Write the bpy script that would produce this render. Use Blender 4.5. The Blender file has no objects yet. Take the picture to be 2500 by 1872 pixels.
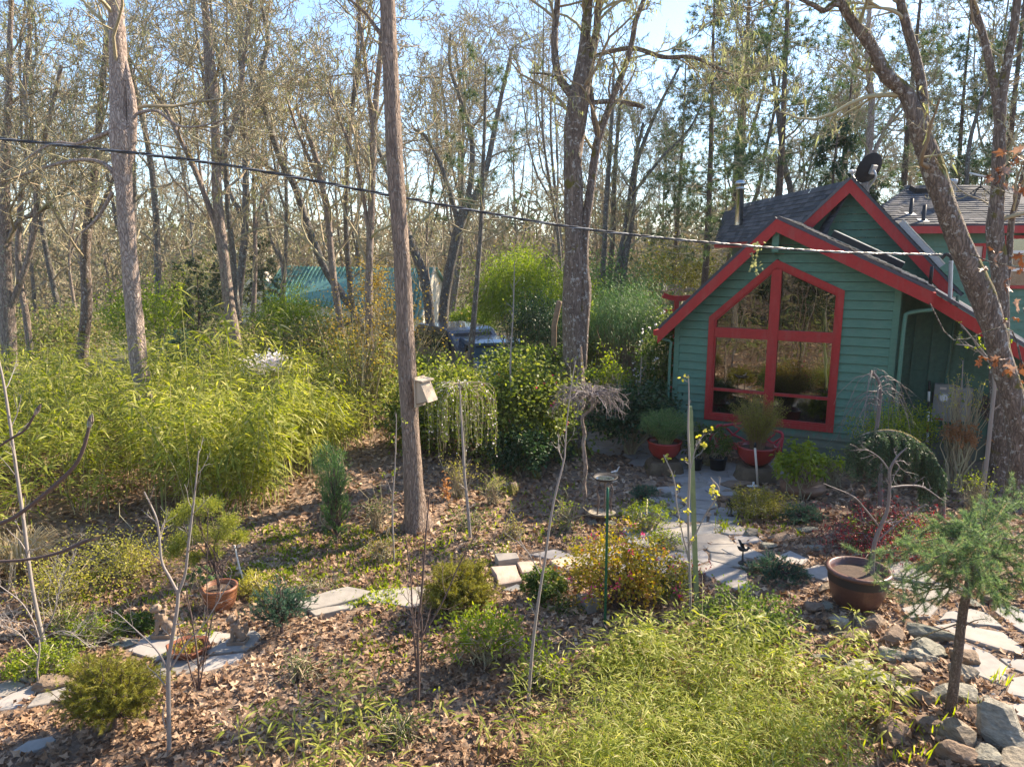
import bpy, math, random
import numpy as np
from mathutils import Vector
R = math.radians
# ------------------------------------------------------------------ camera, world, sun
scene = bpy.context.scene
F, PIT, CZ = 1734.0, R(10.3), 3.7
cam = bpy.data.objects.new("camera", bpy.data.cameras.new("camera"))
scene.collection.objects.link(cam); scene.camera = cam
cam.location = (0, 0, CZ); cam.rotation_euler = (R(90) - PIT, 0, 0)
cam.data.sensor_width = 36; cam.data.lens = 36 * F / 2500; cam.data.clip_end = 3000; cam.data.clip_start = 0.05
SUNV = np.array([0.84, 0.5426, 0]); EL = R(38)
world = bpy.data.worlds.new("World"); scene.world = world; world.use_nodes = True
wn = world.node_tree; bgn = wn.nodes["Background"]
sky = wn.nodes.new("ShaderNodeTexSky"); sky.sky_type = 'NISHITA'; sky.sun_disc = False
sky.sun_elevation = EL; sky.sun_rotation = math.atan2(SUNV[0], SUNV[1]); sky.air_density = 1.0; sky.dust_density = 0.4; sky.ozone_density = 3.5
wn.links.new(sky.outputs[0], bgn.inputs[0]); bgn.inputs[1].default_value = 0.12
sl = bpy.data.lights.new("sun", 'SUN'); sl.energy = 5.0; sl.angle = R(0.5); sl.color = (1, 0.84, 0.64)
so = bpy.data.objects.new("sun", sl); scene.collection.objects.link(so)
sd = Vector((SUNV[0] * math.cos(EL), SUNV[1] * math.cos(EL), math.sin(EL)))
so.rotation_euler = sd.to_track_quat('Z', 'Y').to_euler(); so.location = (20, 20, 30)
scene.view_settings.view_transform = 'Standard'; scene.view_settings.look = 'None'
scene.view_settings.exposure = 1.6; scene.view_settings.gamma = 1.0
try: scene.view_settings.use_curve_mapping = False
except Exception: pass
scene.cycles.max_bounces = 6; scene.cycles.diffuse_bounces = 3; scene.cycles.glossy_bounces = 3; scene.cycles.transmission_bounces = 3

# ------------------------------------------------------------------ geometry helpers
def rng_(k): return np.random.default_rng(k)
def ray(px, py):
    dx = (px - 1250) / F; dz = -(py - 936) / F
    return np.array([dx, math.cos(PIT) + dz * math.sin(PIT), -math.sin(PIT) + dz * math.cos(PIT)])
def D(px, py, Y):
    r = ray(px, py); return np.array([0, 0, CZ]) + r * (Y / r[1])
def sm(a, b, x):
    t = np.clip((x - a) / (b - a), 0, 1); return t * t * (3 - 2 * t)
def hgt(x, y):
    x = np.asarray(x, float); y = np.asarray(y, float)
    near = 1 - sm(8.5, 11.5, y)
    h = 0.05 * np.clip(x, -9, 6) * (0.15 + 0.85 * near)
    h = h * (1 - 0.8 * sm(1.5, 3.5, x) * sm(8, 11, y))
    h = h - 0.045 * np.clip(y - 17, 0, 26) - 0.01 * np.clip(y - 43, 0, 60)
    h = h + 0.10 * sm(6.5, 9.5, x) * sm(6, 9, y) * (1 - sm(12, 16, y))
    h = h + 0.03 * np.sin(x * 2.1 + 0.7 * y) * np.sin(y * 1.7 - x) * near + 0.015 * np.sin(5.3 * x + 1.3) * np.sin(4.7 * y)
    return h
def Gd(px, py, dz=0.0):
    r = ray(px, py); z = 0.0
    for _ in range(12):
        t = (z + dz - CZ) / r[2]; p = np.array([0, 0, CZ]) + r * t; z = float(hgt(p[0], p[1]))
    p[2] = z + dz; return p
def nz(v): return v / np.maximum(np.linalg.norm(v, axis=-1, keepdims=True), 1e-9)

class Buf:
    def __init__(s): s.V = []; s.Fq = []; s.Ft = []; s.r = []; s.n = 0; s.poly = []
    def add(s, V, q=None, t=None, rnd=0.5, m=0, sm_=False, poly=None):
        V = np.asarray(V, float).reshape(-1, 3); k = len(V)
        s.V.append(V); s.r.append(np.broadcast_to(np.asarray(rnd, float), (k,)))
        if q is not None and len(q): s.Fq.append((np.asarray(q, int) + s.n, m, sm_))
        if t is not None and len(t): s.Ft.append((np.asarray(t, int) + s.n, m, sm_))
        if poly:
            for f in poly: s.poly.append(([i + s.n for i in f], m, sm_))
        s.n += k; return s
    def mesh(s, name, mats, off=(0, 0, 0)):
        me = bpy.data.meshes.new(name); V = np.concatenate(s.V) - np.asarray(off, float)
        loops = []; sizes = []; mi = []; smo = []
        for A, m, g in s.Fq + s.Ft:
            loops.append(A.reshape(-1)); k = len(A); sizes.append(np.full(k, A.shape[1])); mi.append(np.full(k, m)); smo.append(np.full(k, g))
        for f, m, g in s.poly:
            loops.append(np.array(f)); sizes.append(np.array([len(f)])); mi.append(np.array([m])); smo.append(np.array([g]))
        loops = np.concatenate(loops).astype(np.int32); sizes = np.concatenate(sizes).astype(np.int32)
        me.vertices.add(len(V)); me.vertices.foreach_set("co", V.astype(np.float32).ravel())
        me.loops.add(len(loops)); me.loops.foreach_set("vertex_index", loops)
        me.polygons.add(len(sizes))
        me.polygons.foreach_set("loop_start", np.concatenate([[0], np.cumsum(sizes)[:-1]]).astype(np.int32))
        me.polygons.foreach_set("loop_total", sizes)
        me.polygons.foreach_set("material_index", np.concatenate(mi).astype(np.int32))
        me.polygons.foreach_set("use_smooth", np.concatenate(smo).astype(bool))
        at = me.attributes.new("rnd", 'FLOAT', 'POINT'); at.data.foreach_set("value", np.concatenate(s.r).astype(np.float32))
        for m in (mats if isinstance(mats, (list, tuple)) else [mats]): me.materials.append(m)
        me.update(calc_edges=True)
        return me

WL = {}
def wloc(o): return WL.get(o.name, np.zeros(3))
def empty(name, loc, label, cat, group=None):
    o = bpy.data.objects.new(name, None); scene.collection.objects.link(o); o.location = [float(v) for v in loc]
    o.empty_display_size = 0.2; WL[o.name] = np.array(loc, float); tag(o, label, cat, group); return o
def tag(o, label=None, cat=None, group=None, kind=None):
    if label: o['label'] = label
    if cat: o['category'] = cat
    if group: o['group'] = group
    if kind: o['kind'] = kind
    return o
def part(name, buf, mats, parent=None, loc=None, label=None):
    """world-space buffer -> object; child of parent when given"""
    if parent is not None: off = wloc(parent)
    else: off = np.array(loc if loc is not None else (0, 0, 0), float)
    me = buf.mesh(name, mats, off) if isinstance(buf, Buf) else buf
    o = bpy.data.objects.new(name, me); scene.collection.objects.link(o)
    if parent is not None: o.parent = parent; WL[o.name] = off
    else: o.location = [float(v) for v in off]; WL[o.name] = off
    if label: o['label'] = label
    return o
def copy_thing(src, loc, rz=0, sc=1.0, label=None, group=None, cat=None):
    c = src.copy(); scene.collection.objects.link(c); c.location = [float(v) for v in loc]; c.rotation_euler = (0, 0, rz); c.scale = (sc, sc, sc)
    if label: c['label'] = label
    if group: c['group'] = group
    if cat: c['category'] = cat
    for ch in src.children:
        d = ch.copy(); scene.collection.objects.link(d); d.parent = c
        for g in ch.children:
            e = g.copy(); scene.collection.objects.link(e); e.parent = d
    return c

def tubes(buf, Pth, Rad, sides=6, rnd=0.5, m=0, smooth=True, seed=0, jit=0.0, cap=False):
    Pth = np.asarray(Pth, float); Rad = np.asarray(Rad, float)
    if Pth.ndim == 2: Pth = Pth[None]; Rad = Rad[None]
    N, K, _ = Pth.shape
    T = nz(np.gradient(Pth, axis=1)); mt = nz(T.mean(axis=1))
    ref = np.where(np.abs(mt[:, 2:3]) < 0.8, np.array([[0, 0, 1.0]]), np.array([[1.0, 0.13, 0]]))
    n1 = nz(np.cross(T, ref[:, None, :])); n2 = np.cross(T, n1)
    a = np.arange(sides) / sides * 2 * math.pi
    rr = np.repeat(Rad[:, :, None], sides, axis=2)
    if jit: rr = rr * (1 + jit * rng_(seed).normal(size=rr.shape))
    V = Pth[:, :, None, :] + rr[..., None] * (np.cos(a)[None, None, :, None] * n1[:, :, None, :] + np.sin(a)[None, None, :, None] * n2[:, :, None, :])
    idx = np.arange(N * K * sides).reshape(N, K, sides)
    A = idx[:, :-1, :]; B = idx[:, 1:, :]
    q = np.stack([A, np.roll(A, -1, 2), np.roll(B, -1, 2), B], -1).reshape(-1, 4)
    r = np.broadcast_to(np.asarray(rnd, float).reshape(-1, 1, 1), (N, K, sides)).reshape(-1)
    poly = None
    if cap: poly = [list(idx[i, -1]) for i in range(N)] + [list(idx[i, 0][::-1]) for i in range(N)]
    buf.add(V, q=q, rnd=r, m=m, sm_=smooth, poly=poly)
    return buf
def ribbons(buf, Pth, Rad, rnd=0.5, m=0, seed=1):
    N, K, _ = Pth.shape; T = nz(np.gradient(Pth, axis=1)); w = nz(np.cross(T, nz(rng_(seed).normal(size=(N, 1, 3))))) * Rad[..., None] * 1.25
    V = np.stack([Pth - w, Pth + w], 2).reshape(-1, 3); i = np.arange(N * K * 2).reshape(N, K, 2)
    buf.add(V, q=np.stack([i[:, :-1, 0], i[:, :-1, 1], i[:, 1:, 1], i[:, 1:, 0]], -1).reshape(-1, 4), rnd=np.repeat(np.broadcast_to(rnd, (N,)), K * 2), m=m); return buf
def interp(par, t):
    """par (N,K,3|1), t (N,n) -> (N,n,C)"""
    N, K, C = par.shape; f = np.clip(t, 0, 0.9999) * (K - 1); i = f.astype(int); w = (f - i)[..., None]; I = np.arange(N)[:, None]
    return par[I, i] * (1 - w) + par[I, i + 1] * w
def spawn(rng, par, rad, n, t0=.3, t1=1., ln=1., rel=False, ang=50, K=5, wob=.25, up=.1, rr=.6, tip=.3, rmin=.004, asp=.45, rmax=9.):
    N, Kp, _ = par.shape
    t = t0 + (t1 - t0) * (np.arange(n)[None, :] + rng.random((N, n))) / n
    P0 = interp(par, t); tan = interp(nz(np.gradient(par, axis=1)), t); r0 = interp(rad[..., None], t)[..., 0]
    plen = np.linalg.norm(np.diff(par, axis=1), axis=2).sum(1)[:, None] if rel else 1.0
    L = ln * plen * (1 - asp * (t - t0) / max(t1 - t0, 1e-3)) * rng.uniform(.55, 1.2, (N, n))
    q = nz(rng.normal(size=(N, n, 3))); perp = nz(q - (q * tan).sum(-1, keepdims=True) * tan)
    A = R(ang) * rng.uniform(.7, 1.3, (N, n, 1)); d = nz(np.cos(A) * tan + np.sin(A) * perp)
    M = N * n; P0 = P0.reshape(M, 3); d = d.reshape(M, 3); L = L.reshape(M, 1); r0 = r0.reshape(M)
    pts = [P0]; p = P0; st = L / (K - 1)
    for k in range(K - 1):
        d = nz(d + rng.normal(size=d.shape) * wob + np.array([0, 0, up])); p = p + d * st; pts.append(p)
    P = np.stack(pts, 1); rb = np.clip(r0 * rr, rmin, rmax); Rr = rb[:, None] * np.linspace(1, tip, K)[None, :]
    return P, np.maximum(Rr, rmin * .6)
def spline(pts, n):
    """pts (k,d) resampled by Catmull-Rom to n"""
    p = np.asarray(pts, float); k = len(p); e = np.vstack([2 * p[0] - p[1], p, 2 * p[-1] - p[-2]])
    s = np.concatenate([[0], np.cumsum(np.linalg.norm(np.diff(p[:, :3], axis=0), axis=1))]); s /= s[-1]
    out = []
    for u in np.linspace(0, 1, n):
        i = min(np.searchsorted(s, u, side='right') - 1, k - 2); t = (u - s[i]) / max(s[i + 1] - s[i], 1e-9)
        a, b, c, d = e[i], e[i + 1], e[i + 2], e[i + 3]
        out.append(.5 * ((2 * b) + (-a + c) * t + (2 * a - 5 * b + 4 * c - d) * t * t + (-a + 3 * b - 3 * c + d) * t ** 3))
    return np.array(out)

SHAPES = {  # rows of (t along, half width, droop factor)
    'lance': [(0, .0), (.28, 1.0), (.65, .72), (1, 0)],
    'oval': [(0, .0), (.3, .9), (.65, 1.0), (1, 0)],
    'quad': [(0, .0), (.5, 1.0), (1, 0)],
    'needle': None}
def leaves(buf, P, Dr, Nr, L, W, shape='lance', droop=.25, rnd=None, m=0):
    P = np.asarray(P, float); n = len(P); Dr = nz(Dr); side = nz(np.cross(Dr, Nr)); up = np.cross(side, Dr)
    L = np.broadcast_to(L, (n,))[:, None]; W = np.broadcast_to(W, (n,))[:, None]
    dr = np.array([0, 0, -1.0])
    if rnd is None: rnd = np.random.default_rng(n).random(n)
    if shape == 'needle':
        V = np.stack([P - side * W, P + side * W, P + Dr * L], 1); t = np.arange(n * 3).reshape(n, 3)
        buf.add(V, t=t, rnd=np.repeat(rnd, 3), m=m); return
    rows = SHAPES[shape]; vs = []
    for tt, w in rows:
        c = P + Dr * L * tt + dr * L * droop * tt * tt
        if w == 0: vs.append([c])
        else: vs.append([c - side * W * w + up * W * .25 * w, c + side * W * w + up * W * .25 * w])
    flat = [v for r in vs for v in r]; k = len(flat); V = np.stack(flat, 1); b = (np.arange(n) * k)[:, None]
    if len(rows) == 4:
        buf.add(V, q=b + np.array([[1, 3, 4, 2]]), t=np.concatenate([b + np.array([[0, 1, 2]]), b + np.array([[3, 5, 4]])]), rnd=np.repeat(rnd, k), m=m)
    else:
        buf.add(V, t=np.concatenate([b + np.array([[0, 1, 2]]), b + np.array([[1, 3, 2]])]), rnd=np.repeat(rnd, k), m=m)
def bush(rng, buf, c, rad, nclump, per, L, W, shape='oval', droop=.2, spread=.22, shell=.55, flat=0, m=0, cw=.35, low=-.6):
    """leaf clumps spread in an ellipsoid; returns clump centres"""
    c = np.asarray(c, float); rad = np.asarray(rad, float)
    d = nz(rng.normal(size=(nclump * 3, 3))); d = d[d[:, 2] > low][:nclump]; k = len(d)
    cc = c + d * rad * (shell + (1 - shell) * rng.random((k, 1)))* (1 + .14 * rng.normal(size=(k, 1)) + .20 * np.sin(d[:, :1] * 4 + rng.random() * 6) * np.sin(d[:, 1:2] * 5 + d[:, 2:] * 4 + rng.random() * 6))
    out = rng.random(k) < .14; cc[out] = c + (cc[out] - c) * rng.uniform(1.1, 1.35, (out.sum(), 1))
    P = np.repeat(cc, per, 0) + rng.normal(size=(k * per, 3)) * rad.mean() * spread * 1.15
    dirs = nz(np.repeat(d, per, 0) * .7 + rng.normal(size=(k * per, 3)) * .7 + np.array([0, 0, .15]))
    nr = nz(rng.normal(size=(k * per, 3)) * .6 + np.array([0, 0, 1.0]))
    r = np.clip(np.repeat(rng.random(k), per) * cw + rng.random(k * per) * (1 - cw), 0, 1)
    leaves(buf, P, dirs, nr, L * rng.uniform(.6, 1.25, k * per), W * rng.uniform(.7, 1.2, k * per), shape, droop, r, m)
    return cc
def stems(rng, base, targets, r0, r1=.003, K=5, sides=5, wob=.05, buf=None, rnd=.5, m=0):
    buf = buf or Buf(); base = np.asarray(base, float); t = np.asarray(targets, float); n = len(t)
    u = np.linspace(0, 1, K)[None, :, None]; b = base + rng.normal(size=(n, 1, 3)) * np.array([.05, .05, 0]) if base.ndim == 1 else base[:, None, :]
    P = b * (1 - u) + t[:, None, :] * u
    P[:, 1:-1] += rng.normal(size=(n, K - 2, 3)) * wob; P[..., 2] += (np.sin(u[..., 0] * math.pi) * wob)
    tubes(buf, P, np.linspace(r0, r1, K)[None, :].repeat(n, 0), sides, rnd=rnd, m=m); return buf
def box(buf, c, ax, m=0, rnd=.5):
    """c centre, ax three half-vectors"""
    c = np.asarray(c, float); a, b, d = [np.asarray(v, float) for v in ax]
    V = [c + i * a + j * b + k * d for k in (-1, 1) for j in (-1, 1) for i in (-1, 1)]
    buf.add(V, q=[[0, 2, 3, 1], [4, 5, 7, 6], [0, 1, 5, 4], [2, 6, 7, 3], [0, 4, 6, 2], [1, 3, 7, 5]], rnd=rnd, m=m); return buf
def bar(buf, p, q, w, h, upv=(0, 0, 1), m=0, rnd=.5):
    p = np.asarray(p, float); q = np.asarray(q, float); t = nz(q - p); s = nz(np.cross(t, np.asarray(upv, float))); u = np.cross(s, t)
    return box(buf, (p + q) / 2, ((q - p) / 2, s * w / 2, u * h / 2), m, rnd)
def prism(buf, poly, vec, m=0, rnd=.5):
    """poly (k,3) extruded by vec"""
    p = np.asarray(poly, float); k = len(p); v = np.asarray(vec, float)
    V = np.vstack([p, p + v]); f = [list(range(k))[::-1], list(range(k, 2 * k))] + [[i, (i + 1) % k, k + (i + 1) % k, k + i] for i in range(k)]
    buf.add(V, poly=f, m=m, rnd=rnd); return buf
def lathe(buf, c, prof, sides=32, m=0, smooth=True, rnd=.5, squash=(1, 1)):
    c = np.asarray(c, float); K = len(prof); a = np.arange(sides) / sides * 2 * math.pi
    V = np.array([[c[0] + r * math.cos(t) * squash[0], c[1] + r * math.sin(t) * squash[1], c[2] + z] for r, z in prof for t in a])
    idx = np.arange(K * sides).reshape(K, sides); A = idx[:-1]; B = idx[1:]
    buf.add(V, q=np.stack([A, np.roll(A, -1, 1), np.roll(B, -1, 1), B], -1).reshape(-1, 4), m=m, sm_=smooth, rnd=rnd); return buf
_ico = {}
def ico(sub):
    if sub not in _ico:
        import bmesh
        bm = bmesh.new(); bmesh.ops.create_icosphere(bm, subdivisions=sub, radius=1)
        _ico[sub] = (np.array([v.co[:] for v in bm.verts]), np.array([[v.index for v in f.verts] for f in bm.faces])); bm.free()
    return _ico[sub]
def rock(buf, c, r3, seed, sub=3, planes=9, rz=None, m=0, rough=.035):
    rng = rng_(seed); V, T = ico(sub); n = nz(rng.normal(size=(planes, 3))); h = rng.uniform(.48, .78, planes)
    dt = V @ n.T; r = np.min(np.where(dt > .05, h[None] / np.maximum(dt, .05), 9), axis=1); r = np.minimum(r, 1.12) * 1.2
    f = rng.normal(size=(3, 3)) * 3; g = rng.normal(size=(3, 3)) * 9
    r = r + rough * np.sin(V @ f[0] * 1.3 + 1) * np.sin(V @ f[1] + 2) * 1.5 + rough * .7 * np.sin(V @ g[0]) * np.sin(V @ g[1] + .6)
    P = V * r[:, None] * np.asarray(r3, float); a = rng.random() * 6.28 if rz is None else rz
    ca, sa = math.cos(a), math.sin(a); P = P @ np.array([[ca, sa, 0], [-sa, ca, 0], [0, 0, 1]])
    buf.add(P + np.asarray(c, float), t=T, m=m, rnd=rng.random()); return buf
def blob(buf, c, r3, sub=2, m=0, rnd=.5, axis=None):
    V, T = ico(sub); P = V * np.asarray(r3, float)
    buf.add(P + np.asarray(c, float), t=T, m=m, sm_=True, rnd=rnd); return buf

# ------------------------------------------------------------------ materials
MATS = {}
def newmat(name):
    m = bpy.data.materials.new(name); m.use_nodes = True; nt = m.node_tree; nt.nodes.clear()
    out = nt.nodes.new("ShaderNodeOutputMaterial"); return m, nt, out
def nd(nt, t, **kw):
    n = nt.nodes.new(t)
    for k, v in kw.items(): setattr(n, k, v)
    return n
def ramp(nt, fac, stops):
    r = nd(nt, "ShaderNodeValToRGB"); e = r.color_ramp.elements
    while len(e) < len(stops): e.new(.5)
    for i, (p, c) in enumerate(stops): e[i].position = p; e[i].color = (*c, 1)
    nt.links.new(fac, r.inputs[0]); return r.outputs[0]
def noise(nt, vec, scale, detail=4, rough=.55, dist=0):
    n = nd(nt, "ShaderNodeTexNoise"); n.inputs['Scale'].default_value = scale; n.inputs['Detail'].default_value = detail
    n.inputs['Roughness'].default_value = rough; n.inputs['Distortion'].default_value = dist
    if vec is not None: nt.links.new(vec, n.inputs['Vector'])
    return n.outputs[0]
def mixc(nt, f, a, b):
    m = nd(nt, "ShaderNodeMix", data_type='RGBA')
    if isinstance(f, float): m.inputs[0].default_value = f
    else: nt.links.new(f, m.inputs[0])
    for v, i in ((a, 6), (b, 7)):
        if isinstance(v, tuple): m.inputs[i].default_value = (*v, 1)
        else: nt.links.new(v, m.inputs[i])
    return m.outputs[2]
def mapped(nt, sc=(1, 1, 1), geo=False):
    if geo: v = nd(nt, "ShaderNodeNewGeometry").outputs['Position']
    else: v = nd(nt, "ShaderNodeTexCoord").outputs['Object']
    mp = nd(nt, "ShaderNodeMapping"); mp.inputs['Scale'].default_value = sc; nt.links.new(v, mp.inputs[0]); return mp.outputs[0]
def bumped(nt, h, strength=.4, dist=.02):
    b = nd(nt, "ShaderNodeBump"); b.inputs['Strength'].default_value = strength; b.inputs['Distance'].default_value = dist
    nt.links.new(h, b.inputs['Height']); return b.outputs[0]
def leafmat(name, stops, trans=.45, rough=.5, spec=.3):
    m, nt, out = newmat(name)
    a = nd(nt, "ShaderNodeAttribute", attribute_name="rnd"); col = ramp(nt, a.outputs['Fac'], stops)
    p = nd(nt, "ShaderNodeBsdfPrincipled"); p.inputs['Roughness'].default_value = rough; p.inputs['Specular IOR Level'].default_value = spec
    nt.links.new(col, p.inputs['Base Color'])
    t = nd(nt, "ShaderNodeBsdfTranslucent"); hs = nd(nt, "ShaderNodeHueSaturation"); hs.inputs['Saturation'].default_value = 1.15; hs.inputs['Value'].default_value = 1.5
    nt.links.new(col, hs.inputs['Color']); nt.links.new(hs.outputs[0], t.inputs[0])
    mx = nd(nt, "ShaderNodeMixShader"); mx.inputs[0].default_value = trans
    nt.links.new(p.outputs[0], mx.inputs[1]); nt.links.new(t.outputs[0], mx.inputs[2]); nt.links.new(mx.outputs[0], out.inputs[0]); return m
def barkmat(name, dark, light, moss=(.10, .10, .02), mossa=.25, lich=(.35, .36, .30), licha=.2, sc=1.0, zs=.22):
    m, nt, out = newmat(name); v = mapped(nt, (sc, sc, sc * zs)); v2 = mapped(nt, (1, 1, 1))
    vo = nd(nt, "ShaderNodeTexVoronoi", feature='DISTANCE_TO_EDGE'); vo.inputs['Scale'].default_value = 34
    nv = nd(nt, "ShaderNodeMix", data_type='VECTOR'); nn = nd(nt, "ShaderNodeTexNoise"); nn.inputs['Scale'].default_value = 9
    nt.links.new(v, nn.inputs[0]); nv.inputs[0].default_value = .16; nt.links.new(v, nv.inputs[4]); nt.links.new(nn.outputs[1], nv.inputs[5]); nt.links.new(nv.outputs[1], vo.inputs[0])
    n1 = noise(nt, v, 18, 6, .65); n2 = noise(nt, v2, 3.2, 5, .6); n3 = noise(nt, v2, 14, 5, .7)
    crack = ramp(nt, vo.outputs[0], [(0, (.38, .36, .35)), (.2, (1, 1, 1))])
    col = ramp(nt, n1, [(.3, dark), (.7, light)])
    mul = nd(nt, "ShaderNodeMix", data_type='RGBA', blend_type='MULTIPLY'); mul.inputs[0].default_value = .75; nt.links.new(col, mul.inputs[6]); nt.links.new(crack, mul.inputs[7])
    c = mul.outputs[2]
    f1 = ramp(nt, n3, [(.66 - licha * .3, (0, 0, 0)), (.70 - licha * .3, (1, 1, 1))]); c = mixc(nt, f1, c, lich)
    geo = nd(nt, "ShaderNodeNewGeometry"); sx = nd(nt, "ShaderNodeSeparateXYZ"); nt.links.new(geo.outputs['Normal'], sx.inputs[0])
    ma = nd(nt, "ShaderNodeMath", operation='MULTIPLY_ADD'); nt.links.new(sx.outputs[2], ma.inputs[0]); ma.inputs[1].default_value = .30; nt.links.new(n2, ma.inputs[2])
    f2 = ramp(nt, ma.outputs[0], [(.80 - mossa * .6, (0, 0, 0)), (.86 - mossa * .6, (1, 1, 1))]); c = mixc(nt, f2, c, moss)
    p = nd(nt, "ShaderNodeBsdfPrincipled"); p.inputs['Roughness'].default_value = .9; nt.links.new(c, p.inputs['Base Color'])
    hh = nd(nt, "ShaderNodeMath", operation='MULTIPLY_ADD'); nt.links.new(n1, hh.inputs[0]); hh.inputs[1].default_value = .6; nt.links.new(crack, hh.inputs[2])
    nt.links.new(bumped(nt, hh.outputs[0], .8, .025), p.inputs['Normal']); nt.links.new(p.outputs[0], out.inputs[0]); return m
def solid(name, col, rough=.6, metal=0, var=.12, scale=8, bump=.15, spec=.4, stretch=(1, 1, 1), coat=0, dist=.01):
    m, nt, out = newmat(name); v = mapped(nt, stretch); n = noise(nt, v, scale, 6, .65); n2 = noise(nt, v, scale * .17, 3)
    a = tuple(c * (1 - var) for c in col); b = tuple(min(1, c * (1 + var)) for c in col)
    c1 = ramp(nt, n, [(.3, a), (.7, b)]); c = mixc(nt, ramp(nt, n2, [(.35, (0, 0, 0)), (.7, (var * 1.5,) * 3)]), c1, tuple(x * .7 for x in col))
    p = nd(nt, "ShaderNodeBsdfPrincipled"); p.inputs['Roughness'].default_value = rough; p.inputs['Metallic'].default_value = metal
    p.inputs['Specular IOR Level'].default_value = spec; p.inputs['Coat Weight'].default_value = coat
    nt.links.new(c, p.inputs['Base Color'])
    if bump: nt.links.new(bumped(nt, n, bump, dist), p.inputs['Normal'])
    nt.links.new(p.outputs[0], out.inputs[0]); return m
def rndmat(name, stops, rough=.85, scale=12, bump=.6, dark=.6, stretch=(1, 1, 1), dist=.01, spec=.3, over=None):
    """colour by 'rnd' with noise on top"""
    m, nt, out = newmat(name); a = nd(nt, "ShaderNodeAttribute", attribute_name="rnd"); oi = nd(nt, "ShaderNodeObjectInfo")
    ad = nd(nt, "ShaderNodeMath", operation='ADD'); nt.links.new(a.outputs['Fac'], ad.inputs[0]); nt.links.new(oi.outputs['Random'], ad.inputs[1])
    fr = nd(nt, "ShaderNodeMath", operation='FRACT'); nt.links.new(ad.outputs[0], fr.inputs[0])
    col = ramp(nt, fr.outputs[0], stops); v = mapped(nt, stretch); n = noise(nt, v, scale, 7, .65); n2 = noise(nt, v, scale * .25, 4, .6, 1)
    mul = nd(nt, "ShaderNodeMix", data_type='RGBA', blend_type='MULTIPLY'); mul.inputs[0].default_value = 1.0
    nt.links.new(col, mul.inputs[6]); nt.links.new(ramp(nt, n, [(.25, (dark,) * 3), (.75, (1.15,) * 3)]), mul.inputs[7]); c = mul.outputs[2]
    if over: c = mixc(nt, ramp(nt, n2, [(over[1], (0, 0, 0)), (over[1] + .08, (1, 1, 1))]), c, over[0])
    p = nd(nt, "ShaderNodeBsdfPrincipled"); p.inputs['Roughness'].default_value = rough; p.inputs['Specular IOR Level'].default_value = spec
    nt.links.new(c, p.inputs['Base Color']); nt.links.new(bumped(nt, n, bump, dist), p.inputs['Normal']); nt.links.new(p.outputs[0], out.inputs[0]); return m

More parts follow.
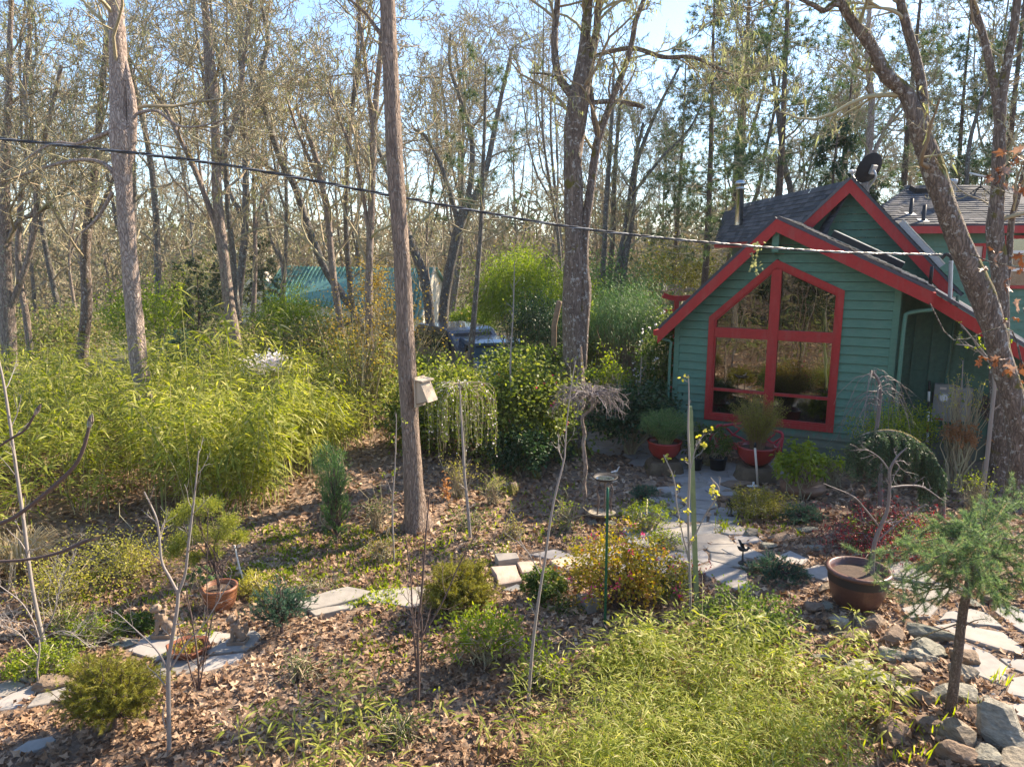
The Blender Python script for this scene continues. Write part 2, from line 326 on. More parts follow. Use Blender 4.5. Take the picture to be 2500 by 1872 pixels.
M = dict(
    bark_pale=barkmat("bark_pale", (.30, .22, .18), (.55, .44, .37), mossa=.04, licha=.15, lich=(.38, .33, .28), sc=.8, zs=.35),
    bark_brown=barkmat("bark_brown", (.20, .145, .115), (.44, .33, .25), moss=(.10, .075, .015), mossa=.16, licha=.12, lich=(.36, .33, .28), sc=1.5, zs=.15),
    bark_moss=barkmat("bark_moss", (.11, .08, .062), (.30, .23, .18), moss=(.13, .11, .02), mossa=.34, licha=.30, lich=(.40, .38, .34)),
    bark_dark=barkmat("bark_dark", (.10, .09, .08), (.26, .225, .19), mossa=.2, licha=.3, lich=(.30, .33, .30)),
    bark_oak=barkmat("bark_oak", (.20, .15, .12), (.42, .33, .27), moss=(.16, .12, .02), mossa=.28, licha=.25, lich=(.36, .36, .26)),
    bark_stem=barkmat("bark_stem", (.17, .12, .09), (.30, .22, .16), mossa=.02, licha=.05, sc=3.0, zs=.3),
    bark_pine=barkmat("bark_pine", (.10, .07, .055), (.20, .14, .11), mossa=.05, licha=.1),
    twig=leafmat("twig", [(0, (.24, .18, .12)), (.45, (.36, .30, .19)), (.75, (.42, .38, .24)), (1, (.30, .28, .16))], trans=.0, rough=.9),
    brush=leafmat("brush", [(0, (.16, .12, .07)), (.3, (.30, .25, .13)), (.55, (.20, .22, .06)), (.8, (.12, .17, .035)), (1, (.32, .33, .09))], trans=.35),
    far_twig=leafmat("far_twig", [(0, (.17, .14, .09)), (.6, (.27, .22, .14)), (.8, (.17, .18, .08)), (1, (.22, .20, .11))], trans=.2, rough=.9),
    twig_grey=leafmat("twig_grey", [(0, (.17, .14, .12)), (.5, (.30, .26, .23)), (1, (.38, .35, .32))], trans=.0, rough=.8),
    rust_twig=leafmat("rust_twig", [(0, (.20, .10, .06)), (1, (.34, .22, .12))], trans=.0, rough=.9),
    twig_dark=leafmat("twig_dark", [(0, (.08, .055, .05)), (1, (.17, .12, .10))], trans=.0, rough=.9),
    twig_silver=leafmat("twig_silver", [(0, (.10, .08, .075)), (1, (.27, .225, .21))], trans=.0, rough=.5),
    lichen=leafmat("lichen", [(0, (.20, .22, .10)), (1, (.36, .37, .18))], trans=.4, rough=.9),
    bamboo=leafmat("bamboo", [(0, (.08, .11, .015)), (.3, (.20, .235, .03)), (.65, (.33, .35, .06)), (.9, (.44, .43, .12)), (1, (.62, .55, .32))], trans=.5),
    bamboo_dwarf=leafmat("bamboo_dwarf", [(0, (.12, .16, .02)), (.4, (.25, .29, .045)), (.8, (.40, .40, .09)), (1, (.58, .50, .28))], trans=.5),
    bamboo_far=leafmat("bamboo_far", [(0, (.09, .15, .018)), (.5, (.20, .27, .03)), (1, (.32, .37, .06))], trans=.5),
    cane=leafmat("cane", [(0, (.22, .26, .06)), (.6, (.38, .37, .14)), (1, (.55, .45, .26))], trans=0),
    camellia=leafmat("camellia", [(0, (.045, .07, .015)), (.4, (.12, .16, .028)), (.75, (.26, .29, .055)), (1, (.42, .40, .12))], trans=.42, rough=.5, spec=.25),
    green_dark=leafmat("green_dark", [(0, (.015, .035, .012)), (.6, (.035, .075, .025)), (1, (.07, .12, .035))], trans=.25, rough=.4),
    green_mid=leafmat("green_mid", [(0, (.04, .075, .015)), (.6, (.10, .15, .03)), (1, (.22, .27, .06))], trans=.45),
    green_lime=leafmat("green_lime", [(0, (.11, .16, .015)), (.6, (.23, .29, .03)), (1, (.40, .42, .07))], trans=.5),
    yellow=leafmat("yellow", [(0, (.25, .26, .04)), (.5, (.42, .40, .07)), (1, (.58, .52, .16))], trans=.5),
    amber=leafmat("amber", [(0, (.17, .11, .03)), (.5, (.30, .21, .05)), (1, (.40, .34, .09))], trans=.4),
    thread=leafmat("thread", [(0, (.10, .085, .015)), (.5, (.22, .20, .03)), (1, (.34, .35, .06))], trans=.35),
    juniper=leafmat("juniper", [(0, (.05, .10, .04)), (.5, (.10, .19, .06)), (1, (.20, .30, .08))], trans=.3),
    bluegreen=leafmat("bluegreen", [(0, (.025, .06, .04)), (.6, (.055, .12, .075)), (1, (.13, .21, .10))], trans=.25),
    spruce=leafmat("spruce", [(0, (.05, .10, .055)), (.45, (.12, .20, .09)), (.8, (.24, .32, .11)), (1, (.38, .43, .16))], trans=.35),
    weeping=leafmat("weeping", [(0, (.035, .07, .035)), (.6, (.075, .125, .055)), (1, (.16, .21, .08))], trans=.25),
    gold_conifer=leafmat("gold_conifer", [(0, (.10, .13, .025)), (.6, (.26, .28, .05)), (1, (.42, .40, .10))], trans=.4),
    pine=leafmat("pine", [(0, (.04, .07, .03)), (.6, (.09, .14, .055)), (1, (.15, .21, .08))], trans=.3),
    tan=leafmat("tan", [(0, (.35, .27, .14)), (1, (.66, .56, .36))], trans=.45),
    pink=leafmat("pink", [(0, (.50, .03, .13)), (1, (.75, .12, .28))], trans=.4),
    white=leafmat("white", [(0, (.65, .62, .66)), (1, (.85, .82, .82))], trans=.4),
    red_leaf=leafmat("red_leaf", [(0, (.12, .012, .018)), (.6, (.26, .025, .035)), (1, (.36, .07, .05))], trans=.4),
    coral=leafmat("coral", [(0, (.16, .13, .02)), (.35, (.30, .27, .035)), (.7, (.44, .33, .05)), (1, (.38, .10, .07))], trans=.45),
    oakleaf=leafmat("oakleaf", [(0, (.10, .04, .02)), (.5, (.18, .085, .045)), (1, (.36, .25, .19))], trans=.25),
    litter=leafmat("litter", [(0, (.14, .08, .048)), (.35, (.28, .175, .105)), (.75, (.41, .28, .18)), (1, (.58, .44, .31))], trans=.12, rough=.75),
    orange=leafmat("orange", [(0, (.26, .12, .05)), (1, (.42, .24, .12))], trans=.45),
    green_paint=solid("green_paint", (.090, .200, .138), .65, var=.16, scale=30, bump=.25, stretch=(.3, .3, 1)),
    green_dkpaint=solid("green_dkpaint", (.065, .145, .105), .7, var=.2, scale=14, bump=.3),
    red_paint=solid("red_paint", (.38, .022, .020), .55, var=.12, scale=20, bump=.3),
    red_glaze=solid("red_glaze", (.26, .022, .016), .25, var=.2, scale=6, bump=.05, coat=.4),
    red_metal=solid("red_metal", (.42, .03, .045), .4, var=.1, bump=.05),
    shingle=rndmat("shingle", [(0, (.055, .06, .068)), (.5, (.085, .09, .10)), (1, (.13, .13, .14))], rough=.9, scale=60, bump=.5, dark=.7),
    dish_black=solid("dish_black", (.03, .03, .033), .95, bump=0, spec=.05),
    black=solid("black", (.02, .02, .022), .5, bump=.1), black_pot=solid("black_pot", (.025, .027, .03), .6),
    iron=solid("iron", (.06, .055, .05), .5, .6, bump=.2), steel=solid("steel", (.55, .54, .50), .22, 1.0, var=.1, bump=.03),
    galv=solid("galv", (.42, .44, .46), .45, .6, var=.12, scale=20, bump=.05),
    meter=solid("meter", (.25, .25, .23), .5, var=.05, bump=.02), whiteplast=solid("whiteplast", (.75, .74, .70), .45, var=.05, bump=.02),
    cream=solid("cream", (.62, .52, .42), .6, var=.05), wall_cream=solid("wall_cream", (.66, .60, .48), .8, var=.08),
    wood_pale=solid("wood_pale", (.50, .40, .29), .75, var=.2, scale=16, stretch=(1, 1, .1), bump=.2),
    wood_old=solid("wood_old", (.25, .17, .11), .8, var=.3, scale=16, bump=.3), post_green=solid("post_green", (.21, .25, .12), .8, var=.2, scale=16),
    stake=solid("stake", (.01, .10, .045), .5, bump=.05), soil=solid("soil", (.075, .05, .035), .95, var=.4, scale=20, bump=.8),
    glaze_brown=solid("glaze_brown", (.10, .045, .032), .4, var=.3, scale=40, bump=.25, coat=.2),
    urn=solid("urn", (.24, .135, .085), .5, var=.3, scale=9, bump=.15), rust=solid("rust", (.22, .075, .035), .75, var=.4, scale=12, bump=.4),
    statue=solid("statue", (.28, .205, .145), .9, var=.35, scale=22, bump=.5), statue_dark=solid("statue_dark", (.12, .075, .05), .9, var=.35, scale=22, bump=.5),
    pedestal=solid("pedestal", (.13, .095, .06), .95, var=.5, scale=7, bump=.7, dist=.03),
    moss=solid("moss", (.10, .12, .02), .95, var=.4, scale=30, bump=.8),
    rock=rndmat("rock", [(0, (.23, .225, .17)), (.3, (.34, .32, .25)), (.55, (.43, .39, .31)), (.8, (.38, .29, .20)), (1, (.30, .29, .23))], rough=.92, scale=18, bump=1.0, dark=.35, dist=.035, stretch=(1, 1, 3), over=((.22, .15, .09), .60)),
    rock_tan=rndmat("rock_tan", [(0, (.30, .22, .15)), (.5, (.24, .16, .11)), (1, (.34, .26, .19))], rough=.88, scale=9, bump=1.0, dark=.45, dist=.03, stretch=(1, 1, 2.5), over=((.24, .25, .20), .58)),
    flag=rndmat("flag", [(0, (.27, .245, .22)), (.4, (.36, .33, .30)), (.7, (.33, .29, .24)), (1, (.30, .29, .27))], rough=.85, scale=5, bump=.5, dark=.7, dist=.01, over=((.26, .23, .20), .60)),
    flag_tan=rndmat("flag_tan", [(0, (.48, .34, .25)), (1, (.52, .40, .31))], rough=.85, scale=6, bump=.5, dark=.7, stretch=(3, 1, 1)),
    roof_green=solid("roof_green", (.12, .27, .225), .45, .2, var=.08, scale=3, bump=.0),
    car_dark=solid("car_dark", (.05, .055, .065), .3, .3, bump=0, coat=.8), car_blue=solid("car_blue", (.05, .10, .17), .3, .3, bump=0, coat=.8),
    tail=solid("tail", (.4, .01, .01), .3, bump=0), tyre=solid("tyre", (.02, .02, .02), .8),
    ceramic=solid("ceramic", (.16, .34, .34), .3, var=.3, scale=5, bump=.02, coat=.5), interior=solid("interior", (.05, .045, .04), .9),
    water=solid("water", (.05, .06, .07), .03, 0, bump=0, spec=1.0), cable=solid("cable", (.025, .025, .028), .35, bump=.05, spec=.8),
    gravel=rndmat("gravel", [(0, (.10, .10, .11)), (1, (.25, .25, .27))], rough=.9, scale=30, bump=.3),
    flower_stand=solid("flower_stand", (.16, .12, .10), .6, .4),
)
def glassmat(name, tint=(.35, .36, .33), refl=.12):
    m, nt, out = newmat(name); t = nd(nt, "ShaderNodeBsdfTransparent"); t.inputs[0].default_value = (*tint, 1)
    g = nd(nt, "ShaderNodeBsdfGlossy"); g.inputs['Roughness'].default_value = .006; g.inputs['Color'].default_value = (.95, .97, .95, 1)
    n = noise(nt, mapped(nt), 1.3, 2); nt.links.new(bumped(nt, n, .12, .02), g.inputs['Normal'])
    lw = nd(nt, "ShaderNodeLayerWeight"); lw.inputs[0].default_value = .35
    ma = nd(nt, "ShaderNodeMath", operation='MULTIPLY_ADD'); nt.links.new(lw.outputs[0], ma.inputs[0]); ma.inputs[1].default_value = .6; ma.inputs[2].default_value = refl
    mx = nd(nt, "ShaderNodeMixShader"); nt.links.new(ma.outputs[0], mx.inputs[0]); nt.links.new(t.outputs[0], mx.inputs[1]); nt.links.new(g.outputs[0], mx.inputs[2]); nt.links.new(mx.outputs[0], out.inputs[0]); return m
M['glass'] = glassmat("glass"); M['carglass'] = glassmat("carglass", (.1, .1, .1), .3)
def weather(mat, low=True):
    nt = mat.node_tree; p = [n for n in nt.nodes if n.type == 'BSDF_PRINCIPLED'][0]; src = p.inputs['Base Color'].links[0].from_socket
    v = mapped(nt, (1, 1, 1), True); n = noise(nt, mapped(nt, (3, 3, .6), True), 2.2, 6, .7); sx = nd(nt, "ShaderNodeSeparateXYZ"); nt.links.new(v, sx.inputs[0])
    c = mixc(nt, ramp(nt, n, [(.5, (0, 0, 0)), (.8, (.2, .2, .2))]), src, (.24, .25, .20))
    ma = nd(nt, "ShaderNodeMath", operation='MULTIPLY_ADD'); nt.links.new(n, ma.inputs[0]); ma.inputs[1].default_value = -.9; nt.links.new(sx.outputs[2], ma.inputs[2])
    c = mixc(nt, ramp(nt, ma.outputs[0], [(.0, (.6, .6, .6)), (.12, (0, 0, 0))]), c, (.13, .10, .07)); nt.links.new(c, p.inputs['Base Color'])
weather(M['green_paint']); weather(M['green_dkpaint']); weather(M['red_paint'])
def panelmat():  # whitish base colour stands in for the sun glint on the roof glass
    m, nt, out = newmat("pale_glint"); p = nd(nt, "ShaderNodeBsdfPrincipled"); p.inputs['Base Color'].default_value = (.75, .78, .8, 1); p.inputs['Roughness'].default_value = .22; p.inputs['Metallic'].default_value = .7
    nt.links.new(p.outputs[0], out.inputs[0]); return m
M['pale_glint'] = panelmat()
def groundmat():
    m, nt, out = newmat("ground_soil"); v = mapped(nt, (1, 1, 1), True)
    n1 = noise(nt, v, 22, 8, .7); n2 = noise(nt, v, .55, 4, .6); n3 = noise(nt, v, 70, 4, .7)
    c = ramp(nt, n1, [(.28, (.10, .068, .048)), (.5, (.21, .145, .10)), (.72, (.36, .26, .18))])
    g = ramp(nt, n3, [(.3, (.08, .075, .025)), (.7, (.20, .19, .07))])
    sx = nd(nt, "ShaderNodeSeparateXYZ"); nt.links.new(v, sx.inputs[0])
    mr = nd(nt, "ShaderNodeMapRange"); nt.links.new(sx.outputs[1], mr.inputs[0]); mr.inputs[1].default_value = 13; mr.inputs[2].default_value = 30; mr.inputs[3].default_value = -.12; mr.inputs[4].default_value = .2
    ad = nd(nt, "ShaderNodeMath", operation='ADD'); nt.links.new(mr.outputs[0], ad.inputs[0]); nt.links.new(n2, ad.inputs[1])
    c = mixc(nt, ramp(nt, ad.outputs[0], [(.52, (0, 0, 0)), (.66, (1, 1, 1))]), c, g)
    p = nd(nt, "ShaderNodeBsdfPrincipled"); p.inputs['Roughness'].default_value = .95; nt.links.new(c, p.inputs['Base Color'])
    nt.links.new(bumped(nt, n1, 1.0, .04), p.inputs['Normal']); nt.links.new(p.outputs[0], out.inputs[0]); return m
M['ground'] = groundmat()

# ------------------------------------------------------------------ ground and hills
def build_ground():
    b = Buf(); rs = np.concatenate([np.linspace(0, 14, 90), np.linspace(14.4, 40, 60), np.geomspace(42, 1500, 24)]); K = 220
    a = np.arange(K) / K * 2 * math.pi
    X = 0 + rs[:, None] * np.cos(a); Y = 8 + rs[:, None] * np.sin(a); Z = hgt(X, Y)
    dist = np.hypot(X, Y - 8); Z = Z + rng_(5).normal(size=Z.shape) * .008 * (dist < 20) * (dist > .1)
    idx = np.arange(len(rs) * K).reshape(len(rs), K); A = idx[:-1]; B = idx[1:]
    b.add(np.stack([X, Y, Z], -1).reshape(-1, 3), q=np.stack([A, B, np.roll(B, -1, 1), np.roll(A, -1, 1)], -1).reshape(-1, 4), sm_=True)
    tag(part("ground", b, M['ground']), kind='structure')
build_ground()
def build_hills():
    b = Buf(); a = np.linspace(R(10), R(170), 90); rng = rng_(4)
    hh = 9 + 7 * np.sin(a * 5 + 1) + 4 * np.sin(a * 13) + rng.normal(size=90) * .8
    rows = [(430, -30, 0), (470, 0, .6), (560, 0, 1.0), (700, -30, .4)]
    V = np.array([[r * math.cos(t), r * math.sin(t), z + f * hh[i] * (r / 520)] for r, z, f in rows for i, t in enumerate(a)])
    idx = np.arange(4 * 90).reshape(4, 90); b.add(V, q=np.stack([idx[:-1, :-1], idx[:-1, 1:], idx[1:, 1:], idx[1:, :-1]], -1).reshape(-1, 4), sm_=True)
    tag(part("hills", b, solid("hill", (.17, .17, .15), .95, var=.2, scale=.05, bump=0)), kind='structure')
build_hills()

# ------------------------------------------------------------------ the green house
HA = np.array([3.1357, 13.6077, 0.0]); ang = R(61.5)
HU = np.array([math.sin(ang), -math.cos(ang), 0]); HN = np.array([math.cos(ang), math.sin(ang), 0]); UZ = np.array([0, 0, 1.0])
def H(s, z, d=0.0): return HA + HU * s + HN * d + UZ * z
house = empty("green_house", HA, "green lap-sided house with red-trimmed gables and a tall pointed picture window", "house")
def lineL(s, off=0): return 2.33 + 1.0 * (s + .19) + off
def lineR(s, off=0): return 4.30 - .487 * (s - 1.77) + off
def board(s0a, s0b, s1a, s1b, z0, z1, d, name="siding_board", mat='green_paint', parent=house, lip=.034):
    """trapezoid lap board: bottom from s0a..s0b at z0, top s1a..s1b at z1"""
    z0 = z0 + .009
    b = Buf(); V = [H(s0a, z0, d - lip), H(s0b, z0, d - lip), H(s1b, z1, d - .004), H(s1a, z1, d - .004), H(s0a, z0, d + .05), H(s0b, z0, d + .05), H(s1b, z1, d + .05), H(s1a, z1, d + .05)]
    b.add(V, q=[[0, 1, 2, 3], [5, 4, 7, 6], [0, 4, 5, 1], [3, 2, 6, 7], [0, 3, 7, 4], [1, 5, 6, 2]], rnd=.5)
    part(name, b, M[mat], parent)
RH = .155
# window polygon in (s, z)
WS = [(.64, .60), (.64, 2.55), (1.77, 3.61), (2.905, 3.09), (2.905, .60)]
def win_lr(z):
    if z < .60 or z >= 3.61: return None
    l = .64 if z <= 2.55 else .64 + (z - 2.55) / (3.61 - 2.55) * 1.13
    r = 2.905 if z <= 3.09 else 2.905 - (z - 3.09) / (3.61 - 3.09) * 1.135
    return l, r
zs = [.60 + RH * k for k in range(-5, 24)]
for z0 in zs:
    z1 = z0 + RH
    def LR(z): return max(.06, (z - 2.33) / 1.0 - .19 + .05), min(3.72, (4.30 - z) / .487 + 1.77 - .06)
    (a0, c0), (a1, c1) = LR(z0), LR(z1)
    if a0 >= c0 - .03: continue
    if a1 >= c1: a1 = c1 = (a1 + c1) / 2
    w0, w1 = win_lr(z0 + .001), win_lr(z1)
    if w0 is None: board(a0, c0, a1, c1, z0, z1, 0)
    else:
        w1 = w1 or (1.77, 1.77); e = .05
        board(a0, w0[0] + e, a1, w1[0] + e, z0, z1, 0); board(w0[1] - e, c0, w1[1] - e, c1, z0, z1, 0)
def polybar(pts, wid, d0, d1, name, mat, parent, close=False):
    """flat bars following (s,z) points inward offset: each bar its own quad prism"""
    pass
def szbar(p, q, w, d0, d1, buf, m=0, upext=0):
    """bar on the facade plane from p to q (s,z), width w towards the left of the direction, from depth d0 to d1"""
    p = np.array(p, float); q = np.array(q, float); t = (q - p) / np.linalg.norm(q - p); nrm = np.array([-t[1], t[0]]) * w
    P = [p, q, q + nrm, p + nrm]
    return prism(buf, [H(a[0], a[1], d0) for a in P], HN * (d1 - d0), m)
def ring_inset(pts, w):
    """inset a polygon (counter-clockwise or clockwise) by w"""
    P = np.array(pts, float); n = len(P); area = sum(P[i][0] * P[(i + 1) % n][1] - P[(i + 1) % n][0] * P[i][1] for i in range(n)); sg = 1 if area > 0 else -1; out = []
    for i in range(n):
        a, b, c = P[i - 1], P[i], P[(i + 1) % n]; d1 = (b - a) / np.linalg.norm(b - a); d2 = (c - b) / np.linalg.norm(c - b)
        n1 = np.array([-d1[1], d1[0]]) * sg * w; n2 = np.array([-d2[1], d2[0]]) * sg * w
        Mx = np.array([[d1[0], -d2[0]], [d1[1], -d2[1]]]); t = np.linalg.solve(Mx, (b + n2) - (b + n1)); out.append(b + n1 + d1 * t[0])
    return out
def frame_ring(buf, outer, w, d0, d1, m=0):
    inn = ring_inset(outer, w); n = len(outer)
    for i in range(n):
        j = (i + 1) % n; prism(buf, [H(*outer[i], d0), H(*outer[j], d0), H(*inn[j], d0), H(*inn[i], d0)], HN * (d1 - d0), m)
    return inn
b = Buf(); win_in = frame_ring(b, WS, .105, -.05, .04); WIN = part("window", b, M['red_paint'], house)
b = Buf(); win_in2 = frame_ring(b, win_in, .03, -.02, .06); part("inner_trim", b, M['red_paint'], WIN)
b = Buf(); cx = 1.785
def topz(s, e=0):
    return (2.55 + (s - .64) * 1.06 / 1.13 if s < 1.77 else 3.61 - (s - 1.77) * .52 / 1.135) - .16 - e
prism(b, [H(cx - .085, .70, -.03), H(cx + .085, .70, -.03), H(cx + .085, topz(cx + .085) + .04, -.03), H(cx - .085, topz(cx - .085) + .04, -.03)], HN * .08)
part("mullion", b, M['red_paint'], WIN)
for sa, sb in ((.74, cx - .088), (cx + .088, 2.80)):
    b = Buf(); prism(b, [H(sa, 2.18, -.027), H(sb, 2.18, -.027), H(sb, 2.36, -.027), H(sa, 2.36, -.027)], HN * .07); part("mullion", b, M['red_paint'], WIN)
    b = Buf(); prism(b, [H(sa, 1.165, -.01), H(sb, 1.165, -.01), H(sb, 1.215, -.01), H(sa, 1.215, -.01)], HN * .05); part("sash_rail", b, M['red_paint'], WIN)
    def pane(pts):
        b = Buf(); prism(b, [H(s, z, .035) for s, z in pts], HN * .006); part("pane", b, M['glass'], WIN)
    pane([(sa, .70), (sb, .70), (sb, 1.166), (sa, 1.166)]); pane([(sa, 1.214), (sb, 1.214), (sb, 2.181), (sa, 2.181)])
    pane([(sa, 2.359), (sb, 2.359), (sb, topz(sb)), (sa, topz(sa))])
# interior shell
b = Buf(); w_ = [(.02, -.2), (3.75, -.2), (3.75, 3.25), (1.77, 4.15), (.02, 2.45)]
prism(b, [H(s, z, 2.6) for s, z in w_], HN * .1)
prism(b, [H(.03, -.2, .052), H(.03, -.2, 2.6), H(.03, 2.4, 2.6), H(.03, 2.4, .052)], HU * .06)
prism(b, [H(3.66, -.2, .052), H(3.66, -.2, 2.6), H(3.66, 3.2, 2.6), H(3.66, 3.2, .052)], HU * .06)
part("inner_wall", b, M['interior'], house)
b = Buf(); prism(b, [H(.09, .35, .06), H(3.66, .35, .06), H(3.66, .35, 2.6), H(.09, .35, 2.6)], UZ * .05); part("floor", b, M['wood_old'], house)
b = Buf(); prism(b, [H(.66, .60, .052), H(2.88, .60, .052), H(2.88, .60, .30), H(.66, .60, .30)], UZ * .09); part("window_ledge", b, M['wood_old'], house)
# side wall + corner boards
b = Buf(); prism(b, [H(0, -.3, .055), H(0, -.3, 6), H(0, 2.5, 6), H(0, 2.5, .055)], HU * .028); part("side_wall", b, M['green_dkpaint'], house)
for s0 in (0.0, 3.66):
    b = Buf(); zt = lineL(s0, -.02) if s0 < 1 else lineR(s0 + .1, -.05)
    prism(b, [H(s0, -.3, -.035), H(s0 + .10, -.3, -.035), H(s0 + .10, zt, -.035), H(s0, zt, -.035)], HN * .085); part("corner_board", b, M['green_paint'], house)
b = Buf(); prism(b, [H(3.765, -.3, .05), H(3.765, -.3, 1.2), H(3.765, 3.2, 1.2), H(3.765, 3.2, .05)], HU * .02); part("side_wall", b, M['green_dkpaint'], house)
# roof slabs + rakes
def slab(p0, p1, p2, p3, th, name, mat='shingle', parent=house):
    b = Buf(); n = nz(np.cross(np.array(p1) - p0, np.array(p3) - p0)); n = n if n[2] > 0 else -n
    prism(b, [p0, p1, p2, p3], n * th); return part(name, b, M[mat], parent), n
pkS, pkZ = 1.77, 4.30
rl, nL = slab(H(-.22, 2.30, -.33), H(pkS, pkZ, -.33), H(pkS, pkZ, 5.2), H(-.22, 2.30, 5.2), .05, "roof")
rr_, nR = slab(H(pkS, pkZ, -.33), H(4.20, 3.117, -.33), H(4.20, 3.117, 1.0), H(pkS, pkZ, 3.0), .05, "roof")
rr2, _ = slab(H(4.06, 3.185, .30), H(6.4, 1.72, .30), H(6.4, 1.72, 4.2), H(4.06, 3.185, 4.2), .05, "roof")
def shingles(P0, along, up, n, nrow, L, rowh, tabw, seed, maxtabs=300, parent=None, th=.016, slope_fn=None):
    """overlapping shingle tabs; rows run along 'along' from P0, climb along 'up'"""
    rng = rng_(seed); cnt = 0; me = None; left = Buf(); nl = 0
    for r in range(nrow):
        x = -rng.random() * tabw
        while x < L:
            w = tabw * rng.uniform(.75, 1.25); xa, xb = max(0, x), min(L, x + w - .008); x += w
            if xb - xa < .03: continue
            if slope_fn:
                lo, hi = slope_fn(r * rowh)
                xa, xb = max(xa, lo), min(xb, hi)
                if xb - xa < .03: continue
            o = P0 + up * (r * rowh - .0); t = th * rng.uniform(.8, 1.5); rd = rng.random()
            V = [o + along * xa + n * t, o + along * xb + n * t, o + along * xb + up * rowh * 1.3 + n * .003, o + along * xa + up * rowh * 1.3 + n * .003,
                 o + along * xa, o + along * xb]
            q = [[0, 1, 2, 3], [4, 5, 1, 0]]
            if cnt < maxtabs:
                bb = Buf(); bb.add(V, q=q, rnd=rd); part("shingle", bb, M['shingle'], parent); cnt += 1
            else: left.add(V, q=q, rnd=rd); nl += 1
    if nl: tag(part("shingle_rows", left, M['shingle'], parent), kind='stuff')
upR = nz(H(pkS, pkZ) - H(4.20, 3.117))
shingles(H(4.20, 3.117, -.34) + nR * .051, HN, upR, nR, 19, 2.6, .14, .3, 3, 0, rr_)
# bare shingle edge over each rake
def rake(s0, z0, s1, z1, w, d0, th, name="rake_board"):
    b = Buf(); prism(b, [H(s0, z0, d0), H(s1, z1, d0), H(s1, z1 - w, d0), H(s0, z0 - w, d0)], HN * th); part(name, b, M['red_paint'], house)
rake(-.235, 2.275, pkS, pkZ - .005, .24, -.37, .045); rake(pkS, pkZ - .005, 4.20, 3.110, .215, -.37, .045)
rake(4.21, 3.075, 6.5, 1.64, .22, .26, .045)
b = Buf(); prism(b, [H(4.20, 2.89, -.325), H(4.24, 2.89, -.325), H(4.24, 3.10, -.325), H(4.20, 3.10, -.325)], HN * .58); part("fascia", b, M['red_paint'], house)
b = Buf(); bar(b, H(-.27, 2.235, -.36), H(-.27, 2.235, 5.2), .10, .10); part("gutter", b, M['red_paint'], house)
b = Buf(); prism(b, [H(pkS - .055, 3.62 + .12, -.30), H(pkS + .055, 3.74, -.30), H(pkS + .055, 4.08, -.30), H(pkS - .055, 4.08, -.30)], HN * .27); part("ridge_bracket", b, M['green_paint'], house)
# downspouts
b = Buf(); pp = spline([H(-.24, 2.15, -.20), H(-.20, 2.10, -.14), H(-.05, 2.05, -.10), H(-.06, 1.9, -.08), H(-.06, .9, -.08), H(-.06, -.1, -.08)], 24); tubes(b, pp, np.full(24, .028), 8); part("downspout", b, M['green_paint'], house)
b = Buf(); pp = spline([H(4.22, 2.80, .15), H(4.0, 2.78, -.02), H(3.88, 2.74, -.10), H(3.84, 2.6, -.10), H(3.84, 1.4, -.10), H(3.84, -.1, -.10)], 26); tubes(b, pp, np.full(26, .032), 8); part("downspout", b, M['green_paint'], house)
# recessed wing wall with battens
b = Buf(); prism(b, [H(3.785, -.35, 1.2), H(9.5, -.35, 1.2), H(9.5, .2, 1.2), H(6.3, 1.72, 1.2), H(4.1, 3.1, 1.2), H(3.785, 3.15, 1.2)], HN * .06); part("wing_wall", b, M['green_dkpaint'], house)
b = Buf(); prism(b, [H(4.0, -.35, 1.8), H(4.3, -.35, 1.8), H(4.3, 3.1, 1.8), H(4.0, 3.1, 1.8)], HN * .06); 
for s in (4.02, 4.30, 4.36, 4.82, 5.30, 5.78, 6.26):
    b = Buf(); zt = min(3.05, 3.05 - .62 * (s - 4.15)); w = .10 if s == 4.30 else .045
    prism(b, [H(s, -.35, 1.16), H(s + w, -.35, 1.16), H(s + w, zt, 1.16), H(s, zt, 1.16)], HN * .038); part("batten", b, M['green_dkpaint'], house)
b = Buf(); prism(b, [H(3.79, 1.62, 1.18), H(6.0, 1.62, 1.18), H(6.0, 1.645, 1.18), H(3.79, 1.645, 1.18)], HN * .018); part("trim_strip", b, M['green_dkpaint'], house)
b = Buf(); tubes(b, [H(4.62, 3.0, 1.12), H(4.60, 2.0, 1.12), H(4.58, 1.40, 1.12)], [.028] * 3, 10); part("conduit", b, M['green_dkpaint'], house)
# upper gable
G2 = (2.69, 5.16); dg = 2.5
for k in range(15):
    z0 = 3.10 + k * RH; z1 = z0 + RH
    f = lambda z: (max(.6, G2[0] - (G2[1] - .08 - z) / 1.04), min(4.75, G2[0] + (G2[1] - .08 - z) / 1.09))
    (a0, c0), (a1, c1) = f(z0), f(z1)
    if a0 >= c0: continue
    if a1 >= c1: a1 = c1 = (a1 + c1) / 2
    board(a0, c0, a1, c1, z0, z1, dg + .3, mat='green_paint')
for (s1, z1) in ((1.35, 3.78), (4.62, 3.06)):
    b = Buf(); prism(b, [H(G2[0], G2[1], dg - .03), H(s1, z1, dg - .03), H(s1, z1 - .27, dg - .03), H(G2[0], G2[1] - .27, dg - .03)], HN * .045); part("rake_board", b, M['red_paint'], house)
gl, _ = slab(H(1.30, 3.73, dg - .05), H(*G2, dg - .05), H(*G2, 6.5), H(1.30, 3.73, 6.5), .05, "roof")
gr, nG = slab(H(*G2, dg - .05), H(4.75, 2.92, dg - .05), H(4.75, 2.92, 6.5), H(*G2, 6.5), .05, "roof")
shingles(H(4.75, 2.92, dg - .06) + nG * .051, HN, nz(H(*G2) - H(4.75, 2.92)), nG, 21, 3.5, .145, .3, 7, 0, gr)
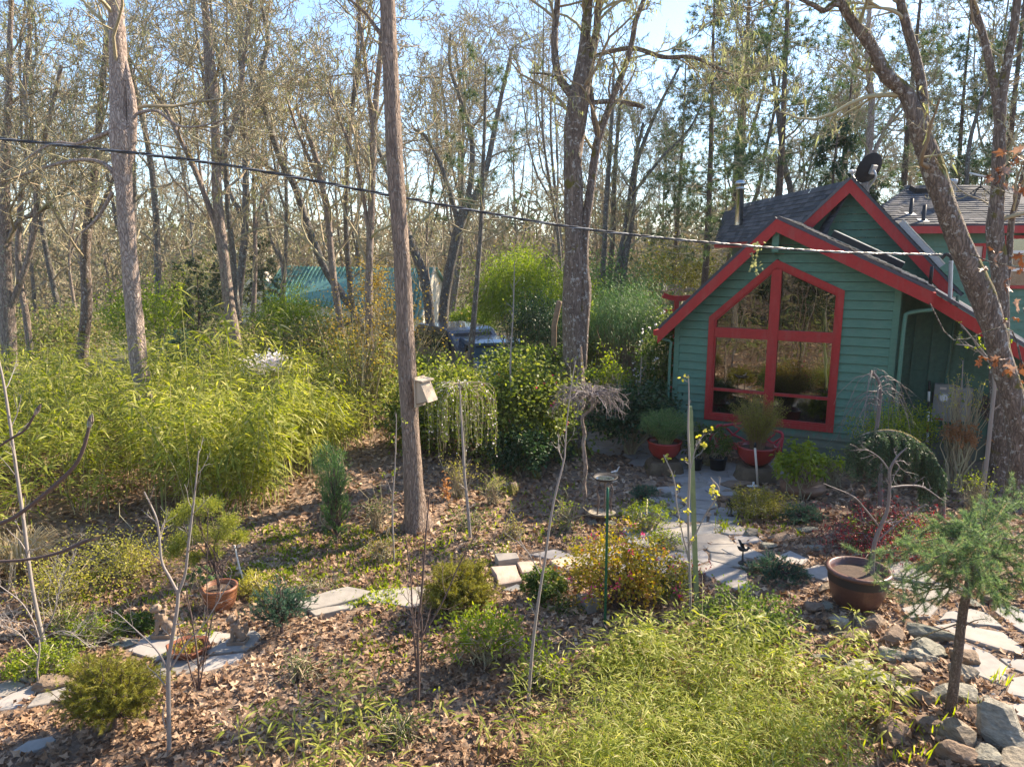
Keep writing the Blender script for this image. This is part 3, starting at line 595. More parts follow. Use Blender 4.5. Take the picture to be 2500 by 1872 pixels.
# left wing roof in the rear, its eave running away from the viewer
E1, E2 = D(1748, 596, 23.0), D(1990, 566, 15.2); R1, R2 = D(1771, 519, 24.0), D(2052, 463, 15.3)
E2 = E1 + (R2 - R1) * 0.97 ; lw, nw_ = slab(E1, E2, R2, R1, .06, "roof")
alongw = nz(E2 - E1); upw = nz(R1 - E1 - alongw * ((R1 - E1) @ alongw)); nw_ = nz(np.cross(alongw, upw)); nw_ = nw_ if nw_ @ (np.array([0, 0, CZ]) - E1) > 0 else -nw_
Lw = np.linalg.norm(E2 - E1); hw = (R1 - E1) @ upw; skew = ((R1 - E1) @ alongw) / hw
shingles(E1 + nw_ * .062, alongw, upw, nw_, int(hw / .115) + 1, Lw, .115, .34, 11, 300, lw, slope_fn=lambda h: (max(0, skew * h), Lw))
b = Buf(); bar(b, E1 - upw * .05, E2 - upw * .05, .06, .16); part("fascia", b, M['red_paint'], house)
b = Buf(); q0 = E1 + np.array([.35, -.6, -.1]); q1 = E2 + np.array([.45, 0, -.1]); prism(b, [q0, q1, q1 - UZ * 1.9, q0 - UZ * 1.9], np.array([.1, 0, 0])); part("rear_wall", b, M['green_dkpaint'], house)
# flue
def PX(px, py, Y): return D(px, py, Y)
fl = PX(1805, 515, 21); b = Buf(); lathe(b, fl - UZ * .4, [(.11, 0), (.11, .98), (.13, 1.0), (.13, 1.04), (.09, 1.05), (.09, 1.10), (.165, 1.12), (.17, 1.17), (.12, 1.24), (.03, 1.27), (0, 1.27)], 20); part("flue", b, M['steel'], house)
# right rear block: wall, roof, windows
YB = 17.5
w0 = D(2150, 556, YB); w1 = D(2750, 552, YB)
b = Buf(); prism(b, [w0, w1, w1 - UZ * 4.5, w0 - UZ * 4.5], np.array([0, .1, 0])); part("rear_wall", b, M['green_paint'], house)
for k in range(13):
    b = Buf(); za = w0[2] - .25 - k * .2
    V0 = np.array([w0[0], YB - .03, za]); V1 = np.array([w1[0], YB - .03, za]); prism(b, [V0, V1, V1 + UZ * .185 + np.array([0, .024, 0]), V0 + UZ * .185 + np.array([0, .024, 0])], np.array([0, .02, 0])); part("siding_board", b, M['green_paint'], house)
e0 = D(2120, 556, YB - .3); e1 = D(2800, 552, YB - .3); r0 = D(2215, 462, YB + 2.6); r1 = D(2800, 455, YB + 2.6)
rb, nB = slab(e0, e1, r1, r0, .06, "roof")
ab = nz(e1 - e0); ub = nz(r0 - e0 - ab * ((r0 - e0) @ ab)); nB = nz(np.cross(ab, ub)); nB = nB if nB[2] > 0 else -nB
hb = (r0 - e0) @ ub; skb = ((r0 - e0) @ ab) / hb
shingles(e0 + nB * .062, ab, ub, nB, int(hb / .16) + 1, 4.6, .16, .34, 21, 300, rb, th=.022, slope_fn=lambda h: (max(0, skb * h), 4.6))
b = Buf(); bar(b, e0 - UZ * .06 - np.array([0, .05, 0]), e1 - UZ * .06 - np.array([0, .05, 0]), .10, .17); part("gutter", b, M['red_paint'], house)
b = Buf(); hp = [r0, r0 + nz(e0 - r0) * 3.4, r0 + np.array([-1.1, 1.5, -1.2])]; prism(b, hp, nB * .05); part("hip_roof", b, M['shingle'], house)
def wallwin(px0, py0, px1, py1, casing, name="window", bars=0, glass='glass'):
    a = D(px0, py1, YB - .06); c = D(px1, py0, YB - .06); w = casing
    b = Buf()
    for (x0, x1, z0, z1) in ((a[0], a[0] + w, a[2], c[2]), (c[0] - w, c[0], a[2], c[2]), (a[0] + w, c[0] - w, a[2], a[2] + w), (a[0] + w, c[0] - w, c[2] - w, c[2])):
        prism(b, [(x0, YB - .09, z0), (x1, YB - .09, z0), (x1, YB - .09, z1), (x0, YB - .09, z1)], (0, .07, 0))
    o = part(name, b, M['red_paint'], house)
    b = Buf(); prism(b, [(a[0] + w, YB - .05, a[2] + w), (c[0] - w, YB - .05, a[2] + w), (c[0] - w, YB - .05, c[2] - w), (a[0] + w, YB - .05, c[2] - w)], (0, .01, 0)); part("pane" if glass == 'glass' else "panel", b, M[glass], o)
    for k in range(bars):
        z = a[2] + (c[2] - a[2]) * (k + 1) / (bars + 1); b = Buf(); prism(b, [(a[0] + w, YB - .075, z), (c[0] - w, YB - .075, z), (c[0] - w, YB - .075, z + .07), (a[0] + w, YB - .075, z + .07)], (0, .024, 0)); part("sash_rail", b, M['whiteplast'], o)
wallwin(2355, 594, 2408, 637, .07, "vent_hatch", 0, 'cream'); wallwin(2436, 575, 2620, 705, .08, "window", 2)
# roof fittings
def roofpt(px, py):
    r = ray(px, py); o = np.array([0, 0, CZ]); t = ((e0 + nB * .08 - o) @ nB) / (r @ nB); return o + r * t
for (px, py, hh) in ((2223, 519, .42), (2254, 535, .42)):
    p = roofpt(px, py + 4); b = Buf(); lathe(b, p - UZ * .05, [(.045, 0), (.045, hh), (0, hh)], 10); 
    o = part("vent_pipe", b, M['black'], house); b = Buf(); prism(b, [p + ab * -.11 - ub * .1, p + ab * .11 - ub * .1, p + ab * .11 + ub * .12, p + ab * -.11 + ub * .12], nB * .012); part("flashing", b, M['galv'], o)
p = roofpt(2244, 468); b = Buf(); box(b, p + nB * .06, (ab * .2, ub * .16, nB * .07)); part("roof_vent", b, M['black'], house)
p = roofpt(2318, 500); b = Buf(); lathe(b, p - UZ * .1, [(.11, 0), (.11, .62), (.13, .64), (.13, .72), (0, .74)], 16); part("flue", b, M['galv'], house)
# solar hot-air panel on front slope, glossy skylight on gable slope
upR_ = upR; P0 = H(2.55, lineR(2.55), .25) + nR * .10
b = Buf(); al = -upR; prism(b, [P0, P0 + al * 1.25, P0 + al * 1.25 + HN * .75, P0 + HN * .75], nR * .10); sp = part("solar_panel", b, M['black'], house)
b = Buf(); prism(b, [P0 + nR * .10, P0 + al * 1.25 + nR * .10, P0 + al * 1.25 + nR * .10 + HN * .75, P0 + nR * .10 + HN * .75], nR * .012); part("glass_cover", b, M['pale_glint'], sp)
dn = nz(H(4.75, 2.92) - H(*G2)); P0 = H(*G2, dg + .25) + dn * 1.25 + nG * .07
b = Buf(); prism(b, [P0, P0 + dn * 1.15, P0 + dn * 1.15 + HN * .8, P0 + HN * .8], nG * .10); sp = part("skylight", b, M['galv'], house)
b = Buf(); prism(b, [P0 + nG * .105, P0 + dn * 1.15 + nG * .105, P0 + dn * 1.15 + nG * .105 + HN * .8, P0 + nG * .105 + HN * .8], nG * .02); part("glass_cover", b, M['pale_glint'], sp)
# power mast on the roof
b = Buf(); mt = D(2322, 636, 11.9); mb = D(2318, 770, 11.9); tubes(b, [mb, (mb + mt) / 2, mt], [.032] * 3, 12); part("power_mast", b, M['galv'], house)
b = Buf(); tubes(b, spline([mt - UZ * .05, mt + UZ * .05, mt + UZ * .10 + HU * -.08, mt + UZ * .03 + HU * -.14], 10), np.full(10, .03), 10); part("weatherhead", b, M['iron'], house)
b = Buf(); p = D(2274, 665, 12.1); tubes(b, [p - UZ * .22, p, p + UZ * .1], [.03] * 3, 10, cap=True); part("vent_pipe", b, M['black'], house)

# things on and by the house
def dish():
    Y = 15.0; c = D(2128, 413, Y); base = D(2118, 480, 15.2)
    o = empty("satellite_dish", base, "dark round satellite dish standing above the ridge of the red-trimmed upper gable", "satellite dish")
    ax = nz(np.array([-.42, .82, .40])); s1 = nz(np.cross(ax, UZ)); s2 = np.cross(s1, ax)
    b = Buf(); sides = 40; rows = 7; V = []
    for k in range(rows):
        r = .31 * k / (rows - 1)
        for i in range(sides):
            t = i / sides * 2 * math.pi; V.append(c + s1 * r * 1.12 * math.cos(t) + s2 * r * math.sin(t) + ax * (r * r * .75))
    idx = np.arange(rows * sides).reshape(rows, sides); q = np.stack([idx[:-1], np.roll(idx[:-1], -1, 1), np.roll(idx[1:], -1, 1), idx[1:]], -1).reshape(-1, 4)
    b.add(V, q=q, sm_=True); b.add(np.array(V) - ax * .012, q=q[:, ::-1], sm_=True); part("reflector", b, M['dish_black'], o)
    b = Buf(); tubes(b, spline([c - ax * .05, c - ax * .12 - UZ * .12, base + UZ * .12 + np.array([-.02, 0, 0]), base - UZ * .1], 12), np.full(12, .022), 8); part("mast", b, M['galv'], o)
    b = Buf(); tip = c + ax * .42 - s2 * .22; tubes(b, spline([c - ax * .04 - s2 * .26, c + ax * .15 - s2 * .34, tip], 8), np.full(8, .014), 6); part("feed_arm", b, M['galv'], o)
    b = Buf(); blob(b, tip + UZ * .03, (.055, .055, .045)); blob(b, tip + UZ * .04 + s1 * .1, (.045, .045, .04)); part("receiver_head", b, M['whiteplast'], o)
    b = Buf(); box(b, c - ax * .04, (s1 * .07, s2 * .09, ax * .025)); part("back_bracket", b, M['galv'], o)
dish()
def flat_dish():
    p = roofpt(2392, 472); top = p + UZ * .42
    o = empty("flat_dish_antenna", p, "pale flat oval antenna on a tripod standing on the far grey shingle roof", "antenna")
    b = Buf(); ax = nz(np.array([.25, -.2, 1])); s1 = nz(np.cross(ax, np.array([0, 1, 0]))); s2 = np.cross(s1, ax); a = np.arange(28) / 28 * 6.283
    prism(b, [top + s1 * .34 * math.cos(t) + s2 * .2 * math.sin(t) for t in a], ax * .035); part("panel", b, M['whiteplast'], o)
    b = Buf(); tubes(b, [p + UZ * .12, p + UZ * .25, top], [.018] * 3, 8); part("mast", b, M['iron'], o)
    for dx, dy in ((-.25, 0), (.22, -.1), (.05, .25)):
        b = Buf(); bar(b, p + UZ * .18, p + ab * dx + ub * dy, .025, .025); part("leg", b, M['iron'], o)
flat_dish()
def meterbox():
    a = H(4.50, 1.42, 1.06); o = empty("electric_meter_box", H(4.72, 1.0, 1.1), "grey double electric meter cabinet with round dial on the dark green wall", "meter box")
    b = Buf(); prism(b, [H(4.42, .78, 1.03), H(4.72, .78, 1.03), H(4.72, 1.44, 1.03), H(4.42, 1.44, 1.03)], HN * .12); part("left_cabinet", b, M['meter'], o)
    b = Buf(); prism(b, [H(4.728, .80, 1.05), H(5.0, .80, 1.05), H(5.0, 1.40, 1.05), H(4.728, 1.40, 1.05)], HN * .10); part("right_cabinet", b, M['meter'], o)
    c = H(4.57, 1.21, 1.0); b = Buf(); a_ = np.arange(24) / 24 * 6.283
    prism(b, [c + HU * .085 * math.cos(t) + UZ * .085 * math.sin(t) for t in a_], HN * .035); part("dial_ring", b, M['galv'], o)
    b = Buf(); prism(b, [c - HN * .03 + HU * .062 * math.cos(t) + UZ * .062 * math.sin(t) for t in a_], HN * .029); part("dial", b, M['whiteplast'], o)
    b = Buf(); prism(b, [H(4.50, 1.35, 1.026), H(4.60, 1.35, 1.026), H(4.60, 1.39, 1.026), H(4.50, 1.39, 1.026)], HN * .003); part("label_plate", b, M['cream'], o)
    b = Buf(); prism(b, [H(4.47, .80, 1.026), H(4.60, .80, 1.026), H(4.60, .825, 1.026), H(4.47, .825, 1.026)], HN * .003); part("warning_sticker", b, M['tail'], o)
    b = Buf(); tubes(b, [H(4.85, .80, 1.10), H(4.85, .3, 1.10), H(4.85, -.1, 1.10)], [.03] * 3, 8); part("conduit", b, M['meter'], o)
meterbox()
def pole(px, py0, py1, Y, r, label, bands):
    a = D(px, py1, Y); a[2] = float(hgt(a[0], a[1])); t = D(px + 3, py0, Y + .12); o = empty("long_handled_pole", a, label, "pole", None)
    n = len(bands); 
    for i, mk in enumerate(bands):
        b = Buf(); p = a + (t - a) * i / n; q = a + (t - a) * (i + 1) / n; tubes(b, [p, (p + q) / 2, q], [r] * 3, 10, cap=True); part("pole_section", b, M[mk], o)
pole(2266, 930, 1085, 12.3, .022, "black and white banded pole leaning on the dark green wall", ['whiteplast', 'black', 'whiteplast', 'tail', 'whiteplast', 'black', 'whiteplast', 'black'])
pole(2275, 957, 1075, 12.35, .012, "thin dark rod beside the banded pole against the green wall", ['black', 'iron', 'whiteplast', 'iron'])
def wreath():
    c = H(5.35, 1.12, 1.02); o = empty("dried_wreath", c, "dark dried twig wreath hung on the green wall beside the meter", "wreath"); rng = rng_(3)
    b = Buf(); t = rng.random(260) * 6.283; rr = .17 + rng.normal(size=260) * .05; P = c + HU * (rr * np.cos(t))[:, None] + UZ * (rr * np.sin(t))[:, None] - HN * (rng.random(260) * .07)[:, None]
    leaves(b, P, nz(rng.normal(size=(260, 3))), nz(rng.normal(size=(260, 3))), .12, .014, 'lance', .2); part("twigs", b, M['twig_dark'], o)
wreath()
def vase(s, r, h, label, kind):
    c = H(s, .69, .17); o = empty("glazed_vase", c, label, "vase", "vases on the window ledge")
    prof = [(0, 0), (r * .6, 0), (r * .95, h * .25), (r, h * .45), (r * .85, h * .68), (r * .42, h * .82), (r * .40, h * .9), (r * .52, h), (r * .44, h), (r * .34, h * .9)]
    b = Buf(); lathe(b, c, prof, 24); part("body", b, M['ceramic'], o)
    b = Buf(); lathe(b, c, [(r * .43, h * .78), (r * .50, h * .80), (r * .43, h * .82)], 24); part("neck_band", b, M['ceramic'], o)
vase(.90, .085, .15, "squat pale blue vase, nearest the window's outer corner on the ledge", 0)
vase(1.15, .085, .15, "squat pale blue vase beside the central mullion side of the left ledge", 0)
vase(2.40, .085, .18, "ribbed pale green vase on the right ledge of the picture window", 1)
vase(2.63, .072, .17, "plain blue vase in the right corner of the picture window", 1)

def hops():
    o = empty("dried_hop_vine", H(1.15, 3.6, -.4), "small dried hop vine hanging from the cable in front of the gable", "dried vine"); b = Buf(); rng = rng_(9)
    top = D(1848, 592, 11.7); tubes(b, spline([top, top + [.01, 0, -.2], top + [0, 0, -.45]], 8), np.full(8, .004), 5, rnd=.2); part("stem", b, M['twig'], o)
    b = Buf(); k = 55; P = top + rng.normal(size=(k, 3)) * [.05, .03, .03] - UZ * (rng.random(k)[:, None] ** 1.3 * .46); leaves(b, P, nz(rng.normal(size=(k, 3)) - UZ), nz(rng.normal(size=(k, 3))), .055, .018, 'oval', .1); part("leaves", b, M['lichen'], o)
hops()
# ------------------------------------------------------------------ overhead cable
def cable():
    a = D(-160, 322, 8.6); bq = D(2300, 622, 11.8); n = 160
    mid = [D(500, 396, 8.9), D(1000, 486, 9.4), D(1400, 555, 10.0), D(1740, 593, 10.6), D(2050, 616, 11.2)]
    c = spline([a] + mid + [bq], n); t = nz(np.gradient(c, axis=0)); s1 = nz(np.cross(t, UZ)); s2 = np.cross(s1, t)
    o = empty("overhead_power_cable", bq, "black twisted overhead power cable crossing in front of the trees to the house", "cable")
    for k, (rad, rr) in enumerate(((.011, .011), (.011, .010), (.013, .005))):
        ph = np.linspace(0, 2 * math.pi * 19, n) ; ph = ph + k * 2.1
        m_ = 420; u = np.linspace(0, n - 1, m_); i = np.minimum(u.astype(int), n - 2); w = (u - i)[:, None]
        C = c[i] * (1 - w) + c[i + 1] * w; S1 = s1[i]; S2 = s2[i]; ph = np.linspace(0, 6.283 * 26, m_) + k * 2.1
        P = C + S1 * (rad * np.cos(ph))[:, None] + S2 * (rad * np.sin(ph))[:, None]
        b = Buf(); tubes(b, P, np.full(m_, rr), 6); part("strand", b, M['cable'] if k < 2 else M['galv'], o)
cable()

# ------------------------------------------------------------------ trees near enough to read one by one
def roughtube(buf, P, Rd, sides, seed, amp=.06, m=0, lob=None):
    rng = rng_(seed); K = len(P); T = nz(np.gradient(P, axis=0)); ref = UZ if abs(nz(T.mean(0))[2]) < .8 else np.array([1, .13, 0])
    n1 = nz(np.cross(T, ref)); n2 = np.cross(T, n1); a = np.arange(sides) / sides * 6.2832; s = np.concatenate([[0], np.cumsum(np.linalg.norm(np.diff(P, axis=0), axis=1))])[:, None]
    f = sum(rng.uniform(.4, 1) * np.sin(s * rng.uniform(1, 7) + k * a[None] + rng.random() * 6.28) for k in (1, 2, 3, 2, 4)) / 2.4
    rr = Rd[:, None] * (1 + amp * f + amp * .35 * rng.normal(size=(K, sides)))
    if lob is not None: rr = rr * (1 + lob[:, None] * (np.cos(a * 4 + seed) + .6 * np.cos(a * 3 + seed * 2))[None])
    V = P[:, None] + rr[..., None] * (np.cos(a)[None, :, None] * n1[:, None] + np.sin(a)[None, :, None] * n2[:, None])
    idx = np.arange(K * sides).reshape(K, sides); A = idx[:-1]; B = idx[1:]
    buf.add(V, q=np.stack([A, np.roll(A, -1, 1), np.roll(B, -1, 1), B], -1).reshape(-1, 4), m=m, sm_=True); return buf
def pxpath(pts, Y, n, Y1=None):
    """pts (px, py, width px) -> world path and radii at distance Y (to Y1)"""
    k = len(pts); Y1 = Y if Y1 is None else Y1
    W = np.array([np.append(D(p[0], p[1], Y + (Y1 - Y) * i / (k - 1)), p[2] / 2 * Y / 1762 * .88) for i, p in enumerate(pts)])
    S = spline(W, n); return S[:, :3], np.maximum(S[:, 3], .004)
def twigcrown(rng, paths, rads, specs, m=0, col=None):
    """paths list of (P,R); specs per level; returns Buf"""
    b = Buf(); K0 = 16
    PP = np.stack([P[np.linspace(0, len(P) - 1, K0).astype(int)] for P in paths]); RR = np.stack([r[np.linspace(0, len(r) - 1, K0).astype(int)] for r in rads])
    for i, sp in enumerate(specs):
        sd = sp.pop('sides'); P, Rr = spawn(rng, PP, RR, **sp); sp['sides'] = sd
        (tubes(b, P, Rr, sd, rnd=rng.random(len(P)), m=m) if sd > 1 else ribbons(b, P, Rr, rng.random(len(P)), m)); PP, RR = P, Rr
    return b, PP, RR
def oakspecs(n1, l1, n2=6, n3=6, n4=5, t0=.3, s=1.0, wob=.28, ang=48, up=.10):
    return [dict(n=n1, t0=t0, t1=1, ln=l1, ang=ang, K=8, wob=wob, up=up, rr=.42, tip=.3, rmin=.012 * s, rmax=.036, sides=5),
            dict(n=n2, t0=.2, t1=1, ln=.55, rel=True, ang=50, K=6, wob=wob, up=up, rr=.6, tip=.3, rmin=.008 * s, sides=4),
            dict(n=n3, t0=.15, t1=1, ln=.55, rel=True, ang=50, K=4, wob=.32, up=.08, rr=.65, tip=.4, rmin=.006 * s, sides=3 if s < 1.1 else 1),
            dict(n=n4 + 1, t0=.1, t1=1, ln=.55, rel=True, ang=50, K=3, wob=.4, up=.05, rr=.7, tip=.5, rmin=.0044 * s, sides=1)]
def hero(label, trunk, Y, seed, limbs=(), bark='bark_oak', Y1=None, sides=14, n=46, specs=None, cat="tree", name="oak_tree", twig='twig', group=None, flare=1.6, lichen=0, crown_extra=True):
    """trunk listed from the foot upwards"""
    rng = rng_(seed); P, r = pxpath(trunk, Y, n, Y1); z = float(hgt(P[0][0], P[0][1]))
    foot = np.array([P[0] * .0 + [P[0][0], P[0][1], min(z, P[0][2]) - .12]]); 
    if P[0][2] > z + .05:
        k = 8; ext = np.linspace(foot[0], P[0], k, endpoint=False); ext[:, :2] = P[0][:2] - (P[1] - P[0])[:2] * np.linspace(min(4, (P[0][2] - z) / max(P[1][2] - P[0][2], .05)) , 0, k, endpoint=False)[:, None] * .5
        P = np.vstack([ext, P]); r = np.concatenate([np.full(k, r[0]), r])
    else: P = np.vstack([foot, P]); r = np.concatenate([[r[0]], r])
    hh = P[:, 2] - z; r = r * (1 + (flare - 1) * np.exp(-np.maximum(hh, 0) / .22))
    o = empty(name, (P[0][0], P[0][1], z), label, cat, group)
    b = Buf(); roughtube(b, P, r, sides, seed, lob=.20 * np.exp(-np.maximum(hh, 0) / .16)); part("trunk", b, M[bark], o)
    paths = [P]; rads = [r]
    for L in limbs:
        Yl = L.get('Y', Y); Lp, Lr = pxpath(L['p'], Yl, 24, L.get('Y1')); b = Buf(); roughtube(b, Lp, Lr, 9, seed + len(paths), .05); part("limb", b, M[bark], o)
        if L.get('tw', 1): paths.append(Lp); rads.append(Lr)
    if specs:
        b, PP, RR = twigcrown(rng, paths, rads, specs); part("crown", b, M[twig], o)
        if lichen:
            i = rng.integers(0, len(PP), lichen); p = PP[i, rng.integers(0, PP.shape[1], lichen)] + rng.normal(size=(lichen, 3)) * .02
            b = Buf(); leaves(b, p, nz(rng.normal(size=(lichen, 3)) * .5 - UZ * .8), nz(rng.normal(size=(lichen, 3))), rng.uniform(.05, .16, lichen), .012, 'lance', .4, rng.random(lichen)); tag(part("lichen", b, M['lichen'], o), kind='stuff')
    return o
S = oakspecs
hero("thick straight trunk with a wooden bat box, nearest big tree of the leaf slope", [(1018, 1288, 62), (1010, 1180, 56), (1003, 1050, 52), (992, 860, 50), (980, 620, 46), (966, 420, 45), (955, 200, 42), (946, 0, 40), (940, -170, 36), (936, -500, 26)], 9.35, 31, bark='bark_brown', sides=18, n=70,
     limbs=[dict(p=[(938, 95, 12), (915, 65, 11), (890, 30, 9), (840, -10, 7), (760, -60, 5)])], specs=S(7, 2.2, 5, 5, 4, t0=.80), flare=1.55)
hero("pale smooth-barked trunk that forks high above the bamboo thicket", [(372, 1100, 50), (365, 1035, 48), (350, 950, 47), (335, 850, 46), (322, 700, 44), (308, 540, 42), (300, 420, 46), (296, 330, 60), (292, 270, 48), (288, 120, 42), (283, 0, 38), (280, -160, 32), (282, -420, 20)], 13.0, 32, bark='bark_pale', sides=16, n=70,
     limbs=[dict(p=[(310, 420, 24), (320, 330, 28), (322, 250, 24), (312, 190, 18), (308, 150, 8)], tw=0), dict(p=[(285, 440, 14), (268, 410, 12), (235, 393, 11), (180, 392, 10), (100, 412, 8), (0, 445, 6), (-80, 460, 4)]), dict(p=[(272, 320, 12), (235, 335, 11), (190, 352, 9), (130, 350, 7), (60, 390, 5)]), dict(p=[(325, 285, 9), (345, 275, 9), (385, 272, 8), (430, 305, 7), (480, 310, 5), (560, 290, 4)]), dict(p=[(275, 470, 11), (240, 530, 9), (200, 570, 7)], tw=0)],
     specs=S(9, 2.6, 5, 5, 4, t0=.62))
hero("mossy double trunk standing behind the bare umbrella-shaped little tree", [(1392, 1112, 84), (1396, 1060, 70), (1402, 960, 62), (1400, 850, 60), (1398, 740, 58), (1402, 600, 52), (1400, 450, 50), (1398, 380, 52), (1408, 280, 60), (1420, 200, 48), (1428, 100, 28), (1436, 0, 24), (1440, -150, 18), (1450, -400, 12)], 12.9, 33, bark='bark_moss', sides=18, n=70,
     limbs=[dict(p=[(1422, 900, 24), (1425, 770, 36), (1428, 700, 38), (1424, 640, 30), (1428, 560, 28), (1440, 480, 24), (1450, 400, 24), (1462, 330, 22), (1475, 300, 20), (1496, 240, 16), (1520, 180, 16), (1540, 120, 15), (1552, 50, 14), (1572, 0, 12), (1600, -80, 9)]),
            dict(p=[(1400, 240, 24), (1372, 200, 22), (1358, 160, 20), (1354, 90, 19), (1362, 0, 16), (1368, -100, 10)]), dict(p=[(1430, 210, 34), (1445, 130, 26), (1456, 80, 20), (1462, 10, 18), (1480, -60, 12)]),
            dict(p=[(1440, 252, 13), (1480, 248, 13), (1520, 250, 14), (1560, 258, 13), (1574, 264, 9)], tw=0), dict(p=[(1455, 330, 8), (1450, 290, 14), (1446, 250, 14), (1440, 200, 10)], tw=0), dict(p=[(1430, 235, 8), (1390, 210, 7), (1340, 183, 6), (1290, 178, 4)], tw=0),
            dict(p=[(1440, 140, 10), (1540, 118, 12), (1620, 140, 12), (1690, 140, 10), (1760, 170, 8), (1800, 190, 4)])],
     specs=S(9, 2.0, 5, 5, 4, t0=.55), lichen=2600)
hero("leaning mossy oak trunk that crosses in front of the house's rear roof", [(2492, 1150, 66), (2488, 1060, 62), (2470, 960, 60), (2445, 880, 58), (2425, 800, 62), (2398, 720, 66), (2362, 640, 62), (2330, 560, 58), (2300, 480, 56), (2275, 400, 54), (2245, 320, 50), (2222, 250, 40), (2205, 220, 36), (2165, 185, 38), (2142, 140, 30), (2118, 100, 30), (2080, 50, 26), (2050, 0, 24), (2020, -60, 20), (1960, -160, 12)], 9.3, 34, bark='bark_moss', sides=18, n=90,
     limbs=[dict(p=[(2258, 350, 30), (2255, 280, 28), (2250, 210, 26), (2232, 130, 24), (2212, 60, 24), (2198, 0, 22), (2180, -120, 14)]), dict(p=[(2052, 12, 16), (2035, 10, 16), (2012, 26, 14), (1985, 12, 12), (1940, -10, 9), (1880, -60, 5)])],
     specs=S(6, 1.5, 4, 4, 4, t0=.6), flare=1.15, lichen=350)
hero("grey forked trunk rising just behind the leaning mossy oak at the picture's edge", [(2452, 1090, 70), (2448, 980, 64), (2442, 900, 52), (2444, 760, 40), (2438, 640, 42), (2428, 560, 42), (2436, 460, 34), (2440, 330, 30), (2446, 230, 26), (2462, 140, 22), (2478, 50, 20), (2490, -60, 16)], 10.6, 35, bark='bark_moss', sides=16, n=60,
     limbs=[dict(p=[(2438, 300, 22), (2430, 220, 22), (2415, 150, 20), (2398, 80, 18), (2375, 0, 14), (2350, -90, 9)]), dict(p=[(2446, 760, 24), (2462, 640, 18), (2470, 540, 16), (2488, 470, 14), (2510, 380, 12)])], specs=S(6, 1.4, 4, 4, 4, t0=.55), flare=1.2)
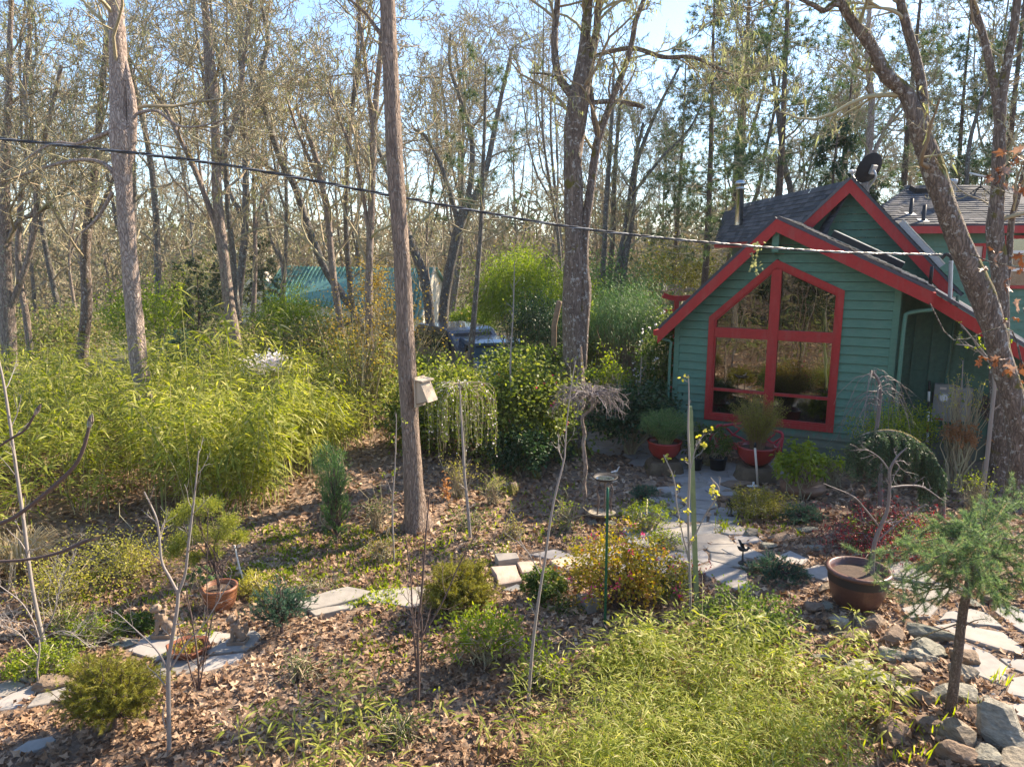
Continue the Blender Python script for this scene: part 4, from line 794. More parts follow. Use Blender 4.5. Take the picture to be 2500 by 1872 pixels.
# mid-distance trees
MID = [
 ("pale leaning trunk with orange moss, second big tree left of the bat box tree", [(596, 1000, 26), (585, 880, 30), (562, 760, 30), (548, 640, 29), (536, 540, 28), (530, 460, 26), (526, 330, 22), (520, 200, 22), (505, 60, 20), (495, -60, 14), (490, -300, 7)], 17.5, 41, 'bark_oak',
   [dict(p=[(532, 560, 18), (508, 500, 15), (478, 420, 14), (440, 340, 12), (400, 260, 10), (350, 190, 8), (300, 120, 5)]), dict(p=[(535, 420, 14), (552, 350, 14), (575, 290, 12), (590, 200, 12), (600, 90, 10), (615, 0, 8)]), dict(p=[(505, 250, 14), (505, 160, 14), (500, 80, 12)], tw=0)]),
 ("black lichen-crusted trunk leaning steeply left above the bamboo", [(905, 840, 18), (860, 755, 22), (822, 700, 22), (786, 640, 22), (748, 540, 20), (722, 460, 20), (690, 400, 18), (665, 330, 18), (642, 250, 17), (634, 180, 16), (655, 100, 12), (640, 20, 9)], 21, 42, 'bark_dark',
   [dict(p=[(634, 260, 12), (612, 180, 10), (590, 100, 8), (600, 20, 6)])]),
 ("slim brown trunk with a snapped top crossing the green metal roof", [(838, 850, 20), (828, 770, 20), (815, 690, 19), (806, 590, 18), (800, 520, 18), (785, 450, 16), (770, 380, 15), (745, 310, 14), (722, 262, 10)], 19, 43, 'bark_oak', [dict(p=[(788, 460, 10), (760, 400, 9), (730, 330, 8), (700, 240, 6)])]),
 ("straight brown pole-like trunk directly behind the bat box tree", [(905, 1060, 24), (903, 900, 24), (900, 740, 22), (903, 600, 21), (908, 480, 20), (912, 330, 18), (922, 200, 16), (935, 60, 14), (930, -60, 9)], 15, 44, 'bark_oak', [dict(p=[(905, 620, 11), (890, 500, 11), (870, 400, 10), (840, 320, 8), (800, 220, 6)]), dict(p=[(908, 300, 12), (895, 180, 10), (880, 60, 8), (870, -30, 5)])]),
 ("moss-ringed dark trunk leaning above the left edge of the bamboo", [(200, 900, 30), (203, 840, 30), (212, 740, 28), (208, 640, 26), (212, 570, 24), (222, 480, 20), (236, 380, 17), (245, 260, 15), (260, 120, 12), (275, 0, 9)], 19, 45, 'bark_moss', [dict(p=[(220, 555, 12), (250, 500, 11), (275, 440, 9), (300, 390, 7)], tw=0)]),
 ("wide pale trunk cut by the picture's left border", [(25, 900, 40), (20, 800, 38), (14, 690, 34), (10, 560, 30), (12, 420, 24), (20, 260, 18), (24, 100, 14), (30, -40, 10)], 16, 46, 'bark_oak', [dict(p=[(22, 760, 18), (60, 660, 16), (84, 560, 15), (95, 420, 13), (118, 300, 11), (150, 160, 9)]), dict(p=[(15, 600, 16), (45, 540, 14), (80, 525, 12), (120, 500, 10), (180, 440, 8)])]),
 ("mossy orange-streaked thin trunk leaning right beside the left-border tree", [(72, 840, 18), (62, 760, 17), (48, 690, 16), (44, 600, 15), (52, 480, 14), (66, 340, 12), (60, 200, 10), (75, 60, 8)], 18, 47, 'bark_oak', []),
 ("dark slender trunk standing behind the dark rounded fir", [(596, 900, 18), (588, 820, 18), (575, 720, 18), (568, 620, 16), (556, 500, 14), (552, 380, 12), (548, 200, 9)], 20, 48, 'bark_dark', []),
 ("left trunk of the wide V-shaped pair beyond the parked cars", [(1052, 880, 26), (1050, 790, 28), (1040, 700, 28), (1022, 640, 27), (1006, 600, 25), (985, 540, 18), (965, 470, 14), (930, 380, 10), (900, 300, 7)], 24, 49, 'bark_dark', []),
 ("grey right trunk of the wide V-shaped pair, dividing into three above the cable", [(1080, 880, 30), (1082, 780, 30), (1090, 700, 28), (1106, 620, 28), (1122, 550, 28), (1136, 510, 24), (1160, 480, 20), (1185, 420, 17), (1205, 330, 14), (1225, 230, 11), (1250, 120, 8)], 24.5, 50, 'bark_dark',
   [dict(p=[(1118, 540, 16), (1098, 470, 15), (1075, 400, 12), (1040, 335, 10), (1010, 315, 6)]), dict(p=[(1140, 500, 16), (1152, 420, 15), (1150, 330, 14), (1120, 230, 12), (1098, 160, 9), (1100, 80, 6)])]),
 ("first trunk of the dark cluster right of the mossy double trunk", [(1466, 800, 16), (1470, 700, 17), (1476, 600, 16), (1480, 500, 14), (1488, 380, 12), (1495, 260, 9), (1500, 120, 6)], 26, 51, 'bark_dark', []),
 ("second upright trunk in the dark cluster beyond the fountain bamboo", [(1486, 800, 15), (1488, 680, 16), (1496, 580, 15), (1500, 440, 12), (1510, 300, 9), (1520, 180, 6)], 27, 52, 'bark_dark', []),
 ("crooked thin trunk in the dark cluster, bending between two straight ones", [(1502, 800, 14), (1503, 690, 15), (1512, 640, 14), (1518, 600, 13), (1528, 540, 11), (1545, 420, 9), (1570, 300, 7)], 26, 53, 'bark_dark', []),
 ("rightmost leaning trunk of the dark cluster near the house's eave", [(1512, 790, 18), (1520, 690, 18), (1530, 610, 17), (1545, 520, 14), (1555, 400, 11), (1600, 280, 9), (1660, 160, 6)], 26, 54, 'bark_dark', [dict(p=[(1548, 470, 9), (1620, 380, 8), (1680, 320, 6), (1720, 240, 4)])]),
 ("pale bare trunk rising behind the satellite dish gable", [(2112, 640, 22), (2112, 470, 22), (2120, 380, 20), (2128, 250, 17), (2118, 130, 14), (2125, 0, 10)], 22, 55, 'bark_pale', [dict(p=[(2110, 430, 12), (2140, 360, 11), (2170, 300, 8), (2210, 240, 5)])]),
 ("blue-grey leaning trunk between the flue and the upper gable", [(1960, 700, 17), (1935, 490, 16), (1915, 400, 15), (1905, 320, 14), (1895, 240, 12), (1880, 150, 9), (1850, 60, 6)], 24, 56, 'bark_dark', []),
 ("slender grey trunk behind the rear roof's right side", [(2368, 640, 13), (2360, 470, 12), (2366, 360, 11), (2385, 280, 9), (2420, 180, 6)], 22, 57, 'bark_dark', []),
]
for (lb, tr, Y, sd_, bk, lm) in MID:
    hero(lb, tr, Y, sd_, lm, bark=bk, sides=10, n=34, specs=S(11, 3.2, 5, 5, 4, t0=.42, s=1.2), flare=1.15, name="bare_tree", lichen=700)

# ------------------------------------------------------------------ background wood: a few kinds of bare oak and conifer, copied
def bare_variant(seed, h, r0, lean, fork, label):
    rng = rng_(seed); n = 22; u = np.linspace(0, 1, n); ph = rng.random(4) * 6.28
    P = np.stack([lean * u * h * .5 + .35 * np.sin(u * 4 + ph[0]) + .12 * np.sin(u * 11 + ph[1]), .3 * np.sin(u * 5 + ph[2]), u * h - .2], -1); r = r0 * (1 - .8 * u) * (1 + .4 * np.exp(-u * 22))
    o = empty("bare_oak_tree", (0, 0, 0), label, "tree", "bare oaks of the far wood"); b = Buf(); roughtube(b, P, r, 9, seed); 
    PP, RR = spawn(rng, P[None], r[None], fork, t0=.28, t1=.8, ln=h * .62, ang=24, K=14, wob=.13, up=.10, rr=.72, tip=.2, rmin=.03); 
    for i in range(len(PP)): roughtube(b, PP[i], RR[i], 7, seed + i)
    part("trunk", b, M['bark_oak' if seed % 2 else 'bark_dark'], o)
    paths = [P] + list(PP); rads = [r] + list(RR)
    b, _, _ = twigcrown(rng, paths, rads, S(9, h * .23, 6, 5, 4, t0=.25, s=2.0)); part("crown", b, M['twig'], o)
    return o
BV = [bare_variant(101, 15, .15, .10, 3, ""), bare_variant(102, 17, .13, -.12, 2, ""), bare_variant(103, 13, .12, .2, 3, ""), bare_variant(104, 16, .16, -.02, 4, ""), bare_variant(105, 11, .09, .05, 2, "")]
rng = rng_(77); first = [True] * 5; trees_xy = []
def place_tree(V, x, y, sc, label, group="bare oaks of the far wood", rz=None):
    k = V; o = BV[k]; z = float(hgt(x, y)); rz = rng.random() * 6.28 if rz is None else rz
    if first[k]:
        first[k] = False; o.location = (x, y, z); o.rotation_euler = (0, 0, rz); o.scale = (sc,) * 3; o['label'] = label; o['group'] = group; return o
    return copy_thing(o, (x, y, z), rz, sc, label, group)
cnt = 0
for ring, (ya, yb, n_) in enumerate(((19, 26, 14), (26, 36, 22), (36, 52, 30), (52, 84, 66))):
    for k in range(n_):
        y = ya + (yb - ya) * rng.random(); x = y * (-.86 + 1.72 * (k + rng.random()) / n_)
        if ring == 0 and x > 3: continue
        if ring <= 1 and 2.5 < x < 16 and y < 31 and rng.random() < .6: continue
        if y < 43 and -.345 * y < x < -.09 * y and rng.random() < .75: continue
        if ring == 0 and -3 < x < 3 and rng.random() < .5: continue
        side = "left of the green metal roof" if x < -14 * y / 50 else ("behind the house" if x > 6 * y / 30 else "between the metal roof and the house")
        lb = ["grey bare oak just past the bamboo, ", "slender bare oak in the middle of the wood, ", "thin hazy bare oak deep in the wood, ", "faint oak at the back of the wood, "][ring] + side
        place_tree(int(rng.integers(0, 5)), x, y, rng.uniform(.75, 1.15), lb)
for (x, y, v, s_) in ((18, 13, 4, .9), (17, 18, 3, .8), (24, 20, 1, .9)):
    place_tree(v, x, y, s_, "bare oak beyond the house's side, its shadow falling on the garden", "bare oaks past the house")
for (x, y, v, s_) in ((-7, -9, 0, .8), (-12, -6, 3, .8), (-4, -14, 1, .9), (-15, -14, 2, .9), (-1, -10, 4, .9), (-19, -4, 3, .9), (-9, -17, 1, .9), (-6, -6, 2, .7), (-10, -11, 4, .9), (-3, -18, 0, 1)):
    place_tree(v, x, y, s_, "bare oak behind the viewer, mirrored in the picture window", "trees mirrored in the window")

def conifer(seed, h, rb, nb, drp, mat, label, name, nl=.22, tuft=False, r0=.14, z0=.12, dens=10):
    rng = rng_(seed); o = empty(name, (0, 0, 0), label, "tree"); P = np.stack([.1 * np.sin(np.linspace(0, 5, 18) + seed), .1 * np.cos(np.linspace(0, 4, 18)), np.linspace(-.2, h, 18)], -1); r = r0 * np.linspace(1, .12, 18)
    b = Buf(); roughtube(b, P, r, 8, seed); part("trunk", b, M['bark_pine'], o)
    t = np.sort(rng.random(nb)) ** .9; z = h * (z0 + (1 - z0) * t); L = rb * (1 - .85 * t) * rng.uniform(.6, 1.1, nb) + .1; a = rng.random(nb) * 6.283; K = 6; u = np.linspace(0, 1, K)
    Bp = np.stack([np.cos(a)[:, None] * L[:, None] * u, np.sin(a)[:, None] * L[:, None] * u, z[:, None] + L[:, None] * (.12 * u - drp * u ** 2)], -1); Bp[:, 1:] += rng.normal(size=(nb, K - 1, 3)) * .05
    b = Buf(); tubes(b, Bp, np.linspace(.022, .008, K)[None].repeat(nb, 0), 3); part("branches", b, M['twig'], o)
    Tp, Tr = spawn(rng, Bp, np.full((nb, K), .01), 9, t0=.25, t1=1, ln=.33, rel=True, ang=55, K=4, wob=.15, up=-.05 if not tuft else .12, rmin=.006); b = Buf(); tubes(b, Tp, Tr, 3, m=1)
    if tuft:
        tip = Tp[:, -1]; n = dens * 4; Pn = np.repeat(tip, n, 0); d = nz(rng.normal(size=Pn.shape) + np.repeat(nz(Tp[:, -1] - Tp[:, -2]), n, 0) * .8); leaves(b, Pn, d, nz(rng.normal(size=Pn.shape)), nl * rng.uniform(.7, 1.1, len(Pn)), .008, 'needle', 0, rng.random(len(Pn)))
    else:
        n = dens; tt = rng.random((len(Tp), n)); Pn = interp(Tp, tt).reshape(-1, 3); tg = np.repeat(nz(Tp[:, -1] - Tp[:, 0]), n, 0); d = nz(tg + rng.normal(size=Pn.shape) * .5 - UZ * .15)
        leaves(b, Pn, d, nz(rng.normal(size=Pn.shape) * .4 + UZ), nl * rng.uniform(.6, 1.2, len(Pn)), .022, 'quad', .25, rng.random(len(Pn)))
    part("needles", b, [M[mat], M['twig']], o); return o
def put(o, x, y, sc=1, rz=0): o.location = (float(x), float(y), float(hgt(x, y))); o.scale = (sc,) * 3; o.rotation_euler = (0, 0, rz); return o
pA = conifer(201, 15, 2.6, 70, .05, 'pine', "tall pine with a bare lower trunk behind the chimney flue", "pine_tree", .24, True, .17, .25, 9)
p0 = D(1893, 500, 23); put(pA, p0[0], 23)
pn = [((1725, 26.0), "pine showing between the cable and the chimney flue"), ((1795, 29.0), "deeper pine left of the chimney flue"), ((2050, 31.0), "far pine above the long shingled roof"), ((2205, 27.0), "pine behind the leaning mossy oak's fork"), ((2330, 25.0), "dense pine over the rear roof's ridge"), ((2440, 23.0), "pine behind the forked grey trunk"), ((1655, 33.0), "far pine above the picture window's gable"), ((2530, 26), "pine reaching in over the right border")]
for i, ((px, Y), lb) in enumerate(pn):
    q = D(px, 500, Y); copy_thing(pA, (q[0], Y, float(hgt(q[0], Y))), i * 1.3, [.95, 1.1, .9, 1.05, .85, .95, .9, 1.1, .8][i], lb, "pines behind the house")
pA['group'] = "pines behind the house"
fA = conifer(202, 7.5, 2.0, 90, .35, 'green_dark', "dark fir rising just behind the satellite dish", "fir_tree", .16, False, .11, .05, 12)
q = D(2035, 480, 20.5); put(fA, q[0], 20.5)
for i, (px, Y, s_, lb) in enumerate(((2290, 22, .75, "dark fir mostly hidden behind the leaning oak"), (2120, 26, .9, "dark fir further behind the satellite dish"), (470, 24, .55, "dark fir behind the pale forked trunk"), (540, 27, .65, "shaded fir between the two leaning trunks"), (430, 30, .55, "small far fir left of the pale trunk"), (640, 30, .7, "dim fir left of the green metal roof"), (1335, 27, .55, "dark evergreen left of the mossy double trunk"), (2480, 20, .8, "fir filling the gap at the right border"))):
    q = D(px, 600, Y); copy_thing(fA, (q[0], Y, float(hgt(q[0], Y))), i * 1.1, s_, lb, "dark firs in the wood")
fA['group'] = "dark firs in the wood"
for i, (x, y, s_) in enumerate(((-5, -12, 1.0), (-8, -13, 1.2), (-11, -12, 1.1), (-14, -10, 1.2), (-17, -8, 1.2), (-2, -14, 1.1), (1, -15, 1.1), (-20, -12, 1.4), (-12, -17, 1.5), (-6, -18, 1.5), (-9, -8.5, .8), (-15, -5, .9), (-3.5, -9, .8), (4, -12, 1.2))):
    copy_thing(fA, (x, y, float(hgt(x, y))), i, s_, "dark fir behind the viewer, mirrored in the picture window", "firs mirrored in the window")
# thin pole pine in front of the wood
def polepine():
    rng = rng_(8); P, r = pxpath([(1148, 880, 18), (1152, 830, 17), (1160, 740, 15), (1168, 640, 14), (1176, 520, 12), (1180, 400, 10), (1184, 280, 8), (1186, 150, 5)], 17, 40)
    z = float(hgt(P[0][0], P[0][1])); P = np.vstack([[P[0][0], P[0][1], z - .1], P]); r = np.append(r[0], r); o = empty("young_pine_tree", P[0], "thin dark pole of a young pine with sparse long-needled tufts by the cars", "tree")
    b = Buf(); roughtube(b, P, r, 8, 3); part("trunk", b, M['bark_dark'], o)
    Bp, Br = spawn(rng, P[None], r[None], 34, t0=.42, t1=1, ln=1.5, ang=75, K=6, wob=.12, up=.08, rr=.35, tip=.4, rmin=.007, asp=.6); b = Buf(); tubes(b, Bp, Br, 4); part("branches", b, M['twig'], o)
    b = Buf(); n = 60; tip = np.concatenate([Bp[:, -1], Bp[:, -2]]); Pn = np.repeat(tip, n, 0); leaves(b, Pn, nz(rng.normal(size=Pn.shape) + UZ * .2), nz(rng.normal(size=Pn.shape)), .2 * rng.uniform(.7, 1.1, len(Pn)), .004, 'needle'); part("needles", b, M['pine'], o)
polepine()
# ------------------------------------------------------------------ far buildings and cars
def barn():
    Y = 44; o = empty("metal_roofed_house", D(850, 800, Y), "low cream house with a ribbed teal metal roof, seen through the trunks", "house")
    a0 = D(640, 730, Y); a1 = D(1028, 778, Y - 3); b0 = D(690, 650, Y + 3); b1 = D(1058, 656, Y - 1); g0 = D(1088, 775, Y + 1)
    n = nz(np.cross(a1 - a0, b0 - a0)); n = n if n @ (np.array([0, 0, CZ]) - a0) > 0 else -n
    b = Buf(); prism(b, [a0, a1, b1, b0], -n * .1); rf = part("roof", b, M['roof_green'], o)
    for i in range(38):
        t = i / 37; p = a0 + (a1 - a0) * t; q = b0 + (b1 - b0) * t; b = Buf(); bar(b, p + n * .03, q + n * .03, .05, .10, n); part("roof_rib", b, M['roof_green'], rf)
    b = Buf(); back = D(1085, 690, Y + 1); prism(b, [a1 + [0.1, .1, -.1], b1 + [.05, .1, -.15], g0 + [0, 0, 1.6], g0 - UZ * 1.6, a1 - UZ * 2.2], np.array([.1, .3, 0])); part("gable_wall", b, M['wall_cream'], o)
    b = Buf(); bar(b, b1 + n * .05, g0 + UZ * 1.9, .5, .1); part("roof", b, M['roof_green'], o)
    b = Buf(); bar(b, a1 + [.1, 0, 0], b1 + [.1, 0, 0], .08, .35); part("barge_board", b, M['wall_cream'], o)
    b = Buf(); prism(b, [a0 + [.3, .5, -.1], a1 + [0, .5, -.1], a1 + [0, .5, -2.4], a0 + [.3, .5, -2.4]], np.array([0, .2, 0])); part("front_wall", b, M['wall_cream'], o)
    for t in (.2, .5, .8):
        p = a0 + (a1 - a0) * t + np.array([0, .38, -1.0]); b = Buf(); box(b, p, ((.5, 0, 0), (0, .1, 0), (0, 0, .4))); part("window", b, M['black'], o)
barn()
def shed():
    o = empty("white_outbuilding", D(618, 700, 46), "small white outbuilding gable left of the teal roof, hidden by trunks", "outbuilding")
    p = D(622, 715, 46); b = Buf(); prism(b, [p + [-.9, 0, -2], p + [.9, 0, -2], p + [.9, 0, .2], p + [.3, 0, 1.3], p + [-.9, 0, .4]], np.array([0, 2, 0])); part("wall", b, M['wall_cream'], o)
    b = Buf(); bar(b, p + [1.2, 0, -.1], p + [.2, 0, 1.5], .3, .1, (0, 1, 0)); part("roof", b, M['roof_green'], o)
shed()
def car(x, y, rz, L, Hh, prof, mat, label, ylow=.25):
    z = float(hgt(x, y)); o = empty("parked_car", (x, y, z), label, "car", "cars parked among the trees"); ca, sa = math.cos(rz), math.sin(rz); ax = np.array([ca, sa, 0]); si = np.array([-sa, ca, 0]); c = np.array([x, y, z]); w = .88
    def pt(u, v, h): return c + ax * u + si * v + UZ * h
    b = Buf(); sides = [(-w, 0), (w, 0)]
    P = prof; k = len(P); V = []
    for v in (-1, -.93, .93, 1):
        for u, h in P:
            inn = .90 if h > .95 * Hh * .6 else 1.0; sh = .97 if abs(v) == 1 else 1.0
            V.append(pt(u * sh, v * w * (inn if h > .62 * Hh else 1), h if abs(v) < 1 else h * .985 + .01))
    q = []
    for j in range(3):
        for i in range(k): q.append([j * k + i, j * k + (i + 1) % k, (j + 1) * k + (i + 1) % k, (j + 1) * k + i])
    b.add(V, q=q, poly=[list(range(k))[::-1], list(range(3 * k, 4 * k))]); part("body", b, M[mat], o)
    def strip(pts, nm, m, off):
        b = Buf(); prism(b, pts, off); return part(nm, b, M[m], o)
    # glass band, both sides and rear
    hz0, hz1 = Hh * .60, Hh * .92; xs = [u for u, h in P if h > Hh * .85]; xa, xb = min(xs) + .05, max(xs) - .05
    for s_ in (-1, 1): strip([pt(xa - .25, s_ * w * .97, hz0), pt(xb + .35, s_ * w * .97, hz0), pt(xb, s_ * w * .915, hz1), pt(xa, s_ * w * .915, hz1)], "side_window", 'carglass', si * s_ * .02)
    strip([pt(xa - .40, -.7, hz0), pt(xa - .40, .7, hz0), pt(xa - .12, .62, hz1), pt(xa - .12, -.62, hz1)], "rear_window", 'black', -ax * .03)
    strip([pt(xb + .62, -.7, hz0), pt(xb + .62, .7, hz0), pt(xb + .14, .62, hz1), pt(xb + .14, -.62, hz1)], "windscreen", 'black', ax * .03)
    for s_ in (-1, 1):
        strip([pt(-L / 2 - .01, s_ * .62, hz0 - .32), pt(-L / 2 - .01, s_ * .84, hz0 - .32), pt(-L / 2 + .02, s_ * .84, hz0 + .02), pt(-L / 2 + .02, s_ * .62, hz0 + .02)], "tail_light", 'tail', -ax * .04)
        strip([pt(L / 2, s_ * .55, hz0 - .25), pt(L / 2, s_ * .82, hz0 - .25), pt(L / 2 - .05, s_ * .82, hz0 - .08), pt(L / 2 - .05, s_ * .55, hz0 - .08)], "headlight", 'steel', ax * .04)
        for u in (-L * .31, L * .31):
            cc = pt(u, s_ * w * .93, .33); b = Buf(); a = np.arange(20) / 20 * 6.283; prism(b, [cc - si * s_ * .1 + ax * .33 * math.cos(t) + UZ * .33 * math.sin(t) for t in a], si * s_ * .2); wh = part("wheel", b, M['tyre'], o)
            b = Buf(); prism(b, [cc + si * s_ * .1 + ax * .2 * math.cos(t) + UZ * .2 * math.sin(t) for t in a], si * s_ * .015); part("rim", b, M['galv'], wh)
    return o
c1 = D(1135, 880, 22.0); suv = [(-2.2, .35), (2.2, .35), (2.25, .8), (2.1, 1.0), (1.1, 1.12), (.45, 1.68), (.2, 1.74), (-1.7, 1.74), (-1.95, 1.66), (-2.22, 1.05)]
car(c1[0], 22.0, R(-60), 4.45, 1.74, suv, 'car_dark', "dark sport utility car with a red high brake light behind the flowering hedge")
c2 = D(1205, 890, 20.4); sed = [(-2.2, .35), (2.2, .35), (2.25, .7), (2.1, .86), (1.0, 1.0), (.35, 1.40), (.0, 1.46), (-1.0, 1.44), (-1.7, 1.06), (-2.2, .98)]
car(c2[0], 20.4, R(-75), 4.4, 1.46, sed, 'car_blue', "lower blue car beside the dark sport utility car")
def pergola():
    Y = 15.6; c = D(1650, 745, Y); o = empty("red_garden_gate", D(1650, 1000, Y), "red wooden garden gateway with upturned beam behind the house's eave", "garden gate")
    bt = D(1618, 726, Y); et = D(1760, 722, Y); b = Buf(); pts = spline([bt + UZ * .05, bt + [.25, 0, -.02], (bt + et) / 2 - UZ * .02, et - [.2, 0, .0], et + UZ * .06], 14)
    for i in range(13): bar(b, pts[i], pts[i + 1], .12, .11)
    part("top_beam", b, M['red_paint'], o)
    for px in (1652, 1745):
        p = D(px, 727, Y); b = Buf(); g = p.copy(); g[2] = float(hgt(p[0], p[1])) - .1; bar(b, g, p, .09, .09, (0, 1, 0)); part("post", b, M['red_paint'], o)
    b = Buf(); bar(b, D(1622, 760, Y), D(1760, 758, Y), .08, .08); part("lower_beam", b, M['red_paint'], o)
    b = Buf(); bar(b, D(1632, 860, Y - .2), D(1655, 838, Y - .2), .06, .06); part("brace", b, M['red_paint'], o)
    rng = rng_(3); q = D(1662, 712, Y); b = Buf(); Bp = np.array([[q + [-.4, 0, 0], q + [-.1, .05, .06], q + [.2, 0, .02], q + [.5, 0, .05]]]); tw, tr = spawn(rng, spline(Bp[0], 12)[None], np.full((1, 12), .02), 30, t0=0, t1=1, ln=.22, ang=60, K=5, wob=.5, up=.1, rmin=.008); tubes(b, tw, tr, 4, rnd=.3); 
    tag(part("vine_tangle", b, M['twig_grey'], None, loc=q), "knot of bare grey vine lying on the red gateway beam", "vine")
pergola()

# ------------------------------------------------------------------ the garden: paths of flagstone
def clip_half(poly, p, n):
    out = []
    for i in range(len(poly)):
        a, b = poly[i], poly[(i + 1) % len(poly)]; da = (a - p) @ n; db = (b - p) @ n
        if da <= 0: out.append(a)
        if da * db < 0: out.append(a + (b - a) * da / (da - db))
    return out
STONES = []
def flag(poly, parent, name="flagstone", mat='flag', th=.06, lift=.012, rnd=None, seed=0):
    rng = rng_(seed + 500); P = np.array([p[:2] for p in poly]); k = len(P)
    # wobble the outline
    Q = []
    for i in range(k):
        a, b = P[i], P[(i + 1) % k]; Q.append(a); Q.append((a + b) / 2 + rng.normal(size=2) * .025 * min(1, np.linalg.norm(b - a)))
    Q = np.array(Q); c = Q.mean(0); z = float(hgt(c[0], c[1])); tilt = rng.normal(size=2) * .015
    zz = np.array([float(hgt(q[0], q[1])) for q in Q]) * .6 + z * .4 + (Q - c) @ tilt + lift + rng.random() * .012
    inn = c + (Q - c) * .955; b = Buf(); k = len(Q)
    V = np.vstack([np.column_stack([Q, zz - th]), np.column_stack([Q, zz - .008]), np.column_stack([inn, zz])])
    f = [[i, (i + 1) % k, k + (i + 1) % k, k + i] for i in range(k)] + [[k + i, k + (i + 1) % k, 2 * k + (i + 1) % k, 2 * k + i] for i in range(k)] + [list(range(2 * k, 3 * k))]
    area = 0.5 * sum(Q[i][0] * Q[(i + 1) % k][1] - Q[(i + 1) % k][0] * Q[i][1] for i in range(k))
    if area < 0: f = [g[::-1] for g in f]
    b.add(V, poly=f, rnd=rng.random() if rnd is None else rnd); STONES.append(Q)
    part(name, b, M[mat], parent)
def voronoi_path(parent, line, hw, cell, seed, mat='flag', keep=.94, gap=.022):
    rng = rng_(seed); L = np.array([Gd(*p)[:2] for p in line]); S = spline(np.column_stack([L, np.zeros(len(L))]), 60)[:, :2]
    lo = S.min(0) - hw; hi = S.max(0) + hw; pts = []
    for x in np.arange(lo[0], hi[0], cell):
        for y in np.arange(lo[1], hi[1], cell * .8): pts.append([x + rng.uniform(-.42, .42) * cell, y + rng.uniform(-.36, .36) * cell])
    pts = np.array(pts); dm = np.min(np.linalg.norm(pts[:, None] - S[None], axis=2), 1); core = dm < hw + cell
    pts = pts[core]; dm = dm[core]
    for i in np.where(dm < hw)[0]:
        if rng.random() > keep: continue
        poly = [pts[i] + np.array(o) * cell * 1.1 for o in ((-1, -1), (1, -1), (1, 1), (-1, 1))]
        for j in range(len(pts)):
            if j == i or np.linalg.norm(pts[j] - pts[i]) > cell * 2.6: continue
            d = pts[j] - pts[i]; n = d / np.linalg.norm(d); poly = clip_half(poly, (pts[i] + pts[j]) / 2 - n * gap, n)
            if len(poly) < 3: break
        if len(poly) >= 3:
            P = np.array(poly); 
            if P[:, 0].std() > .03: flag(poly, parent, seed=seed * 50 + i, mat=mat)
def structure_root(name, loc=(0, 0, 0)):
    o = bpy.data.objects.new(name, None); scene.collection.objects.link(o); o['kind'] = 'structure'; WL[o.name] = np.zeros(3); return o
path = structure_root("garden_path")
voronoi_path(path, [(1330, 1062), (1440, 1075), (1560, 1095), (1680, 1140), (1760, 1165)], .66, .44, 2, gap=.016, keep=1)
voronoi_path(path, [(1500, 1030), (1540, 985), (1570, 960)], .35, .38, 4)
voronoi_path(path, [(1780, 1150), (1730, 1180), (1695, 1215), (1680, 1260), (1700, 1300), (1700, 1345)], .64, .44, 3, gap=.015, keep=1)
voronoi_path(path, [(1670, 1325), (1600, 1345), (1500, 1360), (1420, 1372)], .42, .42, 6, gap=.016, keep=1)
voronoi_path(path, [(2030, 1402), (2100, 1410), (2190, 1432)], .22, .34, 8, gap=.015)
voronoi_path(path, [(880, 1455), (760, 1488), (640, 1545), (520, 1592), (400, 1605), (280, 1592), (170, 1640), (60, 1712), (-60, 1745)], .27, .42, 7)
for i, pl in enumerate([
    [(1760, 1342), (1803, 1329), (1879, 1363), (1855, 1368), (1797, 1360)], [(1892, 1363), (1929, 1345), (1974, 1368), (1955, 1381), (1908, 1374)],
    [(1960, 1392), (1997, 1379), (2034, 1389), (2013, 1416), (1976, 1413)], [(2287, 1518), (2308, 1495), (2371, 1487), (2413, 1500), (2450, 1537), (2380, 1528), (2320, 1512)],
    [(2275, 1530), (2330, 1520), (2390, 1536), (2450, 1548), (2498, 1584), (2498, 1603), (2434, 1589), (2345, 1560)], [(2337, 1579), (2355, 1569), (2418, 1597), (2468, 1637), (2440, 1674), (2390, 1653), (2355, 1616)],
    [(2439, 1610), (2520, 1613), (2520, 1653), (2476, 1637)], [(2471, 1660), (2520, 1655), (2520, 1710), (2455, 1697)], [(2466, 1722), (2530, 1716), (2530, 1768), (2450, 1738)],
    [(2420, 1490), (2470, 1480), (2530, 1500), (2530, 1560), (2470, 1530)], [(2200, 1490), (2260, 1470), (2290, 1485), (2270, 1510), (2220, 1515)], [(2230, 1440), (2300, 1425), (2340, 1440), (2290, 1470), (2240, 1465)],
    [(2070, 1395), (2120, 1385), (2150, 1400), (2100, 1420)], [(1730, 1370), (1760, 1372), (1790, 1385), (1750, 1392)], [(30, 1838), (70, 1812), (128, 1800), (140, 1808), (100, 1832), (50, 1845)]]):
    flag([Gd(*p) for p in pl], path, seed=i)
